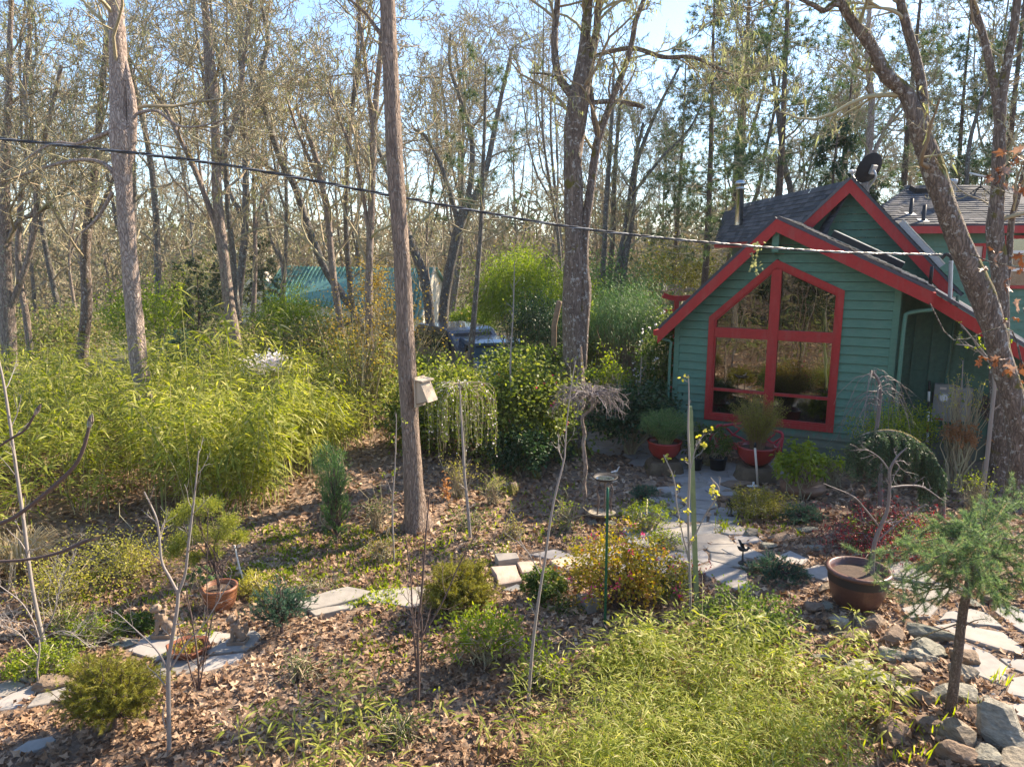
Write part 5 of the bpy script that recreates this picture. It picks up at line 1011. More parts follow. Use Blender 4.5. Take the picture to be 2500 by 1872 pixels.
for i, (pl, mt, th, lf) in enumerate([([(1207, 1370), (1261, 1368), (1268, 1382), (1217, 1389)], 'flag', .12, .10), ([(1198, 1396), (1259, 1389), (1275, 1426), (1217, 1438)], 'flag_tan', .10, .06), ([(1261, 1382), (1308, 1377), (1319, 1403), (1275, 1410)], 'flag_tan', .08, .05), ([(1343, 1377), (1394, 1366), (1410, 1380), (1368, 1394)], 'flag_tan', .08, .04), ([(1406, 1473), (1457, 1466), (1466, 1487), (1434, 1501)], 'flag', .12, .1), ([(1225, 1445), (1262, 1432), (1278, 1438), (1258, 1449)], 'flag', .08, .02), ([(700, 1490), (800, 1455), (850, 1440), (905, 1450), (870, 1470), (760, 1500)], 'flag', .1, .05), ([(755, 1500), (830, 1487), (835, 1497), (770, 1512)], 'flag', .1, .04)]):
    flag([Gd(*p) for p in pl], path, seed=40 + i, mat=mt, th=th, lift=lf)
def gravel():
    rng = rng_(55); b = Buf(); V, T = ico(1); k = 2600
    px = rng.uniform(2040, 2540, k); py = rng.uniform(1400, 1790, k); keep = (py - 1400) * 1.0 > (px - 2540) * .0
    P = np.array([Gd(x, y) for x, y in zip(px, py)]); s = rng.uniform(.006, .015, k)
    VV = P[:, None] + V[None] * s[:, None, None] * np.array([1, 1, .6]); idx = T[None] + (np.arange(k) * len(V))[:, None, None]
    b.add(VV.reshape(-1, 3), t=idx.reshape(-1, 3), rnd=np.repeat(rng.random(k), len(V))); tag(part("gravel", b, M['gravel'], loc=(0, 0, 0)), "fine dark gravel between the large flagstones and edging rocks", kind='stuff')
gravel()
# ------------------------------------------------------------------ rocks, each its own
def rk(x0, y0, x1, y1, label, mat='rock', seed=None, flatness=.8, planes=13):
    """rock whose picture box is about x0..x1, y0..y1"""
    g = Gd((x0 + x1) / 2, y1 - (y1 - y0) * .18); dist = math.hypot(g[0], g[1]); w = (x1 - x0) / 1762 * dist / 2 * 1.02
    th = math.atan2(CZ - g[2], dist); h_img = (y1 - y0) / 1762 * dist
    h = min(w * 1.5, max(w * .35, h_img * .62 / math.cos(th) * flatness)); dpt = min(w * 1.1, max(w * .55, h_img * .5))
    sd_ = seed or int(x0 * 7 + y0); c = np.array([g[0], g[1] + dpt * .35, g[2] + h * .30]); b = Buf(); rock(b, (0, 0, 0), (w * 1.12, dpt * 1.15, h * .85), sd_, 3, planes, rz=rng_(sd_).normal() * .2)
    o = part("rock", b, M[mat], loc=(0, 0, 0)); o.location = [float(v) for v in c]; tag(o, label, "rock", "rocks set along the garden paths"); return o
ROCKS = [
 (2033, 1493, 2082, 1545, "greenish upright rock at the foot of the brown glazed pot", 'rock'), (2102, 1500, 2168, 1545, "brown-topped rock directly below the brown glazed pot", 'rock_tan'),
 (2076, 1530, 2130, 1575, "brown rock one step below the rock under the glazed pot", 'rock_tan'), (2150, 1530, 2224, 1582, "tan and grey rock pointing up, right of the brown rocks by the pot", 'rock_tan'),
 (2145, 1572, 2204, 1620, "angular grey-green rock with a sharp right edge among the edging stones", 'rock'), (2222, 1524, 2316, 1570, "low sloping grey rock against the biggest flagstone's inner end", 'rock'),
 (2225, 1560, 2312, 1612, "rounded streaky grey rock left of the young spruce's trunk", 'rock'), (2217, 1580, 2280, 1625, "square-faced grey block leaning on the streaky rounded rock", 'rock'),
 (2237, 1615, 2288, 1642, "small layered grey rock under the square-faced block", 'rock'), (2329, 1567, 2375, 1633, "tall pointed brown-grey rock standing just right of the spruce trunk", 'rock_tan'),
 (2336, 1620, 2385, 1672, "short pyramid-shaped rock below the tall pointed one", 'rock'), (2054, 1613, 2158, 1648, "long flat blue-green slab lying level among the rocks", 'rock'),
 (2003, 1628, 2095, 1677, "tan weathered rock left of the long flat blue-green slab", 'rock_tan'), (2115, 1638, 2196, 1684, "splintered rock below the blue-green slab's end", 'rock'),
 (2178, 1618, 2260, 1669, "striped slanting rock beside the patch of dark gravel", 'rock'), (2183, 1669, 2237, 1715, "rounded grey-green rock at the edge of the dwarf bamboo", 'rock'),
 (2232, 1679, 2296, 1726, "squat mossy-brown rock left of the spruce trunk's foot", 'rock'), (2275, 1665, 2400, 1720, "long pale flat-topped rock behind the spruce trunk's foot", 'rock'),
 (2400, 1700, 2440, 1731, "small pale rock lying by itself on the gravel joint", 'rock'), (2341, 1715, 2436, 1757, "broad sunlit rock right of the spruce trunk's foot", 'rock_tan'),
 (2148, 1735, 2212, 1812, "blocky tan rock rising out of the dwarf bamboo", 'rock_tan'), (2226, 1745, 2311, 1789, "low tan rock below the spruce trunk's foot", 'rock_tan'),
 (2290, 1750, 2364, 1822, "angular dark-faced rock in front of the broad sunlit one", 'rock'), (2405, 1735, 2500, 1834, "largest rounded boulder, white-grey and sunlit, at the right border", 'rock'),
 (2306, 1795, 2372, 1872, "tilted brown rock at the bottom border", 'rock_tan'), (2367, 1820, 2449, 1870, "ridged pale rock at the bottom border beside the tilted brown one", 'rock'),
 (2443, 1830, 2510, 1878, "rock in the bottom right corner, under the largest boulder", 'rock'), (1962, 1458, 2003, 1502, "orange-brown block left of the brown glazed pot's foot", 'rock_tan'),
 (2003, 1462, 2035, 1492, "small grey rock between the orange-brown block and the glazed pot", 'rock'), (2003, 1420, 2045, 1447, "flat grey rock beside the glazed pot's left rim", 'rock'),
 (2126, 1321, 2208, 1354, "big pale slab-like rock behind the red lace-leaf maple", 'rock'), (2150, 1343, 2240, 1372, "darker flat rock in front of the big pale slab-like rock", 'rock'),
 (1970, 1328, 2012, 1347, "grey rock under the red lace-leaf maple's left edge", 'rock'), (1813, 1288, 1853, 1311, "sharp flat rock on the path's right bank", 'rock'),
 (1885, 1295, 1932, 1328, "brown rough rock in the bank left of the red maple", 'rock_tan'), (1951, 1280, 1995, 1302, "blue-grey rock at the top of the bank", 'rock'),
 (1855, 1318, 1892, 1343, "rounded mossy rock beside the path's right-hand slabs", 'rock'), (1990, 1592, 2040, 1618, "half-buried grey rock above the tan weathered rock", 'rock'),
 (683, 1436, 732, 1460, "grey rock at the head of the left path, beside the blue-green juniper", 'rock'), (743, 1428, 795, 1458, "dark brown rock at the head of the left path", 'rock_tan'),
 (722, 1452, 752, 1470, "small pale rock between the grey and the dark brown rocks on the left path", 'rock'), (77, 1643, 148, 1695, "squared tan rock on the left path beside the thread-leaf cypress", 'rock_tan'),
 (268, 1560, 320, 1583, "low grey rock on the far side of the left path", 'rock'), (1569, 1164, 1603, 1192, "brown rock below the nearer-to-the-trees red bowl", 'rock_tan'),
 (1609, 1220, 1636, 1243, "tan rock on the path's left edge, above the sunlit slabs", 'rock_tan'), (1616, 1197, 1643, 1221, "smooth rounded rock at the path's left edge", 'rock'),
 (1764, 1172, 1830, 1189, "flat dark rock below the pedestal of the red bowl by the bench", 'rock_tan'), (1762, 1190, 1797, 1205, "small brown rock at the path's right edge under the flat dark rock", 'rock_tan'),
 (1588, 1256, 1625, 1276, "grey rock half hidden in the yellow-green groundcover", 'rock'), (1432, 1262, 1462, 1284, "dark rock supporting the low stone basin", 'rock'), (1470, 1268, 1500, 1286, "grey rock on the right of the low stone basin", 'rock'),
 (1060, 1870, 1100, 1890, "rock at the lower border in the dwarf bamboo", 'rock'), (2352, 1462, 2395, 1482, "grey rock behind the young spruce's lower boughs", 'rock'), (2400, 1455, 2450, 1478, "pale rock above the large flagstones", 'rock'),
]
for t in ROCKS: rk(*t[:5], t[5])
# ------------------------------------------------------------------ leaf litter
def in_poly(P, Q):
    x, y = P[:, 0], P[:, 1]; ins = np.zeros(len(P), bool); n = len(Q)
    for i in range(n):
        x0, y0 = Q[i]; x1, y1 = Q[(i + 1) % n]
        c = ((y0 > y) != (y1 > y)) & (x < (x1 - x0) * (y - y0) / (y1 - y0 + 1e-12) + x0); ins ^= c
    return ins
def litter():
    rng = rng_(66); n1, n2 = 46000, 38000
    def field(n, y0, y1):
        y = y0 + (y1 - y0) * rng.random(n) ** 1.0; x = (rng.random(n) * 2 - 1) * (y * .80 + .9); return np.column_stack([x, y])
    P = np.vstack([field(n1, 3.6, 9.2), field(n2, 9.2, 18.5), rng.uniform([-11, -9], [2, 3.6], (9000, 2))]); far = np.arange(len(P)) >= n1
    hs = (P - HA[:2]) @ np.column_stack([HU[:2], HN[:2]]); ok = ~((hs[:, 0] > -.1) & (hs[:, 0] < 9) & (hs[:, 1] > -.05) & (hs[:, 1] < 8))
    for Q in STONES:
        bb = (P[:, 0] > Q[:, 0].min()) & (P[:, 0] < Q[:, 0].max()) & (P[:, 1] > Q[:, 1].min()) & (P[:, 1] < Q[:, 1].max()); ix = np.where(bb)[0]
        if len(ix): ins = in_poly(P[ix], Q); ok[ix[ins & (rng.random(len(ix)) < .985)]] = False; ok[ix[~ins & (rng.random(len(ix)) < .55)]] = False
    P = P[ok]; far = far[ok]; n = len(P); z = hgt(P[:, 0], P[:, 1])
    C = np.column_stack([P, z + .008 + rng.random(n) ** 2 * .045]); d = nz(rng.normal(size=(n, 3)) * [1, 1, .45]); nr = nz(rng.normal(size=(n, 3)) * .55 + UZ); s = nz(np.cross(d, nr)); u = np.cross(s, d)
    L = (.022 + .038 * rng.random(n) ** 1.3) * np.where(far, 1.15, 1.0); rnd = np.clip(rng.random(n) * .85 + .15 * np.sin(P[:, 0] * 2 + P[:, 1]), 0, 1); b = Buf()
    # near leaves: lobed outline with curl
    for i, k, rad in ((~far, 8, np.array([1.1, .5, .85, .45, .8, .45, .85, .5])), (far, 5, np.array([1.15, .7, .8, .8, .7]))):
     a = np.arange(k) / k * 6.283; ox = np.cos(a) * rad; oy = np.sin(a) * rad * .78
     m = i.sum(); curl = rng.uniform(-.1, .9, m)[:, None]; cu2 = rng.uniform(-.4, .6, m)[:, None]
     zz = curl * (oy[None] ** 2) * 1.1 + cu2 * ox[None] ** 2 * .6 + rng.normal(size=(m, k)) * .07
     Lc = L[i][:, None, None]; V = C[i][:, None] + Lc * (ox[None, :, None] * d[i][:, None] + oy[None, :, None] * s[i][:, None] + zz[..., None] * u[i][:, None])
     V = np.concatenate([C[i][:, None], V], 1); bs = (np.arange(m) * (k + 1))[:, None]
     b.add(V.reshape(-1, 3), t=np.concatenate([bs + np.array([[0, 1 + j, 1 + (j + 1) % k]]) for j in range(k)]), rnd=np.repeat(rnd[i], k + 1))
    tag(part("fallen_leaves", b, M['litter'], loc=(0, 0, 0)), "brown fallen oak leaves carpeting the garden slope", kind='stuff')
litter()
def sprouts():
    rng = rng_(67); b = Buf(); c = []
    areas = [((600, 1280), (980, 1480), 620), ((880, 1290), (1250, 1400), 160), ((150, 1400), (520, 1560), 220), ((860, 1440), (1000, 1620), 60), ((1080, 1180), (1420, 1330), 120), ((2250, 1080), (2500, 1230), 90), ((1500, 1220), (1640, 1330), 120), ((550, 1380), (720, 1420), 80), ((1750, 1250), (1960, 1310), 60)]
    for (x0, y0), (x1, y1), n in areas:
        for _ in range(n): c.append(Gd(rng.uniform(x0, x1), rng.uniform(y0, y1)))
    c = np.array(c); per = 7; P = np.repeat(c, per, 0) + rng.normal(size=(len(c) * per, 3)) * [.03, .03, 0]; d = nz(rng.normal(size=P.shape) * .5 + UZ * .9)
    leaves(b, P, d, nz(rng.normal(size=P.shape)), rng.uniform(.04, .11, len(P)), .009, 'lance', .25, rng.random(len(P))); tag(part("ground_sprouts", b, M['green_lime'], loc=(0, 0, 0)), "small green spring sprouts coming through the leaf litter", kind='stuff')
    b = Buf(); cc = np.array([Gd(x, y) for x, y in [(2260, 1790), (2190, 1860), (2300, 1800), (2380, 1740), (2320, 1735), (2170, 1770), (2110, 1830), (2220, 1700), (2440, 1670), (2060, 1850), (2250, 1845), (2330, 1140), (2430, 1120), (2390, 1100), (1800, 1280), (1760, 1290)]])
    for q in cc:
        n = 12; P = q + rng.normal(size=(n, 3)) * [.04, .04, 0]; leaves(b, P, nz(rng.normal(size=P.shape) * .25 + UZ), nz(rng.normal(size=P.shape)), rng.uniform(.10, .22, n), .006, 'lance', .2, rng.uniform(.4, 1, n))
    tag(part("grass_tufts", b, M['green_lime'], loc=(0, 0, 0)), "bright green grass tufts among the rocks", kind='stuff')
sprouts()
# ------------------------------------------------------------------ bamboo
def culms(rng, XY, h, hj, nleaf, L, W, bl, bc, zlo=.25, lean=.16, spread=.16, r=.007, droop=.35):
    n = len(XY); z = hgt(XY[:, 0], XY[:, 1]); H_ = h * rng.uniform(1 - hj, 1 + hj, n) * (1 + .22 * np.sin(XY[:, 0] * 1.9 + 1) * np.sin(XY[:, 1] * 1.6 + XY[:, 0])); K = 6; u = np.linspace(0, 1, K); az = rng.random(n) * 6.283; ln = rng.normal(size=n) * lean
    P = np.zeros((n, K, 3)); P[..., 0] = XY[:, :1] + (np.cos(az) * ln * H_)[:, None] * u ** 2; P[..., 1] = XY[:, 1:] + (np.sin(az) * ln * H_)[:, None] * u ** 2; P[..., 2] = z[:, None] + H_[:, None] * u - .05
    tubes(bc, P, r * np.linspace(1, .35, K)[None].repeat(n, 0), 4, rnd=rng.random(n))
    t = zlo + (1 - zlo) * rng.random((n, nleaf)) ** .75; Q = interp(P, t).reshape(-1, 3); a = rng.random(len(Q)) * 6.283; out = np.column_stack([np.cos(a), np.sin(a), rng.uniform(-.35, .75, len(Q))])
    Q = Q + nz(out) * (rng.random((len(Q), 1)) * spread) * (1.1 - t.reshape(-1, 1) * .4); rr = np.clip(rng.random(len(Q)) * .8 + np.repeat(rng.random(n), nleaf) * .2, 0, 1)
    leaves(bl, Q, nz(out + rng.normal(size=out.shape) * .3), nz(rng.normal(size=out.shape) * .4 + UZ), L * rng.uniform(.6, 1.2, len(Q)), W * rng.uniform(.7, 1.2, len(Q)), 'lance', droop, rr)
def scatter(rng, poly, n):
    Q = np.array([p[:2] for p in poly]); lo, hi = Q.min(0), Q.max(0); out = []
    while len(out) < n:
        P = lo + (hi - lo) * rng.random((n, 2)); out += list(P[in_poly(P, Q)])
    return np.array(out[:n])
def thicket(name, label, poly, n, h, hj, nleaf, L, W, mat, seed, kind='stuff', **kw):
    rng = rng_(seed); XY = scatter(rng, poly, n); bl, bc = Buf(), Buf(); culms(rng, XY, h, hj, nleaf, L, W, bl, bc, **kw)
    c = XY.mean(0); o = empty(name, (c[0], c[1], float(hgt(*c))), label, "bamboo"); 
    if kind: o['kind'] = kind
    part("leaves", bl, M[mat], o); part("canes", bc, M['cane'], o); return o
front = [(-260, 1520), (0, 1440), (60, 1300), (180, 1262), (330, 1268), (470, 1290), (600, 1285), (700, 1225), (790, 1160), (860, 1115)]
FP = [Gd(*p) for p in front]
thicket("bamboo_thicket", "dense sunlit yellow-green bamboo thicket filling the left middle ground", FP + [np.array([-2.3, 15.8]), np.array([-4.5, 17.5]), np.array([-14, 17.5]), np.array([-11, 8])], 1100, 1.36, .46, 52, .23, .0135, 'bamboo', 301, spread=.28, lean=.24, zlo=.32, r=.008)
thicket("bamboo_fringe", "taller arching bamboo sprays at the thicket's right front edge", [Gd(*p) for p in ((420, 1275), (600, 1280), (700, 1222), (790, 1155), (860, 1110), (800, 1090), (600, 1180), (430, 1220))], 90, 1.32, .35, 70, .22, .014, 'bamboo', 302, spread=.30, droop=.6)
thicket("dwarf_bamboo", "pale yellow-green dwarf bamboo massed along the bottom of the picture", [Gd(*p) for p in ((1290, 1880), (1350, 1810), (1430, 1750), (1470, 1670), (1600, 1700), (1720, 1640), (1900, 1720), (1960, 1700), (2040, 1790), (2090, 1872))] + [np.array([1.9, 3.6]), np.array([.0, 3.7])], 330, .40, .6, 60, .10, .0046, 'bamboo_dwarf', 303, spread=.22, lean=.42, r=.0028, zlo=.15)
thicket("dwarf_bamboo", "sparser dwarf bamboo reaching up toward the coral-leaved shrub", [Gd(*p) for p in ((1400, 1700), (1500, 1600), (1700, 1570), (1900, 1640), (1950, 1700), (1700, 1660), (1500, 1690))], 50, .40, .35, 40, .13, .009, 'bamboo_dwarf', 304, spread=.18, r=.0028)
thicket("bamboo_sprigs", "scattered dwarf bamboo sprigs over the leaves at the bottom border", [Gd(*p) for p in ((560, 1880), (660, 1760), (860, 1660), (1050, 1780), (1300, 1800), (1300, 1872))] + [np.array([-1.0, 3.7]), np.array([-2.2, 3.7])], 36, .38, .5, 20, .14, .009, 'bamboo_dwarf', 305, spread=.16, r=.0025)
thicket("bamboo_sprigs", "few thin bamboo stems leaning over the rocks beside the brown glazed pot", [Gd(*p) for p in ((1960, 1640), (2060, 1560), (2120, 1640), (2200, 1800), (2040, 1800))], 26, .36, .35, 18, .13, .010, 'bamboo_dwarf', 306, spread=.14, r=.0025)
# tall shoots over the thicket
for i, (px, pb, pt_, Y, lb) in enumerate(((452, 930, 730, 14, "tall single bamboo shoot right of the pale trunk, tip leaves spread"), (497, 960, 830, 13.5, "bamboo shoot just right of the tallest shoot"), (690, 900, 800, 14.5, "bamboo shoot above the thicket near the amber shrub"), (560, 930, 790, 13, "leafy bamboo shoot in front of the leaning pale trunk"))):
    rng = rng_(400 + i); a = D(px, pb, Y); a[2] = hgt(a[0], a[1]); t = D(px - 10, pt_, Y); o = empty("bamboo_shoot", a, lb, "bamboo"); P = spline([a, (a + t) / 2 + [.03, 0, 0], t], 8); b = Buf(); tubes(b, P, np.linspace(.012, .005, 8), 6); part("cane", b, M['cane'], o)
    n = 26; Q = t + rng.normal(size=(n, 3)) * [.05, .05, .18]; b = Buf(); leaves(b, Q, nz(rng.normal(size=(n, 3)) + UZ * .3), nz(rng.normal(size=(n, 3))), .30, .02, 'lance', .35, rng.random(n)); part("leaves", b, M['bamboo'], o)
# ------------------------------------------------------------------ shrubs
def shrub(name, label, px0, py0, px1, py1, Y, mat, seed, ncl=70, per=40, L=.05, W=.018, shape='oval', cat="shrub", stem='twig', deep=1.0, droop=.2, spread=.16, shell=.5, extra=None, trunk=.02, low=-.5, group=None, nst=26):
    """picture box px0..px1, py0..py1 (bottom at the ground)"""
    rng = rng_(seed); a = D(px0, (py0 + py1) / 2, Y); c_ = D(px1, (py0 + py1) / 2, Y); top = D((px0 + px1) / 2, py0, Y); bot = D((px0 + px1) / 2, py1, Y)
    rx = (c_[0] - a[0]) / 2; rz = (top[2] - bot[2]) / 2; c = np.array([(a[0] + c_[0]) / 2, Y, (top[2] + bot[2]) / 2]); g = np.array([c[0], Y, float(hgt(c[0], Y))])
    o = empty(name, g, label, cat, group); b = Buf(); cc = bush(rng, b, c, (rx * .92, rx * deep * .9, rz * .92), ncl, per, L, W, shape, droop, spread, shell, low=low); part("foliage", b, M[mat], o)
    b = Buf(); st = cc[rng.permutation(len(cc))[:nst]]; stems(rng, g - UZ * .03, st, trunk, .003, 6, 5, .04, b, rng.random(len(st))); part("stems", b, M[stem], o)
    if extra:
        for (nm, mt, n, l, w, sh) in extra:
            d = nz(rng.normal(size=(n, 3)) * [1, 1, .8] + [-.1, -.5, .3]); P = c + d * np.array([rx, rx * deep, rz]) * rng.uniform(.85, 1.02, (n, 1)); per2 = 6
            P = np.repeat(P, per2, 0) + rng.normal(size=(n * per2, 3)) * l * .4; b = Buf(); leaves(b, P, nz(rng.normal(size=P.shape)), nz(rng.normal(size=P.shape)), l, w, sh, .1, rng.random(len(P))); tag(part(nm, b, M[mt], o), kind='stuff')
    return o
G_ = lambda px, py: float(Gd(px, py)[1])
shrub("flowering_hedge", "big glossy camellia hedge with pink flowers between bat box tree and mossy double trunk", 1150, 885, 1400, 1150, 12.6, 'camellia', 501, 260, 60, .075, .026, deep=.9, spread=.17, extra=[("blossoms", 'pink', 34, .035, .012, 'oval')], nst=40)
shrub("flowering_hedge", "sunlit half of the hedge nearest the bat box tree, with yellow-green new leaves", 950, 895, 1230, 1130, 13.4, 'camellia', 502, 230, 60, .075, .026, deep=.8, spread=.18, extra=[("new_leaves", 'green_lime', 160, .05, .016, 'oval')], nst=30)
shrub("sunlit_shrub", "low light-green shrub edge in front of the parked cars", 1190, 850, 1380, 920, 15.5, 'green_mid', 503, 120, 50, .07, .02, deep=.5)
shrub("skimmia_bush", "low dark shrub hugging the foot of the camellia hedge", 1210, 1050, 1340, 1165, 11.6, 'green_dark', 504, 60, 50, .07, .022, nst=14)
shrub("amber_shrub", "loose amber-leaved shrub spreading behind the bat box tree", 830, 640, 1070, 900, 15.6, 'amber', 505, 130, 16, .05, .02, 'oval', spread=.2, shell=.2, nst=60)
shrub("amber_shrub", "upper amber branches of a second bronze-leaved shrub left of the bat box tree", 760, 700, 980, 990, 14.6, 'amber', 506, 110, 14, .05, .02, 'oval', spread=.22, shell=.2, nst=50)
shrub("orange_tipped_shrub", "orange-tipped airy shrub crossing the teal roof", 860, 630, 960, 760, 17, 'amber', 507, 70, 16, .05, .02, shell=.1, nst=30)
shrub("bamboo_mound", "round sunlit bamboo mound left of the teal metal roof", 618, 715, 805, 880, 21, 'bamboo_far', 508, 150, 70, .14, .013, 'lance', deep=1.0, droop=.5, spread=.16)
shrub("bamboo_mound", "bright tall bamboo clump right of the thin dark pine pole", 1165, 615, 1360, 830, 20, 'bamboo_far', 509, 200, 75, .14, .013, 'lance', droop=.5, spread=.2)
shrub("bamboo_mound", "second bright bamboo clump crossing behind the mossy double trunk", 1300, 660, 1480, 860, 19, 'bamboo_far', 510, 120, 60, .13, .012, 'lance', droop=.5, spread=.2)
shrub("dark_evergreen_shrub", "dark drooping evergreen left of the mossy double trunk", 1240, 720, 1390, 900, 16.6, 'green_dark', 511, 110, 60, .09, .014, 'lance', droop=.5)
shrub("fountain_bamboo", "grey-green weeping bamboo fountain in front of the far wood, left of the gateway", 1440, 700, 1620, 890, 16.5, 'juniper', 512, 190, 80, .11, .006, 'lance', droop=1.0, spread=.22, low=-.2, nst=60, trunk=.012)
def canestand():
    rng = rng_(513); c = np.array([D(1525, 900, 16.4)[0], 16.4]); XY = c + rng.normal(size=(120, 2)) * [.22, .22]; bl, bc = Buf(), Buf(); culms(rng, XY, 2.0, .15, 6, .1, .006, bl, bc, zlo=.6, lean=.28, r=.012); o = empty("bamboo_canes", (c[0], c[1], float(hgt(*c))), "brown fanned canes at the base of the weeping bamboo fountain", "bamboo"); o['kind'] = 'stuff'; part("canes", bc, M['wood_old'], o); part("leaves", bl, M['juniper'], o)
canestand()
shrub("white_flowered_shrub", "tall shrub dotted with white blossoms beside the house's downspout", 1545, 750, 1660, 1060, 14.3, 'green_mid', 514, 120, 40, .06, .018, deep=1, spread=.15, extra=[("blossoms", 'white', 40, .04, .016, 'oval')])
shrub("lime_shrub", "upright lime-leaved stems right of the mossy double trunk", 1440, 830, 1550, 1020, 14.0, 'green_lime', 515, 70, 14, .05, .018, shell=.2, spread=.12, nst=40)
shrub("dark_rhododendron", "low dark rhododendron over the far paving, with a bent bare trunk", 1440, 950, 1640, 1085, 12.9, 'green_dark', 516, 120, 50, .075, .022, deep=.8, low=-.3)
shrub("dark_rhododendron", "shaded bush between the white-flowered shrub and the red bowl", 1560, 930, 1645, 1060, 13.7, 'green_dark', 517, 70, 50, .07, .02)
shrub("groundcover_shrub", "shaded green shrubs along the far paved path", 1380, 900, 1560, 985, 14.6, 'green_mid', 518, 70, 40, .06, .018, deep=.6)
shrub("thicket_shrub", "mixed green shrubs hiding the foot of the wood left of the cars", 900, 850, 1060, 960, 17.5, 'green_mid', 519, 130, 45, .07, .02, deep=.6)
for i, (a, b_, c_, d_, Y, mt, lb) in enumerate(((0, 760, 260, 900, 21, 'green_mid', "sunlit undergrowth at the wood's edge on the left border"), (230, 700, 480, 880, 24, 'bamboo_far', "bright green undergrowth behind the pale forked trunk"), (380, 640, 640, 800, 30, 'green_mid', "far green undergrowth left of the teal roof"), (480, 800, 760, 960, 19, 'green_mid', "undergrowth under the leaning black trunk"), (700, 780, 900, 930, 19, 'green_mid', "undergrowth behind the amber shrubs"), (1100, 760, 1200, 830, 27, 'bamboo_far', "sunlit green bank behind the parked cars"), (1360, 640, 1640, 800, 26, 'juniper', "grey-green undergrowth below the dark trunk cluster"), (1540, 600, 1760, 760, 30, 'thread', "tawny far brush left of the house's gable"), (1380, 760, 1500, 930, 17.6, 'bamboo_far', "light green shrub right behind the mossy double trunk"))):
    shrub("undergrowth", lb, a, b_, c_, d_, Y, mt if mt != 'green_mid' else 'brush', 600 + i, 150, 40, .12, .022, deep=.8, spread=.22, nst=20)
def farbrush():
    rng = rng_(620); b = Buf(); n = 24000; y = rng.uniform(20, 48, n); x = y * rng.uniform(-.85, .75, n); k = (np.hypot(x + 1, y - 22) > 4.2) & ~((x > -.345 * y) & (x < -.07 * y) & (y > 30) & (y < 44) & (rng.random(n) < .7))
    x, y = x[k], y[k]; y[:11000] = rng.uniform(-20, 1.8, 11000); x[:11000] = rng.uniform(-18, 2.5, 11000); kk = np.hypot(x[:11000], y[:11000]) < 2.2; y[:11000][kk] -= 5; n = len(x); z = hgt(x, y) + rng.random(n) ** 1.6 * (.5 + .9 * (np.sin(x * .9) * np.sin(y * .7 + x * .3) > 0)); P = np.column_stack([x, y, z])
    leaves(b, P, nz(rng.normal(size=(n, 3)) + UZ * .4), nz(rng.normal(size=(n, 3))), rng.uniform(.12, .34, n), .03, 'quad', .3, np.clip(.5 + .25 * np.sin(x * .4 + y * .3) + .3 * rng.normal(size=n), 0, 1)); tag(part("forest_undergrowth", b, M['brush'], loc=(0, 0, 0)), "low green undergrowth over the far forest floor", kind='stuff')
farbrush()
def farwoods():
    rng = rng_(630); n = 90000; y = rng.uniform(46, 105, n); x = y * rng.uniform(-.9, .95, n); cl = .6 + .4 * np.sin(x * .35 + y * .2) * np.sin(x * .11 - y * .3); z = hgt(x, y) + rng.random(n) ** .9 * (5.5 + 4.5 * cl)
    y[:22000] = rng.uniform(-45, -16, 22000); x[:22000] = rng.uniform(-55, 25, 22000); z[:22000] = rng.random(22000) * 9
    b = Buf(); P = np.column_stack([x, y, z]); leaves(b, P, nz(rng.normal(size=(n, 3)) + UZ * .9), nz(rng.normal(size=(n, 3))), rng.uniform(.5, 1.6, n), .085, 'needle', 0, np.clip(rng.random(n), 0, 1))
    tag(part("far_woods", b, M['far_twig'], loc=(0, 0, 0)), "tawny mass of bare far-off woodland closing the view", kind='stuff')
farwoods()
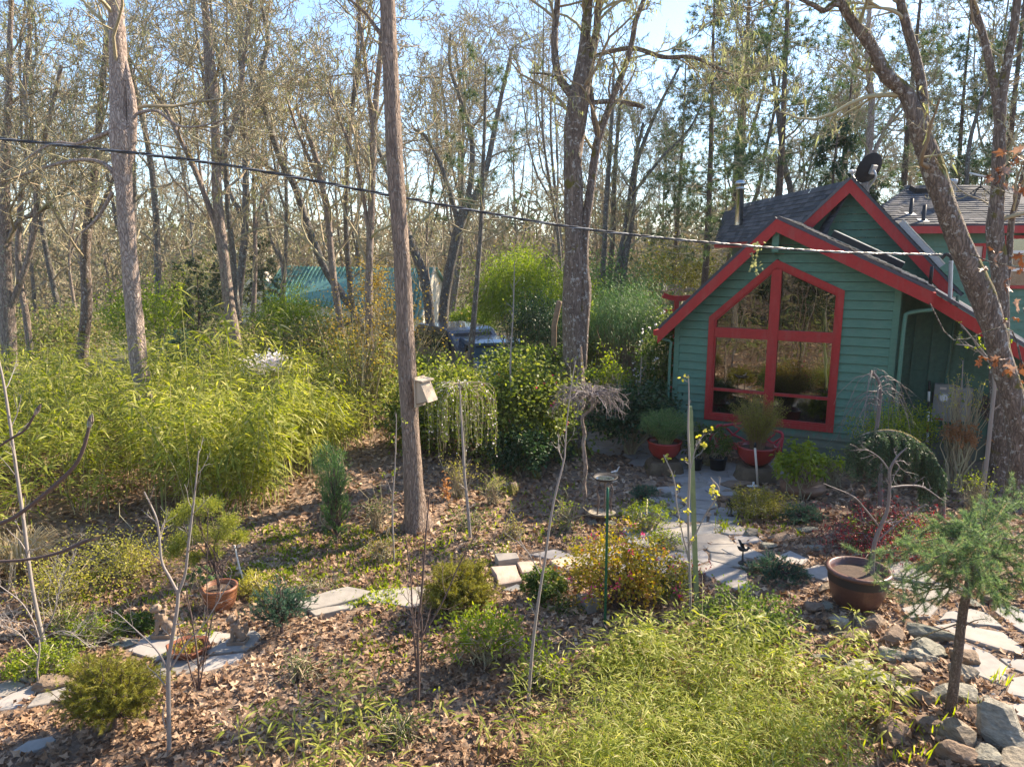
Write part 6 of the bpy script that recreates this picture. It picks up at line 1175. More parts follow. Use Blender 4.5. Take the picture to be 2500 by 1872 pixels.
def needleshrub(name, label, px0, py0, px1, py1, Y, mat, seed, n=60, per=110, L=.035, W=.0022, spread=.1, shell=.35, cat="conifer", up=.3, deep=1.0, low=-.4, droop_=0, stem='twig_dark', sc=1.0, shape='needle'):
    rng = rng_(seed); a = D(px0, (py0 + py1) / 2, Y); c_ = D(px1, (py0 + py1) / 2, Y); top = D((px0 + px1) / 2, py0, Y); bot = D((px0 + px1) / 2, py1, Y)
    rx = (c_[0] - a[0]) / 2; rz = (top[2] - bot[2]) / 2; c = np.array([(a[0] + c_[0]) / 2, Y, (top[2] + bot[2]) / 2]); g = np.array([c[0], Y, float(hgt(c[0], Y))])
    o = empty(name, g, label, cat); d = nz(rng.normal(size=(n * 3, 3))); d = d[d[:, 2] > low][:n]; tips = c + d * np.array([rx, rx * deep, rz]) * rng.uniform(.55, 1.05, (len(d), 1))
    b = Buf(); K = 7; u = np.linspace(0, 1, K)[None, :, None]; st = np.array([g[0], g[1], 0]) + np.column_stack([np.zeros(len(d)), np.zeros(len(d)), np.maximum(g[2], tips[:, 2] - (tips[:, 2] - g[2]) * .55 )])
    P = st[:, None] * (1 - u) + tips[:, None] * u; P[:, :, 2] += (np.sin(u[..., 0] * math.pi) * .04 * up); P[:, 1:] += rng.normal(size=(len(d), K - 1, 3)) * rx * .04
    tubes(b, P, np.linspace(.009, .002, K)[None].repeat(len(d), 0), 4, rnd=rng.random(len(d))); tubes(b, spline([g, np.array([g[0], g[1], c[2]]), np.array([g[0] + .01, g[1], c[2] + rz * .7])], 8), np.linspace(.022, .006, 8), 7); part("stems", b, M[stem], o)
    b = Buf(); T2, R2 = spawn(rng, P, np.full(P.shape[:2], .004), 6, t0=.35, t1=1, ln=.30, rel=True, ang=45, K=4, wob=.15, up=up * .3, rmin=.002)
    tt = rng.random((len(T2), per // 6)); Q = interp(T2, tt).reshape(-1, 3); tg = np.repeat(nz(T2[:, -1] - T2[:, 0]), per // 6, 0); dd = nz(tg * .8 + rng.normal(size=Q.shape) * .65 + np.array([0, 0, up * .4 - droop_]))
    leaves(b, Q, dd, nz(rng.normal(size=Q.shape)), L * rng.uniform(.7, 1.2, len(Q)), W, shape, .1, np.clip(.15 + .5 * (Q[:, 2] - (c[2] - rz)) / (2 * rz) * 0 + rng.random(len(Q)) * .6 + np.repeat(rng.random(len(T2)), per // 6) * .3, 0, 1)); part("needles", b, M[mat], o); return o
# columnar juniper, low junipers, thread cypresses
needleshrub("columnar_juniper", "narrow upright juniper between the bamboo and the bat box tree", 772, 1105, 862, 1340, 9.0, 'juniper', 701, 90, 150, .03, .0035, deep=1, low=-.95, up=.8)
shrub("feathery_conifer", "soft feathery green sprout on top of the columnar juniper's left side", 760, 1075, 850, 1240, 9.5, 'juniper', 712, 60, 60, .05, .004, 'lance', cat="conifer", spread=.12)
needleshrub("spreading_juniper", "blue-green spreading juniper on the left path by the stone guardian lion", 600, 1405, 770, 1570, 6.7, 'bluegreen', 702, 70, 190, .028, .0028, deep=.9, up=.3, low=-.25)
shrub("gold_juniper", "yellow-tipped low conifer behind the blue-green spreading juniper", 585, 1400, 665, 1470, 7.6, 'yellow', 713, 30, 60, .04, .004, 'lance', cat="conifer")
needleshrub("thread_cypress", "mounded golden thread-leaf cypress at the lower left by the squared tan rock", 135, 1590, 405, 1775, 5.25, 'thread', 703, 190, 260, .038, .0022, deep=.75, up=-.1, low=-.3, droop_=.5)
needleshrub("thread_cypress", "larger golden thread-leaf cypress in the middle, left of the tan stepping slabs", 1020, 1365, 1222, 1515, 7.05, 'thread', 704, 190, 260, .04, .0024, deep=.8, up=-.1, low=-.3, droop_=.5)
needleshrub("dark_juniper", "dark blue-green low juniper beside the hummingbird ornament", 1800, 1362, 1985, 1460, 7.5, 'bluegreen', 705, 90, 160, .03, .003, deep=.8, low=-.1)
needleshrub("dark_juniper", "small blue-green conifer under the bird bath's right side", 1535, 1185, 1610, 1228, 10.1, 'bluegreen', 706, 40, 120, .03, .0035, low=-.1)
needleshrub("dark_juniper", "blue-green conifer mat on the bank behind the path's right rocks", 1890, 1238, 2030, 1290, 9.2, 'bluegreen', 707, 70, 130, .03, .0035, deep=.7, low=-.1)
needleshrub("rounded_fir", "blue-green cone-shaped fir half hidden behind the bamboo thicket", 378, 800, 488, 960, 17.5, 'bluegreen', 708, 160, 150, .06, .008, low=-.9)
# leafy garden shrubs
shrub("azalea_bush", "light green whorled azalea in front of the middle thread-leaf cypress", 1040, 1480, 1320, 1640, 6.0, 'green_lime', 720, 120, 12, .05, .010, 'lance', spread=.07, shell=.3, deep=.7, droop=.1, nst=60, trunk=.007, low=-.2)
shrub("green_bush", "fresh green rounded bush right of the tan stepping slabs", 1275, 1385, 1385, 1475, 7.15, 'green_mid', 721, 60, 26, .045, .012, spread=.10, trunk=.01)
shrub("loropetalum_bush", "coral and yellow leaved shrub with pink ribbon flowers beside the green stake", 1378, 1290, 1680, 1515, 7.0, 'coral', 722, 170, 26, .038, .014, spread=.10, shell=.35, deep=.7, extra=[("blossoms", 'pink', 30, .045, .006, 'lance')], nst=70, trunk=.012, stem='twig_dark')
shrub("yellow_spirea", "low yellow-leaved spirea spreading over the leaf litter by the striped pot", 170, 1260, 470, 1480, 8.3, 'yellow', 723, 170, 18, .028, .010, spread=.12, shell=.1, deep=.9, nst=80, trunk=.006)
shrub("yellow_spirea", "paler yellow-leaved spirea nearer the left border", 30, 1330, 260, 1510, 7.6, 'yellow', 724, 100, 16, .028, .010, spread=.12, shell=.1, deep=.8, nst=60, trunk=.006)
shrub("spring_shrub", "sparse budding shrub with red stems in front of the bird bath's leaf bed", 1330, 1195, 1430, 1320, 9.0, 'green_lime', 725, 50, 7, .025, .008, spread=.07, shell=.2, nst=50, trunk=.006)
shrub("spring_shrub", "sparse yellow-budded shrub in the leaf bed right of the bat box tree", 1210, 1230, 1300, 1350, 8.9, 'yellow', 726, 40, 6, .022, .008, spread=.07, shell=.2, nst=40, trunk=.005)
shrub("creeping_shrub", "yellow-green creeping mound on the path's right bank below the wide urn", 1768, 1195, 1935, 1285, 9.4, 'thread', 727, 130, 40, .022, .007, spread=.09, deep=.8, low=-.1)
shrub("creeping_shrub", "light green creeping plant beside the low stone basin", 1500, 1225, 1650, 1290, 9.0, 'green_lime', 728, 80, 18, .022, .007, spread=.08, low=-.1, deep=.7)
shrub("heather_plant", "dim green foliage at the foot of the red lace-leaf maple", 2060, 1260, 2300, 1340, 8.0, 'green_mid', 729, 80, 26, .03, .009, spread=.10, deep=.6)
shrub("lace_leaf_maple", "low spreading red lace-leaf maple behind the brown glazed pot", 1990, 1235, 2330, 1400, 7.9, 'red_leaf', 730, 190, 26, .034, .005, 'lance', spread=.10, shell=.45, deep=.7, droop=.5, stem='twig_silver', trunk=.014, nst=50)
shrub("green_bush", "mixed green shrub between dwarf bamboo and the orange-brown block", 1700, 1440, 1960, 1600, 6.2, 'green_mid', 731, 120, 22, .045, .010, 'lance', spread=.10, deep=.7)
shrub("evergreen_bush", "light green small-leaved bush under the bare weeping maple by the house corner", 2080, 985, 2300, 1110, 11.2, 'green_lime', 732, 110, 34, .035, .012, spread=.12, deep=.7)
shrub("bronze_barberry", "russet leafy shrub at the foot of the yellow-budded twigs by the meter", 2290, 1030, 2400, 1100, 10.8, 'orange', 733, 60, 20, .04, .014, spread=.10, shell=.2, nst=40)
shrub("yellow_budded_shrub", "upright twiggy shrub with yellow buds in front of the electric meter", 2290, 905, 2420, 1095, 11.0, 'yellow', 734, 90, 4, .028, .010, spread=.04, shell=.5, nst=88, trunk=.006, low=-.1)
shrub("leaf_mound", "sunny green groundcover along the left path's outer edge", -20, 1585, 220, 1665, 6.1, 'green_lime', 735, 90, 26, .03, .008, 'lance', spread=.09, deep=.5, low=-.1)
shrub("leaf_mound", "green groundcover behind the left stone lion", 250, 1500, 390, 1560, 6.9, 'green_mid', 736, 60, 26, .035, .010, spread=.09, deep=.6, low=-.1)
shrub("fern_clump", "small fern and leafy plants between the two red bowls", 1665, 1040, 1795, 1110, 12.2, 'green_mid', 737, 50, 24, .06, .012, 'lance', spread=.10)
shrub("sedge_clump", "spiky green clump at the foot of the mossy double trunk", 1350, 1080, 1400, 1130, 12.5, 'bluegreen', 738, 30, 26, .14, .005, 'lance', spread=.04)
# arching tan grass at the left border
CL = [
 ("small_shrub", "tiny light green shoots along the left path's near edge", 690, 1400, 900, 1490, 7.6, 'green_lime', 60, 5, .03, .009),
 ("small_shrub", "sparse green stems between the bat box tree and the columnar juniper", 850, 1180, 980, 1310, 9.4, 'green_mid', 50, 5, .03, .009),
 ("small_shrub", "thin orange-budded twiggy shrub right of the columnar juniper", 860, 1270, 1000, 1400, 8.4, 'amber', 60, 4, .025, .008),
 ("small_shrub", "pale twiggy undershrub below the weeping white-flowered tree", 1060, 1090, 1180, 1230, 10.6, 'yellow', 60, 5, .025, .009),
 ("small_shrub", "loose green plant at the foot of the slim stick-like sapling", 1090, 1230, 1200, 1320, 9.3, 'green_mid', 40, 8, .04, .01),
 ("small_shrub", "scattered light-green leafy stems above the dwarf bamboo's left end", 1230, 1560, 1420, 1740, 5.6, 'green_lime', 80, 8, .05, .010),
 ("small_shrub", "leafy green stems between the coral-leaved shrub and the green post", 1580, 1340, 1700, 1500, 7.1, 'green_mid', 70, 10, .035, .010),
 ("small_shrub", "dark leafy tuft left of the dwarf bamboo and right of the azalea", 1320, 1440, 1440, 1540, 6.9, 'green_mid', 60, 8, .04, .010),
 ("small_shrub", "reddish-leaved low plant between the flagstones and the green post", 1620, 1370, 1740, 1450, 7.6, 'red_leaf', 60, 10, .03, .010),
 ("small_shrub", "fine green weeds below the blue-green spreading juniper", 640, 1570, 830, 1680, 5.9, 'green_mid', 50, 4, .03, .009),
 ("small_shrub", "low green groundcover between the left stone lion and the left border", 120, 1480, 300, 1600, 6.6, 'green_lime', 100, 14, .03, .009),
 ("small_shrub", "dry brown twiggy growth below the yellow-leaved spirea", 60, 1440, 250, 1570, 6.9, 'thread', 70, 5, .03, .008),
 ("small_shrub", "small-leaved yellowish shrub behind the wide clay urn", 1990, 1090, 2080, 1190, 10.9, 'green_lime', 60, 10, .035, .011),
 ("small_shrub", "leafy growth on the sunny slope right of the weeping spruce", 2320, 1130, 2460, 1240, 9.4, 'green_lime', 60, 4, .03, .010),
 ("small_shrub", "dim weeds between the red lace-leaf maple and the near spruce", 2300, 1260, 2440, 1340, 8.2, 'green_mid', 50, 6, .03, .010),
 ("small_shrub", "yellow-green tuft among the dark gravel by the green post", 1560, 1290, 1680, 1350, 8.3, 'green_lime', 50, 8, .03, .009),
 ("small_shrub", "grey-green weeds near the bottom border left of the dwarf bamboo", 860, 1700, 1080, 1860, 5.0, 'green_mid', 60, 5, .04, .009),
 ("small_shrub", "thin stemmed shrub with tiny leaves against the camellia hedge's shaded foot", 1150, 1130, 1260, 1250, 10.2, 'green_lime', 50, 5, .025, .008),
]
for i, (nm, lb, x0, y0, x1, y1, Y, mt, nc, pr_, l_, w_) in enumerate(CL):
    shrub(nm, lb, x0, y0, x1, y1, Y, mt, 900 + i, nc, pr_, l_, w_, 'oval' if i % 2 else 'lance', spread=.10, shell=.05, deep=.8, nst=nc, trunk=.005, low=-.35, stem='twig')
def tangrass():
    rng = rng_(740); c = D(40, 1330, 8.4); c[2] = float(hgt(c[0], c[1])); o = empty("ornamental_grass", c, "arching dry tan ornamental grass clump at the left border", "grass clump"); b = Buf(); n = 360; K = 7; u = np.linspace(0, 1, K); a = rng.random(n) * 6.283; L = rng.uniform(.6, 1.2, n); el = rng.uniform(.9, 1.35, n)
    P = np.zeros((n, K, 3)); out = L[:, None] * u * np.cos(el)[:, None] * 1.4; P[..., 0] = c[0] + np.cos(a)[:, None] * out; P[..., 1] = c[1] + np.sin(a)[:, None] * out; P[..., 2] = c[2] + L[:, None] * (np.sin(el)[:, None] * u * 1.15 - .75 * u ** 3)
    s = np.stack([-np.sin(a), np.cos(a), 0 * a], -1)[:, None] * (.009 * (1 - u ** 2 * .9))[None, :, None]; V = np.stack([P - s, P + s], 2).reshape(-1, 3); i = np.arange(n * K * 2).reshape(n, K, 2)
    b.add(V, q=np.stack([i[:, :-1, 0], i[:, :-1, 1], i[:, 1:, 1], i[:, 1:, 0]], -1).reshape(-1, 4), rnd=np.repeat(rng.random(n), K * 2)); part("blades", b, M['tan'], o)
tangrass()
# weeping white-flowered shrub beside the hedge
def weeping(name, label, base, top, rx, rz, Y, seed, nb, mat, L, per, stem='twig', r0=.02, cat="tree", drp=1.0, lw=.006):
    rng = rng_(seed); g = D(base[0], base[1], Y); g[2] = float(hgt(g[0], g[1])); t = D(top[0], top[1], Y); o = empty(name, g, label, cat); T = spline([g - UZ * .05, g * .5 + t * .5 + [.05, 0, 0], t], 12); b = Buf(); roughtube(b, T, np.linspace(r0, r0 * .5, 12), 8, seed); part("trunk", b, M[stem], o)
    K = 9; u = np.linspace(0, 1, K); a = rng.random(nb) * 6.283; rr = rng.uniform(.3, 1, nb) * rx; P = np.zeros((nb, K, 3)); s0 = t - UZ * rng.random((nb, 1)) * .12; P += s0[:, None]
    out = rr[:, None] * np.sin(np.minimum(u * 1.5, 1) * math.pi / 2) ** .9; P[..., 0] += np.cos(a)[:, None] * out; P[..., 1] += np.sin(a)[:, None] * out; P[..., 2] += (.14 * np.sin(u * math.pi * .8) - (rng.uniform(.5, 1.05, nb)[:, None] * rz) * u ** 1.8 * drp); P[:, 1:] += rng.normal(size=(nb, K - 1, 3)) * .014
    b = Buf(); tubes(b, P, np.linspace(.006, .002, K)[None].repeat(nb, 0), 4, rnd=rng.random(nb)); part("branches", b, M[stem], o); tt = .15 + .85 * rng.random((nb, per)); Q = interp(P, tt).reshape(-1, 3) + rng.normal(size=(nb * per, 3)) * .012
    b = Buf(); leaves(b, Q, nz(rng.normal(size=Q.shape) - UZ * .3), nz(rng.normal(size=Q.shape)), L * rng.uniform(.6, 1.2, len(Q)), lw, 'oval', .1, rng.random(len(Q)) * .6); part("leaves", b, M[mat], o); return o, P
o_, P_ = weeping("weeping_cherry", "small weeping tree with white blossom and lime leaves in front of the camellia hedge", (1135, 1190), (1118, 935), .62, 1.15, 11.0, 750, 90, 'green_lime', .028, 40, lw=.011)
rng = rng_(7); b = Buf(); Q = P_.reshape(-1, 3)[rng.integers(0, 810, 420)]; leaves(b, Q, nz(rng.normal(size=Q.shape)), nz(rng.normal(size=Q.shape)), .028, .012, 'oval', .1, rng.random(420)); part("blossoms", b, M['white'], o_)
# weeping spruce arching over the slope
def weeping_spruce():
    rng = rng_(751); Y = 8.9; arc = [(2296, 1285, 20), (2300, 1225, 20), (2290, 1160, 19), (2268, 1115, 17), (2240, 1080, 15), (2205, 1060, 13), (2165, 1052, 11), (2120, 1058, 9), (2085, 1075, 7), (2065, 1110, 5)]
    P, r = pxpath(arc, Y, 44); P = np.vstack([[P[0][0], P[0][1], float(hgt(P[0][0], Y)) - .05], P]); r = np.append(r[0], r); o = empty("weeping_spruce", P[0], "dark weeping spruce bent into an arch with hanging curtains of needles", "conifer"); b = Buf(); roughtube(b, P, r, 9, 5); part("trunk", b, M['bark_oak'], o)
    nb = 400; cid = rng.integers(0, 22, nb); ct = np.sort(rng.uniform(.2, 1, 22)) ** .85; cl_ = rng.uniform(.45, 1.1, 22); ca = rng.random(22) * 6.283; t = np.clip(ct[cid] + rng.normal(size=nb) * .011, .15, .999); Q = interp(P[None], t[None])[0]; K = 7; u = np.linspace(0, 1, K); L = rng.uniform(.30, .72, nb) * cl_[cid]; a = ca[cid] + rng.normal(size=nb) * .5; B = np.zeros((nb, K, 3)) + Q[:, None]; o_x = .10 * np.minimum(u * 2, 1)
    B[..., 0] += np.cos(a)[:, None] * o_x; B[..., 1] += np.sin(a)[:, None] * o_x * 2.2; B[..., 2] += .03 * np.sin(u * 3) - L[:, None] * u ** 1.25; B[:, 1:] += rng.normal(size=(nb, K - 1, 3)) * .008; b = Buf(); tubes(b, B, np.linspace(.006, .002, K)[None].repeat(nb, 0), 3); part("branches", b, M['twig_dark'], o)
    n = 150; tt = rng.random((nb, n)); S_ = interp(B, tt).reshape(-1, 3); b = Buf(); dd = nz(rng.normal(size=S_.shape) * [1, 1, .5] - UZ * .75); leaves(b, S_ + rng.normal(size=S_.shape) * .01, dd, nz(rng.normal(size=S_.shape)), .036 * rng.uniform(.7, 1.3, len(S_)), .005, 'needle', 0, np.clip(rng.random(len(S_)) * .9, 0, 1)); part("needles", b, M['weeping'], o)
weeping_spruce()
# near spruce with a bare stem
def near_spruce():
    rng = rng_(752); Y = 5.0; P, r = pxpath([(2318, 1755, 34), (2326, 1690, 31), (2338, 1600, 28), (2350, 1500, 27), (2362, 1440, 25), (2378, 1380, 22), (2392, 1330, 18), (2404, 1290, 12)], Y, 40)
    z = float(hgt(P[0][0], P[0][1])); P = np.vstack([[P[0][0], P[0][1], min(z, P[0][2]) - .06], P]); r = np.append(r[0], r); o = empty("young_spruce", P[0], "young flat-topped spruce with a bare brown stem standing among the rocks, nearest conifer", "conifer"); b = Buf(); roughtube(b, P, r, 12, 8, .05); part("trunk", b, M['bark_stem'], o)
    tips = [(2150, 1345, 4.9), (2190, 1400, 4.7), (2160, 1450, 4.8), (2215, 1470, 4.6), (2230, 1310, 5.2), (2280, 1285, 5.1), (2260, 1380, 4.5), (2330, 1300, 5.0), (2300, 1350, 4.6), (2330, 1420, 4.5), (2420, 1400, 4.5), (2455, 1470, 4.6), (2480, 1510, 4.8), (2440, 1430, 5.3), (2495, 1400, 5.0), (2540, 1450, 4.9), (2475, 1330, 5.2), (2390, 1345, 4.6), (2250, 1440, 5.2), (2210, 1345, 5.4), (2360, 1255, 5.3), (2100, 1350, 5.0), (2410, 1250, 5.6), (2450, 1250, 5.4), (2500, 1200, 5.5), (2540, 1270, 5.3), (2570, 1370, 5.2), (2465, 1215, 5.6), (2390, 1450, 4.7), (2300, 1470, 4.9), (2230, 1500, 4.9)]
    TT = np.array([D(a, c, y) for a, c, y in tips]); nb = len(TT); t0 = interp(P[None], (.66 + .32 * rng.random(nb))[None])[0]; K = 8; u = np.linspace(0, 1, K)[None, :, None]; B = t0[:, None] * (1 - u) + TT[:, None] * u; B[..., 2] += .10 * np.sin(u[..., 0] * math.pi) * (1 - .3 * u[..., 0]); B[:, 1:] += rng.normal(size=(nb, K - 1, 3)) * .01
    b = Buf(); tubes(b, B, np.linspace(.011, .003, K)[None].repeat(nb, 0), 5); T2, R2 = spawn(rng, B, np.full((nb, K), .006), 11, t0=.2, t1=1, ln=.36, rel=True, ang=48, K=5, wob=.08, up=-.02, rmin=.0025); tubes(b, T2, R2, 4); part("branches", b, M['bark_oak'], o)
    A = np.concatenate([T2, B[:, ::2][:, :4].repeat(1, 0) if False else T2[:1]]); b = Buf(); n = 140
    for arr, nn in ((T2, n), (B, 260)):
        tt = .05 + .95 * rng.random((len(arr), nn)); Q = interp(arr, tt).reshape(-1, 3); tg = np.repeat(nz(arr[:, -1] - arr[:, 0]), nn, 0); dd = nz(tg * .55 + rng.normal(size=Q.shape) * .6 + UZ * .12); leaves(b, Q, dd, nz(rng.normal(size=Q.shape)), .040 * rng.uniform(.7, 1.15, len(Q)), .0015, 'needle', 0, np.clip(.2 + rng.random(len(Q)) * .55 + .25 * (tt.reshape(-1) > .85), 0, 1))
    part("needles", b, M['spruce'], o)
    for (a, c, p1) in ((2345, 1520, (2180, 1590)), (2350, 1530, (2410, 1510))):
        q0 = D(a, c, 5.0); q1 = D(p1[0], p1[1], 4.85); b = Buf(); tubes(b, spline([q0, (q0 + q1) / 2 + UZ * .02, q1], 8), np.linspace(.007, .002, 8), 5); lb = part("dead_branch", b, M['bark_oak'], o)
        k = 120; Q = q1 + rng.normal(size=(k, 3)) * [.04, .02, .02]; b = Buf(); leaves(b, Q, nz(rng.normal(size=Q.shape)), nz(rng.normal(size=Q.shape)), .03, .001, 'needle', 0, rng.random(k)); part("needles", b, M['spruce'], lb)
near_spruce()
# bare contorted umbrella tree
def umbrella_tree():
    rng = rng_(753); Y = 9.6; P, r = pxpath([(1432, 1242, 13), (1426, 1180, 12), (1430, 1140, 12), (1424, 1085, 11), (1427, 1060, 11), (1421, 1025, 10), (1426, 1010, 11), (1440, 1000, 10), (1447, 985, 9), (1440, 970, 8)], Y, 40); z = float(hgt(P[0][0], Y)); P[0][2] = min(P[0][2], z) - .03
    o = empty("contorted_filbert", (P[0][0], Y, z), "bare umbrella-shaped weeping tree with pale twisted twigs in front of the mossy double trunk", "tree"); b = Buf(); roughtube(b, P, r, 9, 3, .12); part("trunk", b, M['bark_oak'], o)
    tips = []
    nb = 46; a = rng.random(nb) * 6.283; top = P[-1]; K = 9; u = np.linspace(0, 1, K); R0 = np.where(np.cos(a) > 0, .52, .50) * rng.uniform(.5, 1.1, nb); B = np.zeros((nb, K, 3)) + top; B[..., 0] += (np.cos(a) * R0)[:, None] * u; B[..., 1] += (np.sin(a) * R0 * .8)[:, None] * u; B[..., 2] += .16 * np.sin(u * math.pi * .62)[None] - (rng.uniform(.1, .42, nb)[:, None]) * u ** 2; B[:, 1:] += np.cumsum(rng.normal(size=(nb, K - 1, 3)) * .014, 1)
    b = Buf(); tubes(b, B, np.linspace(.008, .0035, K)[None].repeat(nb, 0), 5, rnd=rng.random(nb)); T2, R2 = spawn(rng, B, np.full((nb, K), .005), 7, t0=.2, ln=.5, rel=True, ang=40, K=6, wob=.35, up=-.10, rmin=.0028, rr=.8); tubes(b, T2, R2, 4, rnd=rng.random(len(T2)))
    T3, R3 = spawn(rng, T2, R2, 3, t0=.3, ln=.5, rel=True, ang=45, K=4, wob=.4, up=-.08, rmin=.0022); tubes(b, T3, R3, 3, rnd=rng.random(len(T3))); part("branches", b, M['twig_silver'], o)
umbrella_tree()
def bare_weeper():
    rng = rng_(754); Y = 9.7; P, r = pxpath([(2150, 1230, 14), (2148, 1120, 12), (2140, 1060, 11), (2146, 1000, 10), (2150, 950, 9), (2140, 920, 8), (2125, 905, 7)], Y, 30); z = float(hgt(P[0][0], Y)); P[0][2] = z - .03
    o = empty("weeping_maple", (P[0][0], Y, z), "leafless weeping maple with fine silvery drooping twigs against the green siding", "tree"); b = Buf(); roughtube(b, P, r, 8, 3, .08); part("trunk", b, M['twig_silver'], o)
    nb = 30; a = rng.random(nb) * 6.283; K = 10; u = np.linspace(0, 1, K); s0 = interp(P[None], rng.uniform(.7, 1, nb)[None])[0]; R0 = rng.uniform(.25, .62, nb); B = np.zeros((nb, K, 3)) + s0[:, None]; B[..., 0] += (np.cos(a) * R0)[:, None] * u; B[..., 1] += (np.sin(a) * R0 * .7)[:, None] * u; B[..., 2] += .14 * np.sin(u * math.pi * .6)[None] - (rng.uniform(.35, .85, nb)[:, None]) * u ** 2.4; B[:, 1:] += rng.normal(size=(nb, K - 1, 3)) * .007
    b = Buf(); tubes(b, B, np.linspace(.006, .0022, K)[None].repeat(nb, 0), 4, rnd=rng.random(nb)); T2, R2 = spawn(rng, B, np.full((nb, K), .003), 6, t0=.25, ln=.45, rel=True, ang=40, K=5, wob=.22, up=-.22, rmin=.0018); tubes(b, T2, R2, 3, rnd=rng.random(len(T2))); part("branches", b, M['twig_silver'], o)
bare_weeper()
# ------------------------------------------------------------------ pots and ornaments
def pot(name, label, c, prof, mat, cat="pot", soil=None, squash=(1, 1), group=None, bands=None, sides=40):
    o = empty(name, c, label, cat, group); b = Buf(); lathe(b, c, prof, sides, squash=squash); part("body", b, M[mat], o)
    if soil: b = Buf(); lathe(b, c, [(0.001, soil[1]), (soil[0] * .5, soil[1] + .012), (soil[0], soil[1])], 24, squash=squash); part("soil", b, M['soil'], o)
    for bd in (bands or []): b = Buf(); lathe(b, c, bd[0], sides, squash=squash); part("glaze_band", b, M[bd[1]], o)
    return o
def bowlprof(R_, h): return [(0, 0), (R_ * .42, 0), (R_ * .55, .02 * h), (R_ * .80, h * .28), (R_ * .95, h * .58), (R_ * .96, h * .85), (R_ * 1.0, h * .93), (R_ * 1.0, h), (R_ * .90, h), (R_ * .87, h * .85), (R_ * .5, h * .5)]
def pedestal(c, w, d, h, label, seed):
    o = empty("stone_pedestal", c, label, "pedestal"); rng = rng_(seed); V, T = ico(3); s = np.sign(V) * np.abs(V) ** .35; s = s / np.abs(s).max(0); n = .05 * np.sin(V @ (rng.normal(size=3) * 5)) * np.sin(V @ (rng.normal(size=3) * 7))
    P = s * (1 + n[:, None]) * np.array([w / 2, d / 2, h / 2]) * (1.0 - .10 * s[:, 2:3]); b = Buf(); b.add(P + c + UZ * (h / 2 - .03), t=T); part("block", b, M['pedestal'], o)
    k = 500; b = Buf(); a = rng.random(k) * 6.283; Q = c + np.column_stack([np.cos(a) * w * .5, np.sin(a) * d * .5, rng.random(k) ** 2 * h * .5]); leaves(b, Q, nz(rng.normal(size=Q.shape)), nz(rng.normal(size=Q.shape)), .02, .006, 'oval', .1, rng.random(k)); part("moss", b, M['green_mid'], o); return o
def tuftgrass(name, label, c, R_, h, mats, seed, n=170, nl=26, cat="potted plant", L=.05, top=None):
    rng = rng_(seed); o = empty(name, c, label, cat); a = rng.random(n) * 6.283; K = 6; u = np.linspace(0, 1, K); out = rng.random(n) ** .6; H_ = h * rng.uniform(.55, 1.05, n); P = np.zeros((n, K, 3)) + np.array(c); b0 = R_ * .28 * rng.random(n)
    P[..., 0] += np.cos(a)[:, None] * (b0[:, None] + (R_ * out)[:, None] * u ** 1.8); P[..., 1] += np.sin(a)[:, None] * (b0[:, None] + (R_ * out)[:, None] * u ** 1.8); P[..., 2] += H_[:, None] * (u - .22 * out[:, None] * u ** 3); P[:, 1:] += rng.normal(size=(n, K - 1, 3)) * .006
    b = Buf(); tubes(b, P, np.linspace(.0028, .0012, K)[None].repeat(n, 0), 3, rnd=rng.random(n)); part("stems", b, M[mats[0]], o); tt = .25 + .75 * rng.random((n, nl)); Q = interp(P, tt).reshape(-1, 3) + rng.normal(size=(n * nl, 3)) * .012
    b = Buf(); leaves(b, Q, nz(rng.normal(size=Q.shape) + UZ * .5), nz(rng.normal(size=Q.shape)), L * rng.uniform(.6, 1.2, len(Q)), .003, 'lance', .25, rng.random(len(Q))); part("leaves", b, M[mats[1]], o)
g = Gd(1620, 1152); pedestal(g, .60, .5, .27, "mossy square stone block under the red bowl nearer the woods", 1); bw = g + UZ * .25
pot("red_bowl_planter", "glossy red bowl holding fresh green fountain bamboo, nearer the woods", bw, bowlprof(.295, .31), 'red_glaze', soil=(.26, .25)); tuftgrass("potted_bamboo", "fresh green wispy bamboo growing in the red bowl nearer the woods", bw + UZ * .25, .42, .62, ('cane', 'juniper'), 760, 320, 60, L=.06)
g = Gd(1842, 1172); pedestal(g, .58, .5, .30, "mossy square stone block under the red bowl by the bench", 2); bw = g + UZ * .28
pot("red_bowl_planter", "glossy red bowl with dry reddish bamboo, in front of the red bench", bw, bowlprof(.32, .32), 'red_glaze', soil=(.28, .26)); tuftgrass("potted_bamboo", "half-dry reddish wispy bamboo in the red bowl before the bench", bw + UZ * .26, .42, .95, ('rust_twig', 'thread'), 761, 340, 40, L=.045)
g = Gd(1958, 1210); R_ = .34
pot("wide_urn", "wide lens-shaped brown clay urn with a narrow mouth on the leaf slope", g - UZ * .02, [(0, 0), (.12, 0), (.18, .02), (.30, .10), (R_, .17), (R_ * .98, .20), (.26, .27), (.19, .30), (.18, .33), (.20, .345), (.16, .345), (.15, .30), (.1, .25)], 'urn', soil=(.16, .31))
shrub("urn_plant", "broad-leaved lime-green plant spilling from the wide clay urn", 1880, 1075, 2035, 1200, 10.35, 'green_lime', 762, 90, 12, .075, .024, spread=.08, deep=.7, trunk=.008, nst=40, cat="potted plant", droop=.4)
g = Gd(2112, 1500, 0); gp = g.copy(); gp[1] += .20; gp[2] = float(hgt(gp[0], gp[1]))
pot("glazed_pot", "big brown glazed pot with dripping glaze, holding a small bare maple", gp - UZ * .02, [(0, 0), (.17, 0), (.21, .03), (.26, .16), (.285, .30), (.29, .36), (.31, .375), (.315, .395), (.30, .41), (.27, .41), (.262, .36), (.2, .30)], 'glaze_brown', soil=(.262, .34), bands=[([(.2865, .28), (.2925, .35), (.30, .37)], 'black'), ])
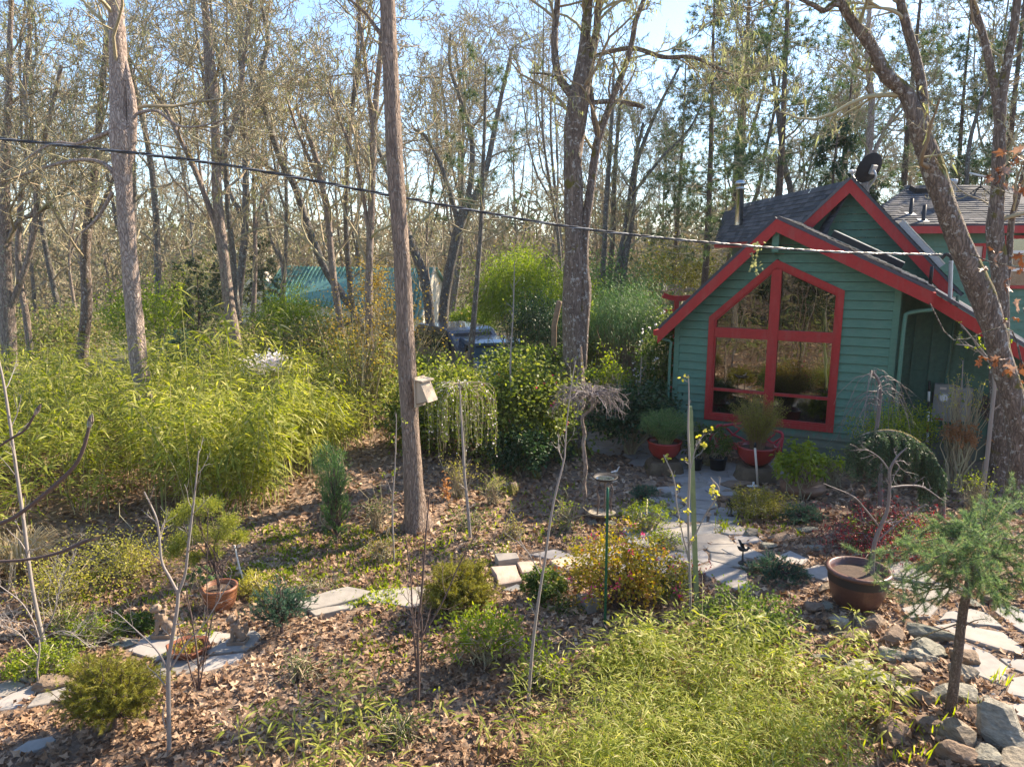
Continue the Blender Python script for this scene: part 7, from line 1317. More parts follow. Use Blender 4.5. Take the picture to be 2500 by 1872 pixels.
def potted_maple():
    rng = rng_(763); Y = gp[1]; P, r = pxpath([(2128, 1420, 24), (2130, 1385, 14), (2134, 1330, 13), (2150, 1285, 12), (2166, 1245, 10), (2172, 1190, 9), (2172, 1150, 8), (2190, 1115, 6), (2215, 1092, 3)], Y, 36); P[0][2] -= .05
    o = empty("potted_maple", P[0], "silvery leafless maple growing out of the big brown glazed pot", "tree"); b = Buf(); roughtube(b, P, r, 9, 3, .07); part("trunk", b, M['twig_silver'], o); paths = [P]; rads = [r]
    for L in ([(2150, 1290, 9), (2110, 1240, 8), (2080, 1210, 6), (2010, 1180, 3)], [(2168, 1190, 9), (2215, 1185, 8), (2255, 1190, 7), (2300, 1220, 4)], [(2172, 1150, 8), (2150, 1120, 6), (2120, 1100, 4), (2090, 1098, 2)], [(2180, 1125, 7), (2195, 1140, 5), (2180, 1165, 3)], [(2130, 1330, 7), (2200, 1270, 6), (2260, 1230, 3)]):
        p, q = pxpath([(a_, c_, w_ * .7) for a_, c_, w_ in L], Y, 16, Y + rng.normal() * .12); b = Buf(); roughtube(b, p, q, 6, 1); part("limb", b, M['twig_silver'], o); paths.append(p); rads.append(q)
    b, _, _ = twigcrown(rng, paths, rads, [dict(n=6, t0=.4, t1=1, ln=.22, ang=50, K=6, wob=.3, up=-.05, rr=.5, tip=.4, rmin=.0022, sides=4), dict(n=4, t0=.2, t1=1, ln=.5, rel=True, ang=45, K=4, wob=.3, up=-.1, rr=.7, tip=.5, rmin=.0016, sides=3)]); part("twigs", b, M['twig_silver'], o)
potted_maple()
# striped clay pot with clipped yellow conifer
g = Gd(524, 1502); gq = g.copy(); gq[1] += .17; gq[2] = float(hgt(gq[0], gq[1])); pr = [(0, 0), (.115, 0), (.13, .012), (.165, .10), (.182, .18), (.185, .235), (.195, .245), (.195, .268), (.183, .275), (.168, .272), (.160, .24), (.1, .18)]
def stripemat():
    m, nt, out = newmat("striped_clay"); v = mapped(nt); w = nd(nt, "ShaderNodeTexWave", wave_type='BANDS', bands_direction='Z'); w.inputs['Scale'].default_value = 7; w.inputs['Distortion'].default_value = 5.5; w.inputs['Detail'].default_value = 2; w.inputs['Detail Scale'].default_value = 1.1; nt.links.new(v, w.inputs[0])
    n = noise(nt, v, 30, 5); c = ramp(nt, w.outputs[1], [(.42, (.20, .075, .04)), (.52, (.48, .24, .09)), (.60, (.48, .25, .10)), (.7, (.24, .095, .05))]); p = nd(nt, "ShaderNodeBsdfPrincipled"); p.inputs['Roughness'].default_value = .5; nt.links.new(c, p.inputs['Base Color']); nt.links.new(bumped(nt, n, .2, .005), p.inputs['Normal']); nt.links.new(p.outputs[0], out.inputs[0]); return m
M['striped'] = stripemat(); pot("striped_pot", "orange-brown clay pot with swirled stripes beside the left path", gq - UZ * .015, pr, 'striped', soil=(.160, .225))
def clipped():
    rng = rng_(764); base = gq + UZ * .2; c = D(492, 1285, gq[1]); o = empty("clipped_conifer", base, "yellow-green cloud-shaped conifer growing from the striped clay pot", "conifer"); b = Buf(); T = spline([base, base + [-.02, 0, .2], c + [0, 0, -.05], c + [-.02, 0, .12]], 10); roughtube(b, T, np.linspace(.018, .009, 10), 7, 3); part("trunk", b, M['bark_pine'], o); b = Buf(); st = []
    for (px, py, s_) in ((430, 1262, .12), (470, 1240, .12), (515, 1235, .13), (560, 1275, .12), (540, 1310, .13), (490, 1300, .14), (440, 1320, .12), (425, 1345, .09), (585, 1310, .09), (475, 1360, .08), (520, 1350, .09)):
        q = D(px, py, gq[1] + rng.normal() * .07); s_ *= 1.12; st.append(q); k = 1500; d = nz(rng.normal(size=(k, 3))); Q = q + d * s_ * (rng.uniform(.25, 1.0, (k, 1)) + .35 * np.sin(d[:, :1] * 7 + px) * np.sin(d[:, 2:] * 6 + py)) * [1, 1, .8]; leaves(b, Q, nz(d + rng.normal(size=(k, 3)) * .6 + UZ * .4), nz(rng.normal(size=(k, 3))), .022, .004, 'quad', .1, np.clip(.25 + rng.random(k) * .55, 0, 1))
    part("foliage", b, M['gold_conifer'], o); b = Buf(); stems(rng, base + UZ * .2, np.array(st), .008, .003, 5, 5, .03, b, .3); part("stems", b, M['twig_dark'], o)
clipped()
shrub("pot_groundcover", "trailing green plant at the foot of the clipped conifer's pot rim", 455, 1385, 530, 1430, gq[1], 'juniper', 765, 24, 30, .03, .005, 'lance', spread=.05, cat="potted plant", nst=10, trunk=.004)
# rusted hexagonal planter
def hexplanter():
    g = Gd(462, 1600); o = empty("rusty_planter", g, "low rusty six-sided bowl planter half sunk in the leaves", "planter"); b = Buf(); lathe(b, g - UZ * .02, [(.10, 0), (.15, .05), (.195, .11), (.215, .125), (.205, .14), (.165, .125), (.14, .07), (.02, .05)], 6, smooth=False, squash=(1.05, .95)); part("body", b, M['rust'], o)
    b = Buf(); rng = rng_(3); k = 260; a = rng.random(k) * 6.283; rr = rng.random(k) ** .5 * .14; Q = g + np.column_stack([np.cos(a) * rr, np.sin(a) * rr, .085 + rng.random(k) * .03]); leaves(b, Q, nz(rng.normal(size=Q.shape)), nz(rng.normal(size=Q.shape)), .025, .008, 'oval', .1, rng.random(k)); 
    tag(part("sedum_plants", b, M['thread'], loc=g), "brownish succulents filling the rusty six-sided planter", "succulents")
hexplanter()
# black nursery pots
for (px, py, r_, h_, lb) in ((1696, 1148, .13, .24, "black plastic nursery pot standing closer to the green-bamboo bowl"), (1752, 1148, .15, .24, "wider black nursery pot directly left of the bench leg"), (1705, 1120, .12, .2, "black nursery pot behind the other two, by the wall")):
    g = Gd(px, py); pot("nursery_pot", lb, g, [(0, 0), (r_ * .8, 0), (r_ * .97, h_ * .9), (r_ * 1.04, h_ * .9), (r_ * 1.04, h_), (r_ * .93, h_), (r_ * .8, h_ * .8)], 'black_pot', soil=(r_ * .9, h_ * .86), group="black nursery pots")
    shrub("nursery_plant", lb.replace("black plastic nursery pot", "leafy seedling in the pot").replace("wider black nursery pot", "leafy plant in the wider pot").replace("black nursery pot", "small fern in the pot"), px - 34, py - 80, px + 34, py - 30, g[1], 'green_mid', int(px), 22, 16, .05, .012, 'lance', spread=.06, cat="potted plant", nst=12, trunk=.004)
# red bench with branch-pattern back
def bench():
    # bench frame of reference on the facade
    def B(s, z, d): return H(s, z, d)
    s0, s1 = .98, 2.12; df, db = -.95, -.52; o = empty("garden_bench", H(1.5, 0, -.7), "red cast-metal garden bench with a branch-pattern back, under the picture window", "bench")
    for s in (s0, s1):
        b = Buf(); tubes(b, spline([B(s, -.05, df - .03), B(s, .20, df), B(s, .36, df)], 8), np.full(8, .018), 8); part("leg", b, M['red_metal'], o)
        b = Buf(); tubes(b, spline([B(s, -.05, db + .05), B(s, .3, db), B(s, .56, db + .05)], 8), np.full(8, .018), 8); part("leg", b, M['red_metal'], o)
        b = Buf(); tubes(b, spline([B(s, .30, df), B(s, .46, df - .02), B(s, .50, df + .05), B(s, .51, db - .05), B(s, .50, db + .02)], 14), np.full(14, .018), 8); part("armrest", b, M['red_metal'], o)
    for i in range(6):
        d = df + .03 + i * .075; b = Buf(); prism(b, [B(s0, .31, d), B(s1, .31, d), B(s1, .31, d + .05), B(s0, .31, d + .05)], UZ * .02); part("seat_slat", b, M['red_metal'], o)
    fr = spline([B(s0, .34, db), B(s0, .58, db + .05), B(s0 + .15, .62, db + .06), B((s0 + s1) / 2, .70, db + .06), B(s1 - .15, .62, db + .06), B(s1, .58, db + .05), B(s1, .34, db)], 30); b = Buf(); tubes(b, fr, np.full(30, .026), 8); bk = part("back_frame", b, M['red_metal'], o)
    for pts in ([(.05, .35), (.3, .47), (.42, .60), (.5, .66)], [(.3, .47), (.2, .56), (.12, .60)], [(.42, .60), (.33, .63), (.3, .65)], [(1.1, .35), (.9, .45), (.75, .52), (.62, .66)], [(.9, .45), (1.0, .55), (1.02, .6)], [(.75, .52), (.66, .45), (.55, .36)], [(.3, .47), (.45, .42), (.55, .36)], [(.75, .52), (.8, .62), (.82, .65)], [(.2, .41), (.1, .48), (.02, .5)], [(1.0, .40), (1.08, .47), (1.12, .5)]):
        b = Buf(); P = spline([B(s0 + x, z, db + .03) for x, z in pts], 10); tubes(b, P, np.linspace(.021, .014, 10), 6); part("branch_bar", b, M['red_metal'], bk)
bench()
# bird bath on tripod of twig legs, with ornaments
def birdbath():
    Y = 9.35; c = D(1477, 1168, Y); g = np.array([c[0], Y, float(hgt(c[0], Y))]); o = empty("bird_bath", g, "dark metal bird bath dish of water on three twig-like legs", "bird bath"); b = Buf(); lathe(b, c, [(0, -.03), (.08, -.028), (.14, -.005), (.168, .018), (.176, .028), (.168, .032), (.135, .008), (.08, -.012), (0, -.014)], 32); part("dish", b, M['iron'], o)
    b = Buf(); lathe(b, c, [(.0005, .004), (.07, .004), (.130, .004)], 28); part("water", b, M['water'], o)
    for a, k in ((200, 1), (330, 2), (80, 3)):
        d = np.array([math.cos(R(a)), math.sin(R(a)), 0]); b = Buf(); roughtube(b, spline([c + d * .07 - UZ * .03, c + d * .12 - UZ * .15, c + d * .09 - UZ * .32, np.array([*(g + d * .13)[:2], g[2] - .03])], 14), np.full(14, .011), 6, k, .15); part("leg", b, M['flower_stand'], o)
    b = Buf(); tubes(b, spline([c + [-.07, 0, -.10], c + [.0, -.05, -.13], c + [.08, 0, -.10]], 8), np.full(8, .006), 5); part("brace", b, M['flower_stand'], o)
    p = c + np.array([.145, .05, .03]); o2 = empty("metal_bird", p, "grey metal bird with raised tail perched on the bird bath's rim", "bird ornament")
    b = Buf(); tubes(b, spline([p + [-.05, 0, .035], p + [-.02, 0, .05], p + [.02, 0, .06], p + [.04, 0, .095], p + [.055, 0, .13]], 12), np.array([.004, .013, .017, .019, .018, .016, .013, .011, .010, .009, .008, .003]), 8); part("body", b, M['galv'], o2); b = Buf(); blob(b, p + [-.045, 0, .045], (.014, .012, .013)); part("head", b, M['galv'], o2); b = Buf(); tubes(b, [p + [0, 0, -.005], p + [0, 0, .02], p + [0, 0, .045]], [.003] * 3, 5); part("legs", b, M['galv'], o2)
    p = c + np.array([-.165, .04, .03]); o3 = empty("metal_bird", p, "tiny dark metal bird on the opposite rim of the bird bath", "bird ornament"); b = Buf(); tubes(b, spline([p + [-.03, 0, .01], p, p + [.02, 0, .02], p + [.03, 0, .035]], 10), np.array([.003, .008, .011, .013, .013, .011, .010, .008, .007, .003]), 8); part("body", b, M['iron'], o3); b = Buf(); blob(b, p + [.024, 0, .034], (.010, .009, .010)); part("head", b, M['iron'], o3)
    g = Gd(1468, 1272); o4 = empty("stone_basin", g, "low grey stone basin on a ring of small rocks below the bird bath", "basin"); b = Buf(); lathe(b, g + UZ * .06, [(0, 0), (.10, 0), (.16, .05), (.18, .07), (.165, .08), (.12, .05), (0, .035)], 20, squash=(1.1, .8)); part("bowl", b, M['rock'], o4)
birdbath()
def stonefig(name, label, g, h, mat, blobs):
    o = empty(name, g, label, "statue")
    for nm, lst in blobs.items():
        b = Buf()
        for (x, y, z, rx, ry, rz_) in lst: blob(b, g + np.array([x, y, z]) * h, np.array([rx, ry, rz_]) * h, 2)
        part(nm, b, M[mat], o)
def fuse(b):  # blobs of one part fused by remesh into one continuous skin
    return b
def remeshed(name, lst, chains, g, h, mat, parent, vox=.02, turn=0):
    """one continuous body: metaball-like union by voxel remesh"""
    b = Buf(); ca, sa = math.cos(turn), math.sin(turn)
    def tf(p): p = np.asarray(p, float); return g + np.array([p[0] * ca - p[1] * sa, p[0] * sa + p[1] * ca, p[2]]) * h
    for (x, y, z, rx, ry, rz_) in lst:
        V, T = ico(2); P = V * [rx, ry, rz_] + [x, y, z]; b.add(np.array([tf(p) for p in P]), t=T)
    for pts, r0, r1 in chains:
        P = np.array([tf(p) for p in spline(pts, 8)]); tubes(b, P, np.linspace(r0, r1, 8) * h, 8, cap=True)
    o = part(name, b, M[mat], parent); md = o.modifiers.new("remesh", 'REMESH'); md.mode = 'VOXEL'; md.voxel_size = vox * h; md.use_smooth_shade = True
    return o
def lion(px, py, h, label, turn, seed):
    g = Gd(px, py); o = empty("guardian_lion", g, label, "statue"); rng = rng_(seed)
    b = Buf(); prism(b, [g + np.array(v) * h for v in ((-.26, -.2, 0), (.26, -.2, 0), (.26, .2, 0), (-.26, .2, 0))], UZ * h * .16); p_ = part("plinth", b, M['statue'], o); 
    body = [(.08, 0, .36, .17, .15, .20), (-.04, 0, .52, .14, .14, .17), (-.08, 0, .64, .12, .12, .12), (.16, -.12, .30, .10, .07, .12), (.16, .12, .30, .10, .07, .12)]
    chains = [([(-.12, -.09, .55), (-.14, -.10, .38), (-.15, -.10, .20), (-.20, -.10, .18)], .055, .05), ([(-.12, .09, .55), (-.14, .10, .38), (-.15, .10, .20), (-.20, .10, .18)], .055, .05), ([(.18, -.12, .22), (.05, -.13, .19), (-.02, -.13, .18)], .06, .05), ([(.18, .12, .22), (.05, .13, .19), (-.02, .13, .18)], .06, .05), ([(.22, 0, .30), (.27, 0, .45), (.22, 0, .60)], .05, .07)]
    head = [(-.12, 0, .82, .13, .125, .12), (-.22, 0, .78, .07, .085, .06), (-.20, -.06, .87, .035, .03, .03), (-.20, .06, .87, .035, .03, .03), (-.265, 0, .81, .03, .045, .03), (-.08, -.11, .93, .03, .03, .045), (-.08, .11, .93, .03, .03, .045)]
    mane = [(-.02 + .10 * math.cos(a), .13 * math.sin(a), .76 - .05 * k + .09 * math.cos(a * 2), .045, .045, .045) for k in range(3) for a in np.linspace(-2.0, 2.0, 7)]
    remeshed("body", body, chains, g, h, 'statue', o, .018, turn); remeshed("head", head, [], g, h, 'statue', o, .016, turn); remeshed("mane", mane, [], g, h, 'statue', o, .016, turn)
lion(582, 1572, .345, "carved tan stone guardian lion seated beside the blue-green spreading juniper", R(15), 1)
lion(402, 1555, .40, "second carved stone guardian lion, left of the striped pot", R(20), 2)
def buddha():
    g = Gd(2098, 1288); g = np.array([D(2098, 1250, 9.1)[0], 9.1, float(hgt(D(2098, 1250, 9.1)[0], 9.1))]); h = .50; o = empty("seated_statue", g, "dark brown seated stone figure on the bank behind the red lace-leaf maple", "statue")
    body = [(0, 0, .38, .20, .15, .26), (0, -.12, .12, .36, .24, .12), (0, 0, .58, .23, .13, .09)]; ch = [([(-.2, 0, .58), (-.27, -.05, .38), (-.12, -.22, .26)], .075, .05), ([(.2, 0, .58), (.27, -.05, .38), (.12, -.22, .26)], .075, .05), ([(0, 0, .6), (0, 0, .72)], .08, .07)]
    remeshed("body", body, ch, g, h, 'statue_dark', o, .02); remeshed("head", [(0, -.01, .83, .115, .12, .14), (0, .0, .97, .05, .05, .05), (0, -.13, .81, .02, .025, .03), (-.115, 0, .81, .02, .03, .05), (.115, 0, .81, .02, .03, .05)], [], g, h, 'statue_dark', o, .016)
buddha()
def hummer(px, py, s, label, mat):
    g = Gd(px, py); o = empty("bird_figurine", g, label, "bird ornament"); st = g + UZ * .16 * s
    b = Buf(); lathe(b, g, [(0, 0), (.055 * s, 0), (.045 * s, .03), (.012, .05), (.008, .16 * s)], 12); part("stand", b, M['iron'], o)
    b = Buf(); tubes(b, spline([st + [-.07 * s, 0, .07 * s], st + [-.02 * s, 0, .03 * s], st + [.03 * s, 0, .02 * s], st + [.06 * s, 0, .03 * s]], 10), np.array([.003, .012, .02, .024, .025, .024, .020, .018, .016, .006]) * s, 8); part("body", b, M[mat], o)
    b = Buf(); blob(b, st + [.062 * s, 0, .045 * s], (.018 * s,) * 3); tubes(b, [st + [.07 * s, 0, .045 * s], st + [.09 * s, 0, .03 * s], st + [.105 * s, 0, .015 * s]], [.005 * s, .004 * s, .001], 5); part("head", b, M[mat], o)
    for sg in (-1, 1):
        b = Buf(); prism(b, [st + np.array(v) * s for v in ((.02, .01 * sg, .03), (-.02, .015 * sg, .04), (-.05, .06 * sg, .13), (-.02, .05 * sg, .12))], np.array([.004, 0, .0])); part("wing", b, M[mat], o)
hummer(1812, 1378, 1.0, "small black hummingbird figurine with raised wings on the flagstones", 'black'); hummer(1784, 1262, .9, "little dark bird figurine in the creeping mound at the path's right edge", 'black')
# pvc riser, tap
def riser():
    g = Gd(1853, 1168); g = np.array([D(1853, 1165, 10.9)[0], 10.9, 0]); g[2] = float(hgt(g[0], g[1])); t = D(1843, 1092, 10.9); o = empty("irrigation_riser", g, "leaning cream plastic irrigation pipe in front of the red bowl by the bench", "pipe"); b = Buf(); tubes(b, [g - UZ * .03, (g + t) / 2, t], [.017] * 3, 10, cap=True); part("pipe", b, M['cream'], o); b = Buf(); tubes(b, [t, t + UZ * .05, t + UZ * .08], [.020, .020, .012], 10, cap=True); part("sprinkler_head", b, M['black'], o)
    g2 = g + np.array([-.09, -.02, 0]); o = empty("garden_tap", g2, "short white plastic tap at the foot of the cream pipe", "tap"); b = Buf(); tubes(b, [g2 - UZ * .03, g2 + UZ * .06, g2 + UZ * .12], [.016, .016, .016], 8, cap=True); part("post", b, M['whiteplast'], o); b = Buf(); tubes(b, [g2 + [-.10, 0, .05], g2 + [0, 0, .05], g2 + [.08, 0, .05]], [.015] * 3, 8, cap=True); part("pipe_arm", b, M['whiteplast'], o)
riser()
# bat box on the tree
def batbox():
    Y = 9.12; c = D(1023, 955, 9.25); X = np.array([.93, -.36, 0]); X = X / np.linalg.norm(X); Nn = np.array([.36, .93, 0]) * -1; Nn = nz(Nn)
    o = empty("nest_box", c, "pale wooden wedge-shaped nest box fixed to the side of the thick straight trunk", "nest box"); side = np.array([-.46, -.887, 0]); fwd = np.array([.887, -.46, 0]); h2 = .19
    b = Buf(); prism(b, [c + side * s * .115 + UZ * z + fwd * -.0 for s, z in ((-1, -.20), (1, -.20), (1, .20), (-1, .20))], fwd * .02); part("backboard", b, M['wood_pale'], o)
    for s in (-1, 1):
        b = Buf(); p = c + side * s * .10 + fwd * .02; prism(b, [p + UZ * -.15, p + UZ * -.10 + fwd * .17, p + UZ * .14 + fwd * .07, p + UZ * .15], side * .016 * -s); part("side_board", b, M['wood_pale'], o)
    b = Buf(); p = c + fwd * .02; prism(b, [p + side * .116 + UZ * .14 + fwd * .07, p - side * .116 + UZ * .14 + fwd * .07, p - side * .116 + UZ * -.11 + fwd * .185, p + side * .116 + UZ * -.11 + fwd * .185], -UZ * .003 + fwd * .014); part("front_board", b, M['wood_pale'], o)
    b = Buf(); prism(b, [p + side * .135 + UZ * .165, p - side * .135 + UZ * .165, p - side * .135 + UZ * .15 + fwd * .13, p + side * .135 + UZ * .15 + fwd * .13], UZ * .015); part("lid", b, M['wood_pale'], o)
    b = Buf(); prism(b, [p + side * .10 + UZ * -.15, p - side * .10 + UZ * -.15, p - side * .10 + UZ * -.105 + fwd * .165, p + side * .10 + UZ * -.105 + fwd * .165], -UZ * .012); part("floor_board", b, M['wood_old'], o)
batbox()
# stakes and posts
def stake(label, pts, Y, mat, w, name="garden_stake"):
    P, r = pxpath([(a, b_, w) for a, b_ in pts], Y, 14); z = float(hgt(P[0][0], P[0][1])); P[0][2] = min(P[0][2], z) - .05; o = tag(part(name, tubes(Buf(), P - P[0], r, 8, cap=True), M[mat], loc=(0, 0, 0)), label, "stake"); o.location = [float(v) for v in P[0]]; return o
stake("thin dark green metal stake rising through the pink-flowered shrub", [(1476, 1570), (1480, 1380), (1484, 1190)], 6.5, 'stake', 8)
def post():
    a = D(1702, 1530, 6.6); t = D(1685, 1002, 6.75); a[2] = float(hgt(a[0], a[1])) - .05; o = empty("support_post", a, "square weathered green wooden post beside the thin budding sapling", "post"); b = Buf(); bar(b, a, t, .042, .042, (0, 1, 0)); part("shaft", b, M['post_green'], o); b = Buf(); bar(b, t, t + nz(t - a) * .04, .035, .035, (0, 1, 0)); part("tip", b, M['post_green'], o)
post()
stake("thin grey support stick leaning behind the striped pot", [(603, 1440), (585, 1385), (572, 1330)], 7.9, 'whiteplast', 5)
stake("brown leaning stump-like board behind the mossy double trunk's left side", [(1352, 800), (1360, 760), (1366, 735)], 15.5, 'wood_old', 16, "wooden_post")
# mossy stumps
def stump(px, py, w, h, label, seed):
    g = Gd(px, py); rng = rng_(seed); a = np.arange(16) / 16 * 6.283; o = empty("tree_stump", g, label, "stump"); b = Buf(); K = 5; rr = w / 2 * (1 + .18 * np.sin(a * 3 + seed) + .08 * rng.normal(size=16)); hh = h * (1 + .35 * np.sin(a * 2 + seed) * rng.uniform(.3, 1, 16))
    V = np.array([[g[0] + math.cos(t) * rr[i] * (1.25 - .35 * k / (K - 1)), g[1] + math.sin(t) * rr[i] * (1.2 - .3 * k / (K - 1)), g[2] - .03 + hh[i] * k / (K - 1)] for k in range(K) for i, t in enumerate(a)] + [[g[0], g[1], g[2] + h * .55]]); ii = np.arange(K * 16).reshape(K, 16)
    b.add(V, q=np.stack([ii[:-1], np.roll(ii[:-1], -1, 1), np.roll(ii[1:], -1, 1), ii[1:]], -1).reshape(-1, 4), t=[[ii[-1, i], ii[-1, (i + 1) % 16], K * 16] for i in range(16)]); part("wood", b, M['bark_moss'], o); k = 300; i = rng.integers(0, 80, k); b = Buf(); Q = V[i] + rng.normal(size=(k, 3)) * .02; leaves(b, Q, nz(rng.normal(size=Q.shape)), nz(rng.normal(size=Q.shape)), .02, .006, 'oval', .1, rng.random(k)); part("moss", b, M['green_mid'], o)
stump(1225, 1200, .42, .20, "jagged mossy stump in the leaf bed below the camellia hedge", 3); stump(1300, 1162, .34, .16, "low mossy stump nearer the mossy double trunk", 5)
# ------------------------------------------------------------------ saplings and bare stems close by
def sapling(label, stemsP, Y, seed, bark='twig_grey', nt=10, ln=.3, buds=None, name="sapling", budn=80, budL=.03, budW=.01, up=.1, wob=.12, cat="sapling", kink=.0):
    rng = rng_(seed); first_ = True; paths = []; rads = []; o = None
    for pts in stemsP:
        P, r = pxpath(pts, Y, 26)
        if first_:
            z = float(hgt(P[0][0], P[0][1])); P = np.vstack([[P[0][0], P[0][1], min(z, P[0][2]) - .06], P]); r = np.append(r[0], r); o = empty(name, (P[0][0], P[0][1], z), label, cat); first_ = False
        b = Buf(); roughtube(b, P, r, 7, seed, .06); part("trunk" if not paths else "limb", b, M[bark], o); paths.append(P); rads.append(r)
    b, PP, RR = twigcrown(rng, paths, rads, [dict(n=nt, t0=.3, t1=1, ln=ln, ang=45, K=7, wob=wob, up=up, rr=.45, tip=.4, rmin=.0022, sides=4), dict(n=3, t0=.3, t1=1, ln=.5, rel=True, ang=45, K=4, wob=wob * 1.3, up=up, rr=.7, tip=.5, rmin=.0016, sides=3)]); part("twigs", b, M[bark], o)
    if buds:
        n = budn; i = rng.integers(0, len(PP), n); Q = PP[i, -1] if True else 0; per = 5; Q = np.repeat(Q, per, 0) + rng.normal(size=(n * per, 3)) * .010; b = Buf(); leaves(b, Q, nz(rng.normal(size=Q.shape) + UZ * .5), nz(rng.normal(size=Q.shape)), budL, budW, 'oval', .15, rng.random(len(Q))); part("buds", b, M[buds], o)
    return o
sapling("pale forked sapling rising from the bottom border in front of the rusty planter", [[(414, 1900, 15), (412, 1740, 14), (412, 1620, 13), (420, 1560, 12), (432, 1490, 11), (436, 1440, 10)], [(436, 1450, 9), (415, 1410, 8), (395, 1370, 8), (388, 1300, 7), (380, 1260, 6), (352, 1200, 4)], [(434, 1452, 9), (452, 1400, 8), (460, 1330, 8), (470, 1250, 7), (478, 1180, 5), (485, 1100, 3)], [(412, 1640, 6), (385, 1590, 5), (340, 1545, 4), (280, 1490, 2)], [(412, 1640, 6), (455, 1570, 5), (500, 1520, 3), (560, 1420, 2)]], 4.9, 801, nt=7, ln=.28)
sapling("thin grey sapling bending left at the left border", [[(118, 1610, 13), (96, 1520, 12), (78, 1430, 11), (66, 1340, 10), (56, 1260, 10), (40, 1150, 9), (22, 1020, 8), (8, 930, 7), (-10, 850, 5)]], 6.4, 802, nt=10, ln=.5)
sapling("long thin whip-like sapling leaning right in the middle foreground", [[(1285, 1790, 11), (1292, 1680, 11), (1302, 1560, 10), (1318, 1440, 9), (1330, 1370, 8), (1345, 1260, 7), (1362, 1180, 6), (1378, 1120, 5), (1382, 1050, 4), (1392, 960, 3), (1405, 880, 2)], [(1318, 1400, 4), (1290, 1350, 3), (1262, 1320, 2)], [(1376, 1130, 3), (1360, 1090, 2)]], 5.3, 803, nt=5, ln=.22)
sapling("dark many-stemmed bare shrub rising from the leaves left of the azalea", [[(1018, 1800, 10), (1022, 1660, 9), (1020, 1540, 8), (1030, 1440, 7), (1040, 1300, 5), (1050, 1200, 3)], [(1018, 1640, 6), (1008, 1520, 5), (1002, 1400, 4), (990, 1310, 3)], [(1026, 1560, 6), (1080, 1470, 5), (1120, 1380, 4), (1170, 1290, 2)], [(1030, 1620, 5), (1030, 1520, 5), (1022, 1480, 4)]], 5.4, 804, bark='twig_dark', nt=7, ln=.35)
sapling("brown bare many-stemmed bush behind the rusty six-sided planter", [[(486, 1720, 6), (484, 1620, 6), (470, 1520, 5), (455, 1440, 3)], [(486, 1690, 5), (500, 1600, 4), (520, 1500, 3), (545, 1390, 2)], [(480, 1690, 5), (455, 1600, 4), (425, 1480, 3)], [(484, 1640, 4), (505, 1540, 3), (505, 1420, 2), (508, 1240, 2)]], 5.8, 805, bark='twig_dark', nt=9, ln=.3)
sapling("slim brown stick-like sapling right of the bat box tree", [[(1148, 1312, 10), (1142, 1240, 9), (1134, 1160, 8), (1130, 1080, 7), (1125, 1000, 5), (1122, 930, 3)]], 8.9, 806, bark='twig_grey', nt=5, ln=.25)
sapling("slender sapling with opening yellow leaves beside the green wooden post", [[(1686, 1530, 8), (1684, 1400, 8), (1680, 1260, 7), (1684, 1140, 7), (1680, 1050, 6), (1682, 960, 4), (1680, 915, 3)], [(1684, 1380, 5), (1655, 1250, 4), (1645, 1170, 4), (1620, 1110, 3)], [(1686, 1330, 5), (1720, 1260, 4), (1755, 1200, 4), (1735, 1165, 2)], [(1682, 1160, 4), (1700, 1090, 3), (1720, 1060, 2)]], 6.55, 807, nt=7, ln=.16, buds='yellow', budn=26, budL=.036, budW=.011)
sapling("pale birch-like stem leaning in front of the green wing wall", [[(2412, 1100, 12), (2420, 1020, 11), (2428, 940, 10), (2422, 890, 8), (2400, 860, 6), (2370, 820, 4), (2345, 790, 3)], [(2426, 930, 6), (2435, 860, 5), (2450, 800, 3)], [(2420, 890, 5), (2380, 850, 4), (2335, 840, 3)]], 9.9, 808, bark='twig_grey', nt=8, ln=.3, buds='green_lime', budn=40, budL=.03)
sapling("tangle of thin bare twigs at the left edge above the thread-leaf cypress", [[(90, 1640, 6), (95, 1560, 5), (60, 1480, 4), (0, 1430, 3), (-40, 1400, 2)], [(95, 1560, 4), (130, 1500, 4), (150, 1420, 3), (180, 1360, 2)], [(92, 1600, 4), (40, 1540, 3), (-30, 1520, 2)], [(95, 1560, 3), (160, 1540, 3), (220, 1580, 2)]], 5.9, 809, nt=12, ln=.4, wob=.25)
for (px, pb, pt_, Y, lb) in ((962, 1360, 1010, 8.3, "faint whip stem behind the dark many-stemmed shrub"), (1250, 1010, 640, 12.2, "thin bare whip in front of the camellia hedge's top"), (1560, 1060, 870, 13.4, "bare two-stemmed sapling by the dark rhododendron"), (2345, 1080, 880, 11.2, "thin stem left of the pale birch-like stem")):
    sapling(lb, [[(px, pb, 6), (px - 4, (pb * 2 + pt_) / 3, 5), (px + 3, (pb + 2 * pt_) / 3, 4), (px + 6, pt_, 2)]], Y, int(px), nt=9, ln=.3, buds='green_lime', budn=16, budL=.025)
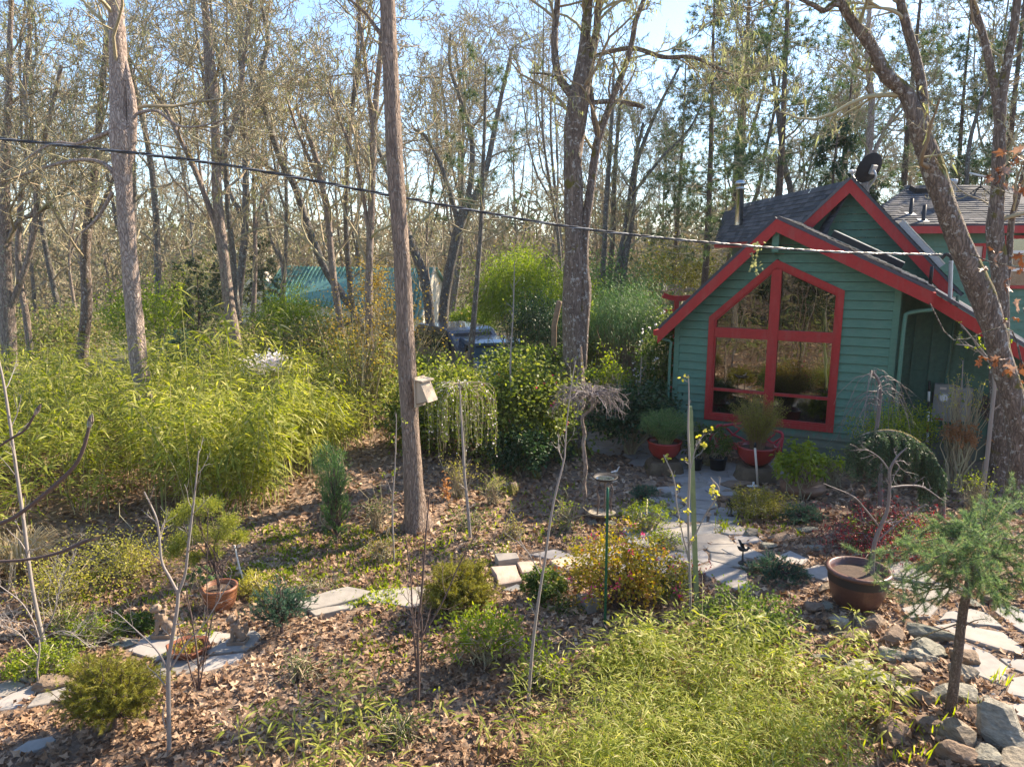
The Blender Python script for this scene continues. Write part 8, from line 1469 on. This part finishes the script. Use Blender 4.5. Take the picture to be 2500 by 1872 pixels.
def fringe_twigs():
    for lb, pts, Y in (("near budded twig curving up from the left border, its fat bud at the tip", [(-40, 1290, 15), (30, 1265, 12), (110, 1205, 12), (180, 1140, 11), (205, 1090, 11), (218, 1040, 10)], 2.2), ("near horizontal twig from the left border ending in a fuzzy bud", [(-40, 1372, 10), (60, 1366, 9), (140, 1350, 10), (205, 1322, 12), (222, 1316, 10)], 2.4), ("near twig with a small bud above the left border's grass", [(-40, 1115, 7), (20, 1075, 6), (60, 1050, 6), (86, 1010, 6)], 2.3)):
        P, r = pxpath(pts, Y, 18); base = P[0]; o = empty("budding_twig", base, lb, "twig"); b = Buf(); roughtube(b, P, r, 8, 3, .05); part("twig", b, M['twig_dark'], o); d = nz(P[-1] - P[-2]); b = Buf(); q = spline([P[-1] - d * .005, P[-1] + d * .02, P[-1] + d * .045], 8); tubes(b, q, np.array([.6, 1, 1.15, 1.2, 1.1, .85, .5, .08]) * r[-1] * 1.5, 8); part("bud", b, M['bark_oak'], o)
        # carry the twig on to its stem beyond the border
        b = Buf(); tubes(b, spline([P[0], P[0] + [-.25, -.02, -.25], [P[0][0] - .4, P[0][1], float(hgt(P[0][0] - .4, P[0][1])) - .05]], 12), np.linspace(r[0], .02, 12), 7); part("stem", b, M['twig_dark'], o)
fringe_twigs()
# brown oak leaves hanging at the right edge
def hanging_oak():
    rng = rng_(820); o = empty("oak_branch", (3.4, 3.6, float(hgt(3.4, 3.6))), "near oak branch with curled russet leaves hanging in from the right border", "branch"); b = Buf(); Y = 4.4
    for pts in ([(2560, 660, 7), (2480, 650, 6), (2420, 640, 4), (2370, 620, 3)], [(2560, 1000, 7), (2500, 900, 6), (2460, 800, 4), (2330, 830, 3), (2270, 740, 2)], [(2560, 330, 8), (2500, 370, 6), (2440, 420, 4)], [(2580, 300, 10), (2570, 700, 12), (2560, 1000, 13), (2560, 1500, 16)]):
        P, r = pxpath(pts, Y, 14); tubes(b, P, r, 6)
    part("branch", b, M['bark_dark'], o); cl = [(2400, 660, 2), (2440, 645, 2), (2480, 650, 3), (2470, 700, 3), (2495, 740, 3), (2420, 870, 3), (2455, 880, 4), (2480, 900, 4), (2490, 930, 4), (2470, 780, 2), (2440, 420, 3), (2470, 400, 4), (2490, 380, 4), (2500, 440, 4), (2455, 460, 3), (2430, 440, 2), (2470, 620, 2), (2500, 560, 1)]
    k = 14; a = np.arange(k) / k * 6.283; rad = np.array([1, .6, .85, .42, .78, .38, .62, .3, .62, .38, .78, .42, .85, .6]); ox, oy = np.cos(a) * rad, np.sin(a) * rad * .7
    for (px, py, m) in cl:
        for _ in range(m):
            c = D(px + rng.normal() * 14, py + rng.normal() * 14, Y + rng.normal() * .05); L = rng.uniform(.035, .062); d = nz(rng.normal(size=3) - UZ * .8); nr = nz(rng.normal(size=3)); s = nz(np.cross(d, nr)); u = np.cross(s, d); cu = rng.uniform(-.9, .9)
            P = c + L * (ox[:, None] * d + oy[:, None] * s + (cu * oy ** 2 + rng.uniform(-.5, .5) * ox ** 2 + rng.normal(size=k) * .08)[:, None] * u); b = Buf(); b.add(np.vstack([c, P]), t=[[0, 1 + j, 1 + (j + 1) % k] for j in range(k)], rnd=rng.random()); part("leaf", b, M['oakleaf'], o)
hanging_oak()
def seedhead():
    g = Gd(1092, 1262); Y = g[1]; o = empty("dried_flower_stem", g, "orange dried flower head on a thin stem right of the bat box tree", "dried flower"); b = Buf(); t = D(1088, 1175, Y); tubes(b, spline([g, (g + t) / 2, t], 6), np.full(6, .004), 5); part("stem", b, M['twig'], o); rng = rng_(5); k = 90; Q = t - UZ * .1 + rng.normal(size=(k, 3)) * [.03, .03, .10]; b = Buf(); leaves(b, Q, nz(rng.normal(size=Q.shape)), nz(rng.normal(size=Q.shape)), .045, .014, 'oval', .1, rng.random(k)); part("petals", b, M['orange'], o)
seedhead()
def flower_lily():
    for (x0, y0, x1, y1, Y, lb) in ((640, 865, 680, 900, 16.0, "white flowering rhododendron heads above the bamboo, right cluster"), (600, 880, 640, 910, 16.2, "white rhododendron flower cluster beside the leaning pale trunk")):
        rng = rng_(x0); c = D((x0 + x1) / 2, (y0 + y1) / 2, Y); g = np.array([c[0], Y, float(hgt(c[0], Y))]); o = empty("white_rhododendron", g, lb, "shrub"); k = 260; Q = c + rng.normal(size=(k, 3)) * [.16, .1, .10]; b = Buf(); leaves(b, Q, nz(rng.normal(size=Q.shape)), nz(rng.normal(size=Q.shape)), .08, .03, 'oval', .1, rng.random(k)); part("blossoms", b, M['white'], o); b = Buf(); stems(rng, g, Q[:10], .01, .004, 5, 4, .03, b); part("stems", b, M['twig'], o)
flower_lily()

# joined soft pieces nobody could pick apart one by one
for o in bpy.data.objects:
    if o.parent is not None and o.type == 'MESH' and o.name.split('.')[0] in ('lichen', 'buds', 'blossoms', 'moss', 'petals', 'leaves', 'needles', 'foliage', 'new_leaves', 'blades', 'twigs', 'stems', 'branches', 'canes', 'crown') and not (o.name.split('.')[0] == 'leaf'):
        o['kind'] = 'stuff'

def haze():
    b = Buf(); x0, x1, y0, y1, z0, z1 = -115, 115, -60, 125, -9, 26
    V = [(x, y, z) for z in (z0, z1) for y in (y0, y1) for x in (x0, x1)]; b.add(V, q=[[0, 2, 3, 1], [4, 5, 7, 6], [0, 1, 5, 4], [2, 6, 7, 3], [0, 4, 6, 2], [1, 3, 7, 5]])
    m, nt, out = newmat("haze"); v = nd(nt, "ShaderNodeVolumePrincipled"); v.inputs['Color'].default_value = (.9, .92, .95, 1); v.inputs['Density'].default_value = .0005; v.inputs['Anisotropy'].default_value = 0.0; nt.links.new(v.outputs[0], out.inputs['Volume'])
    tag(part("haze", b, m), "thin pale air over the wood", kind='stuff')
haze()
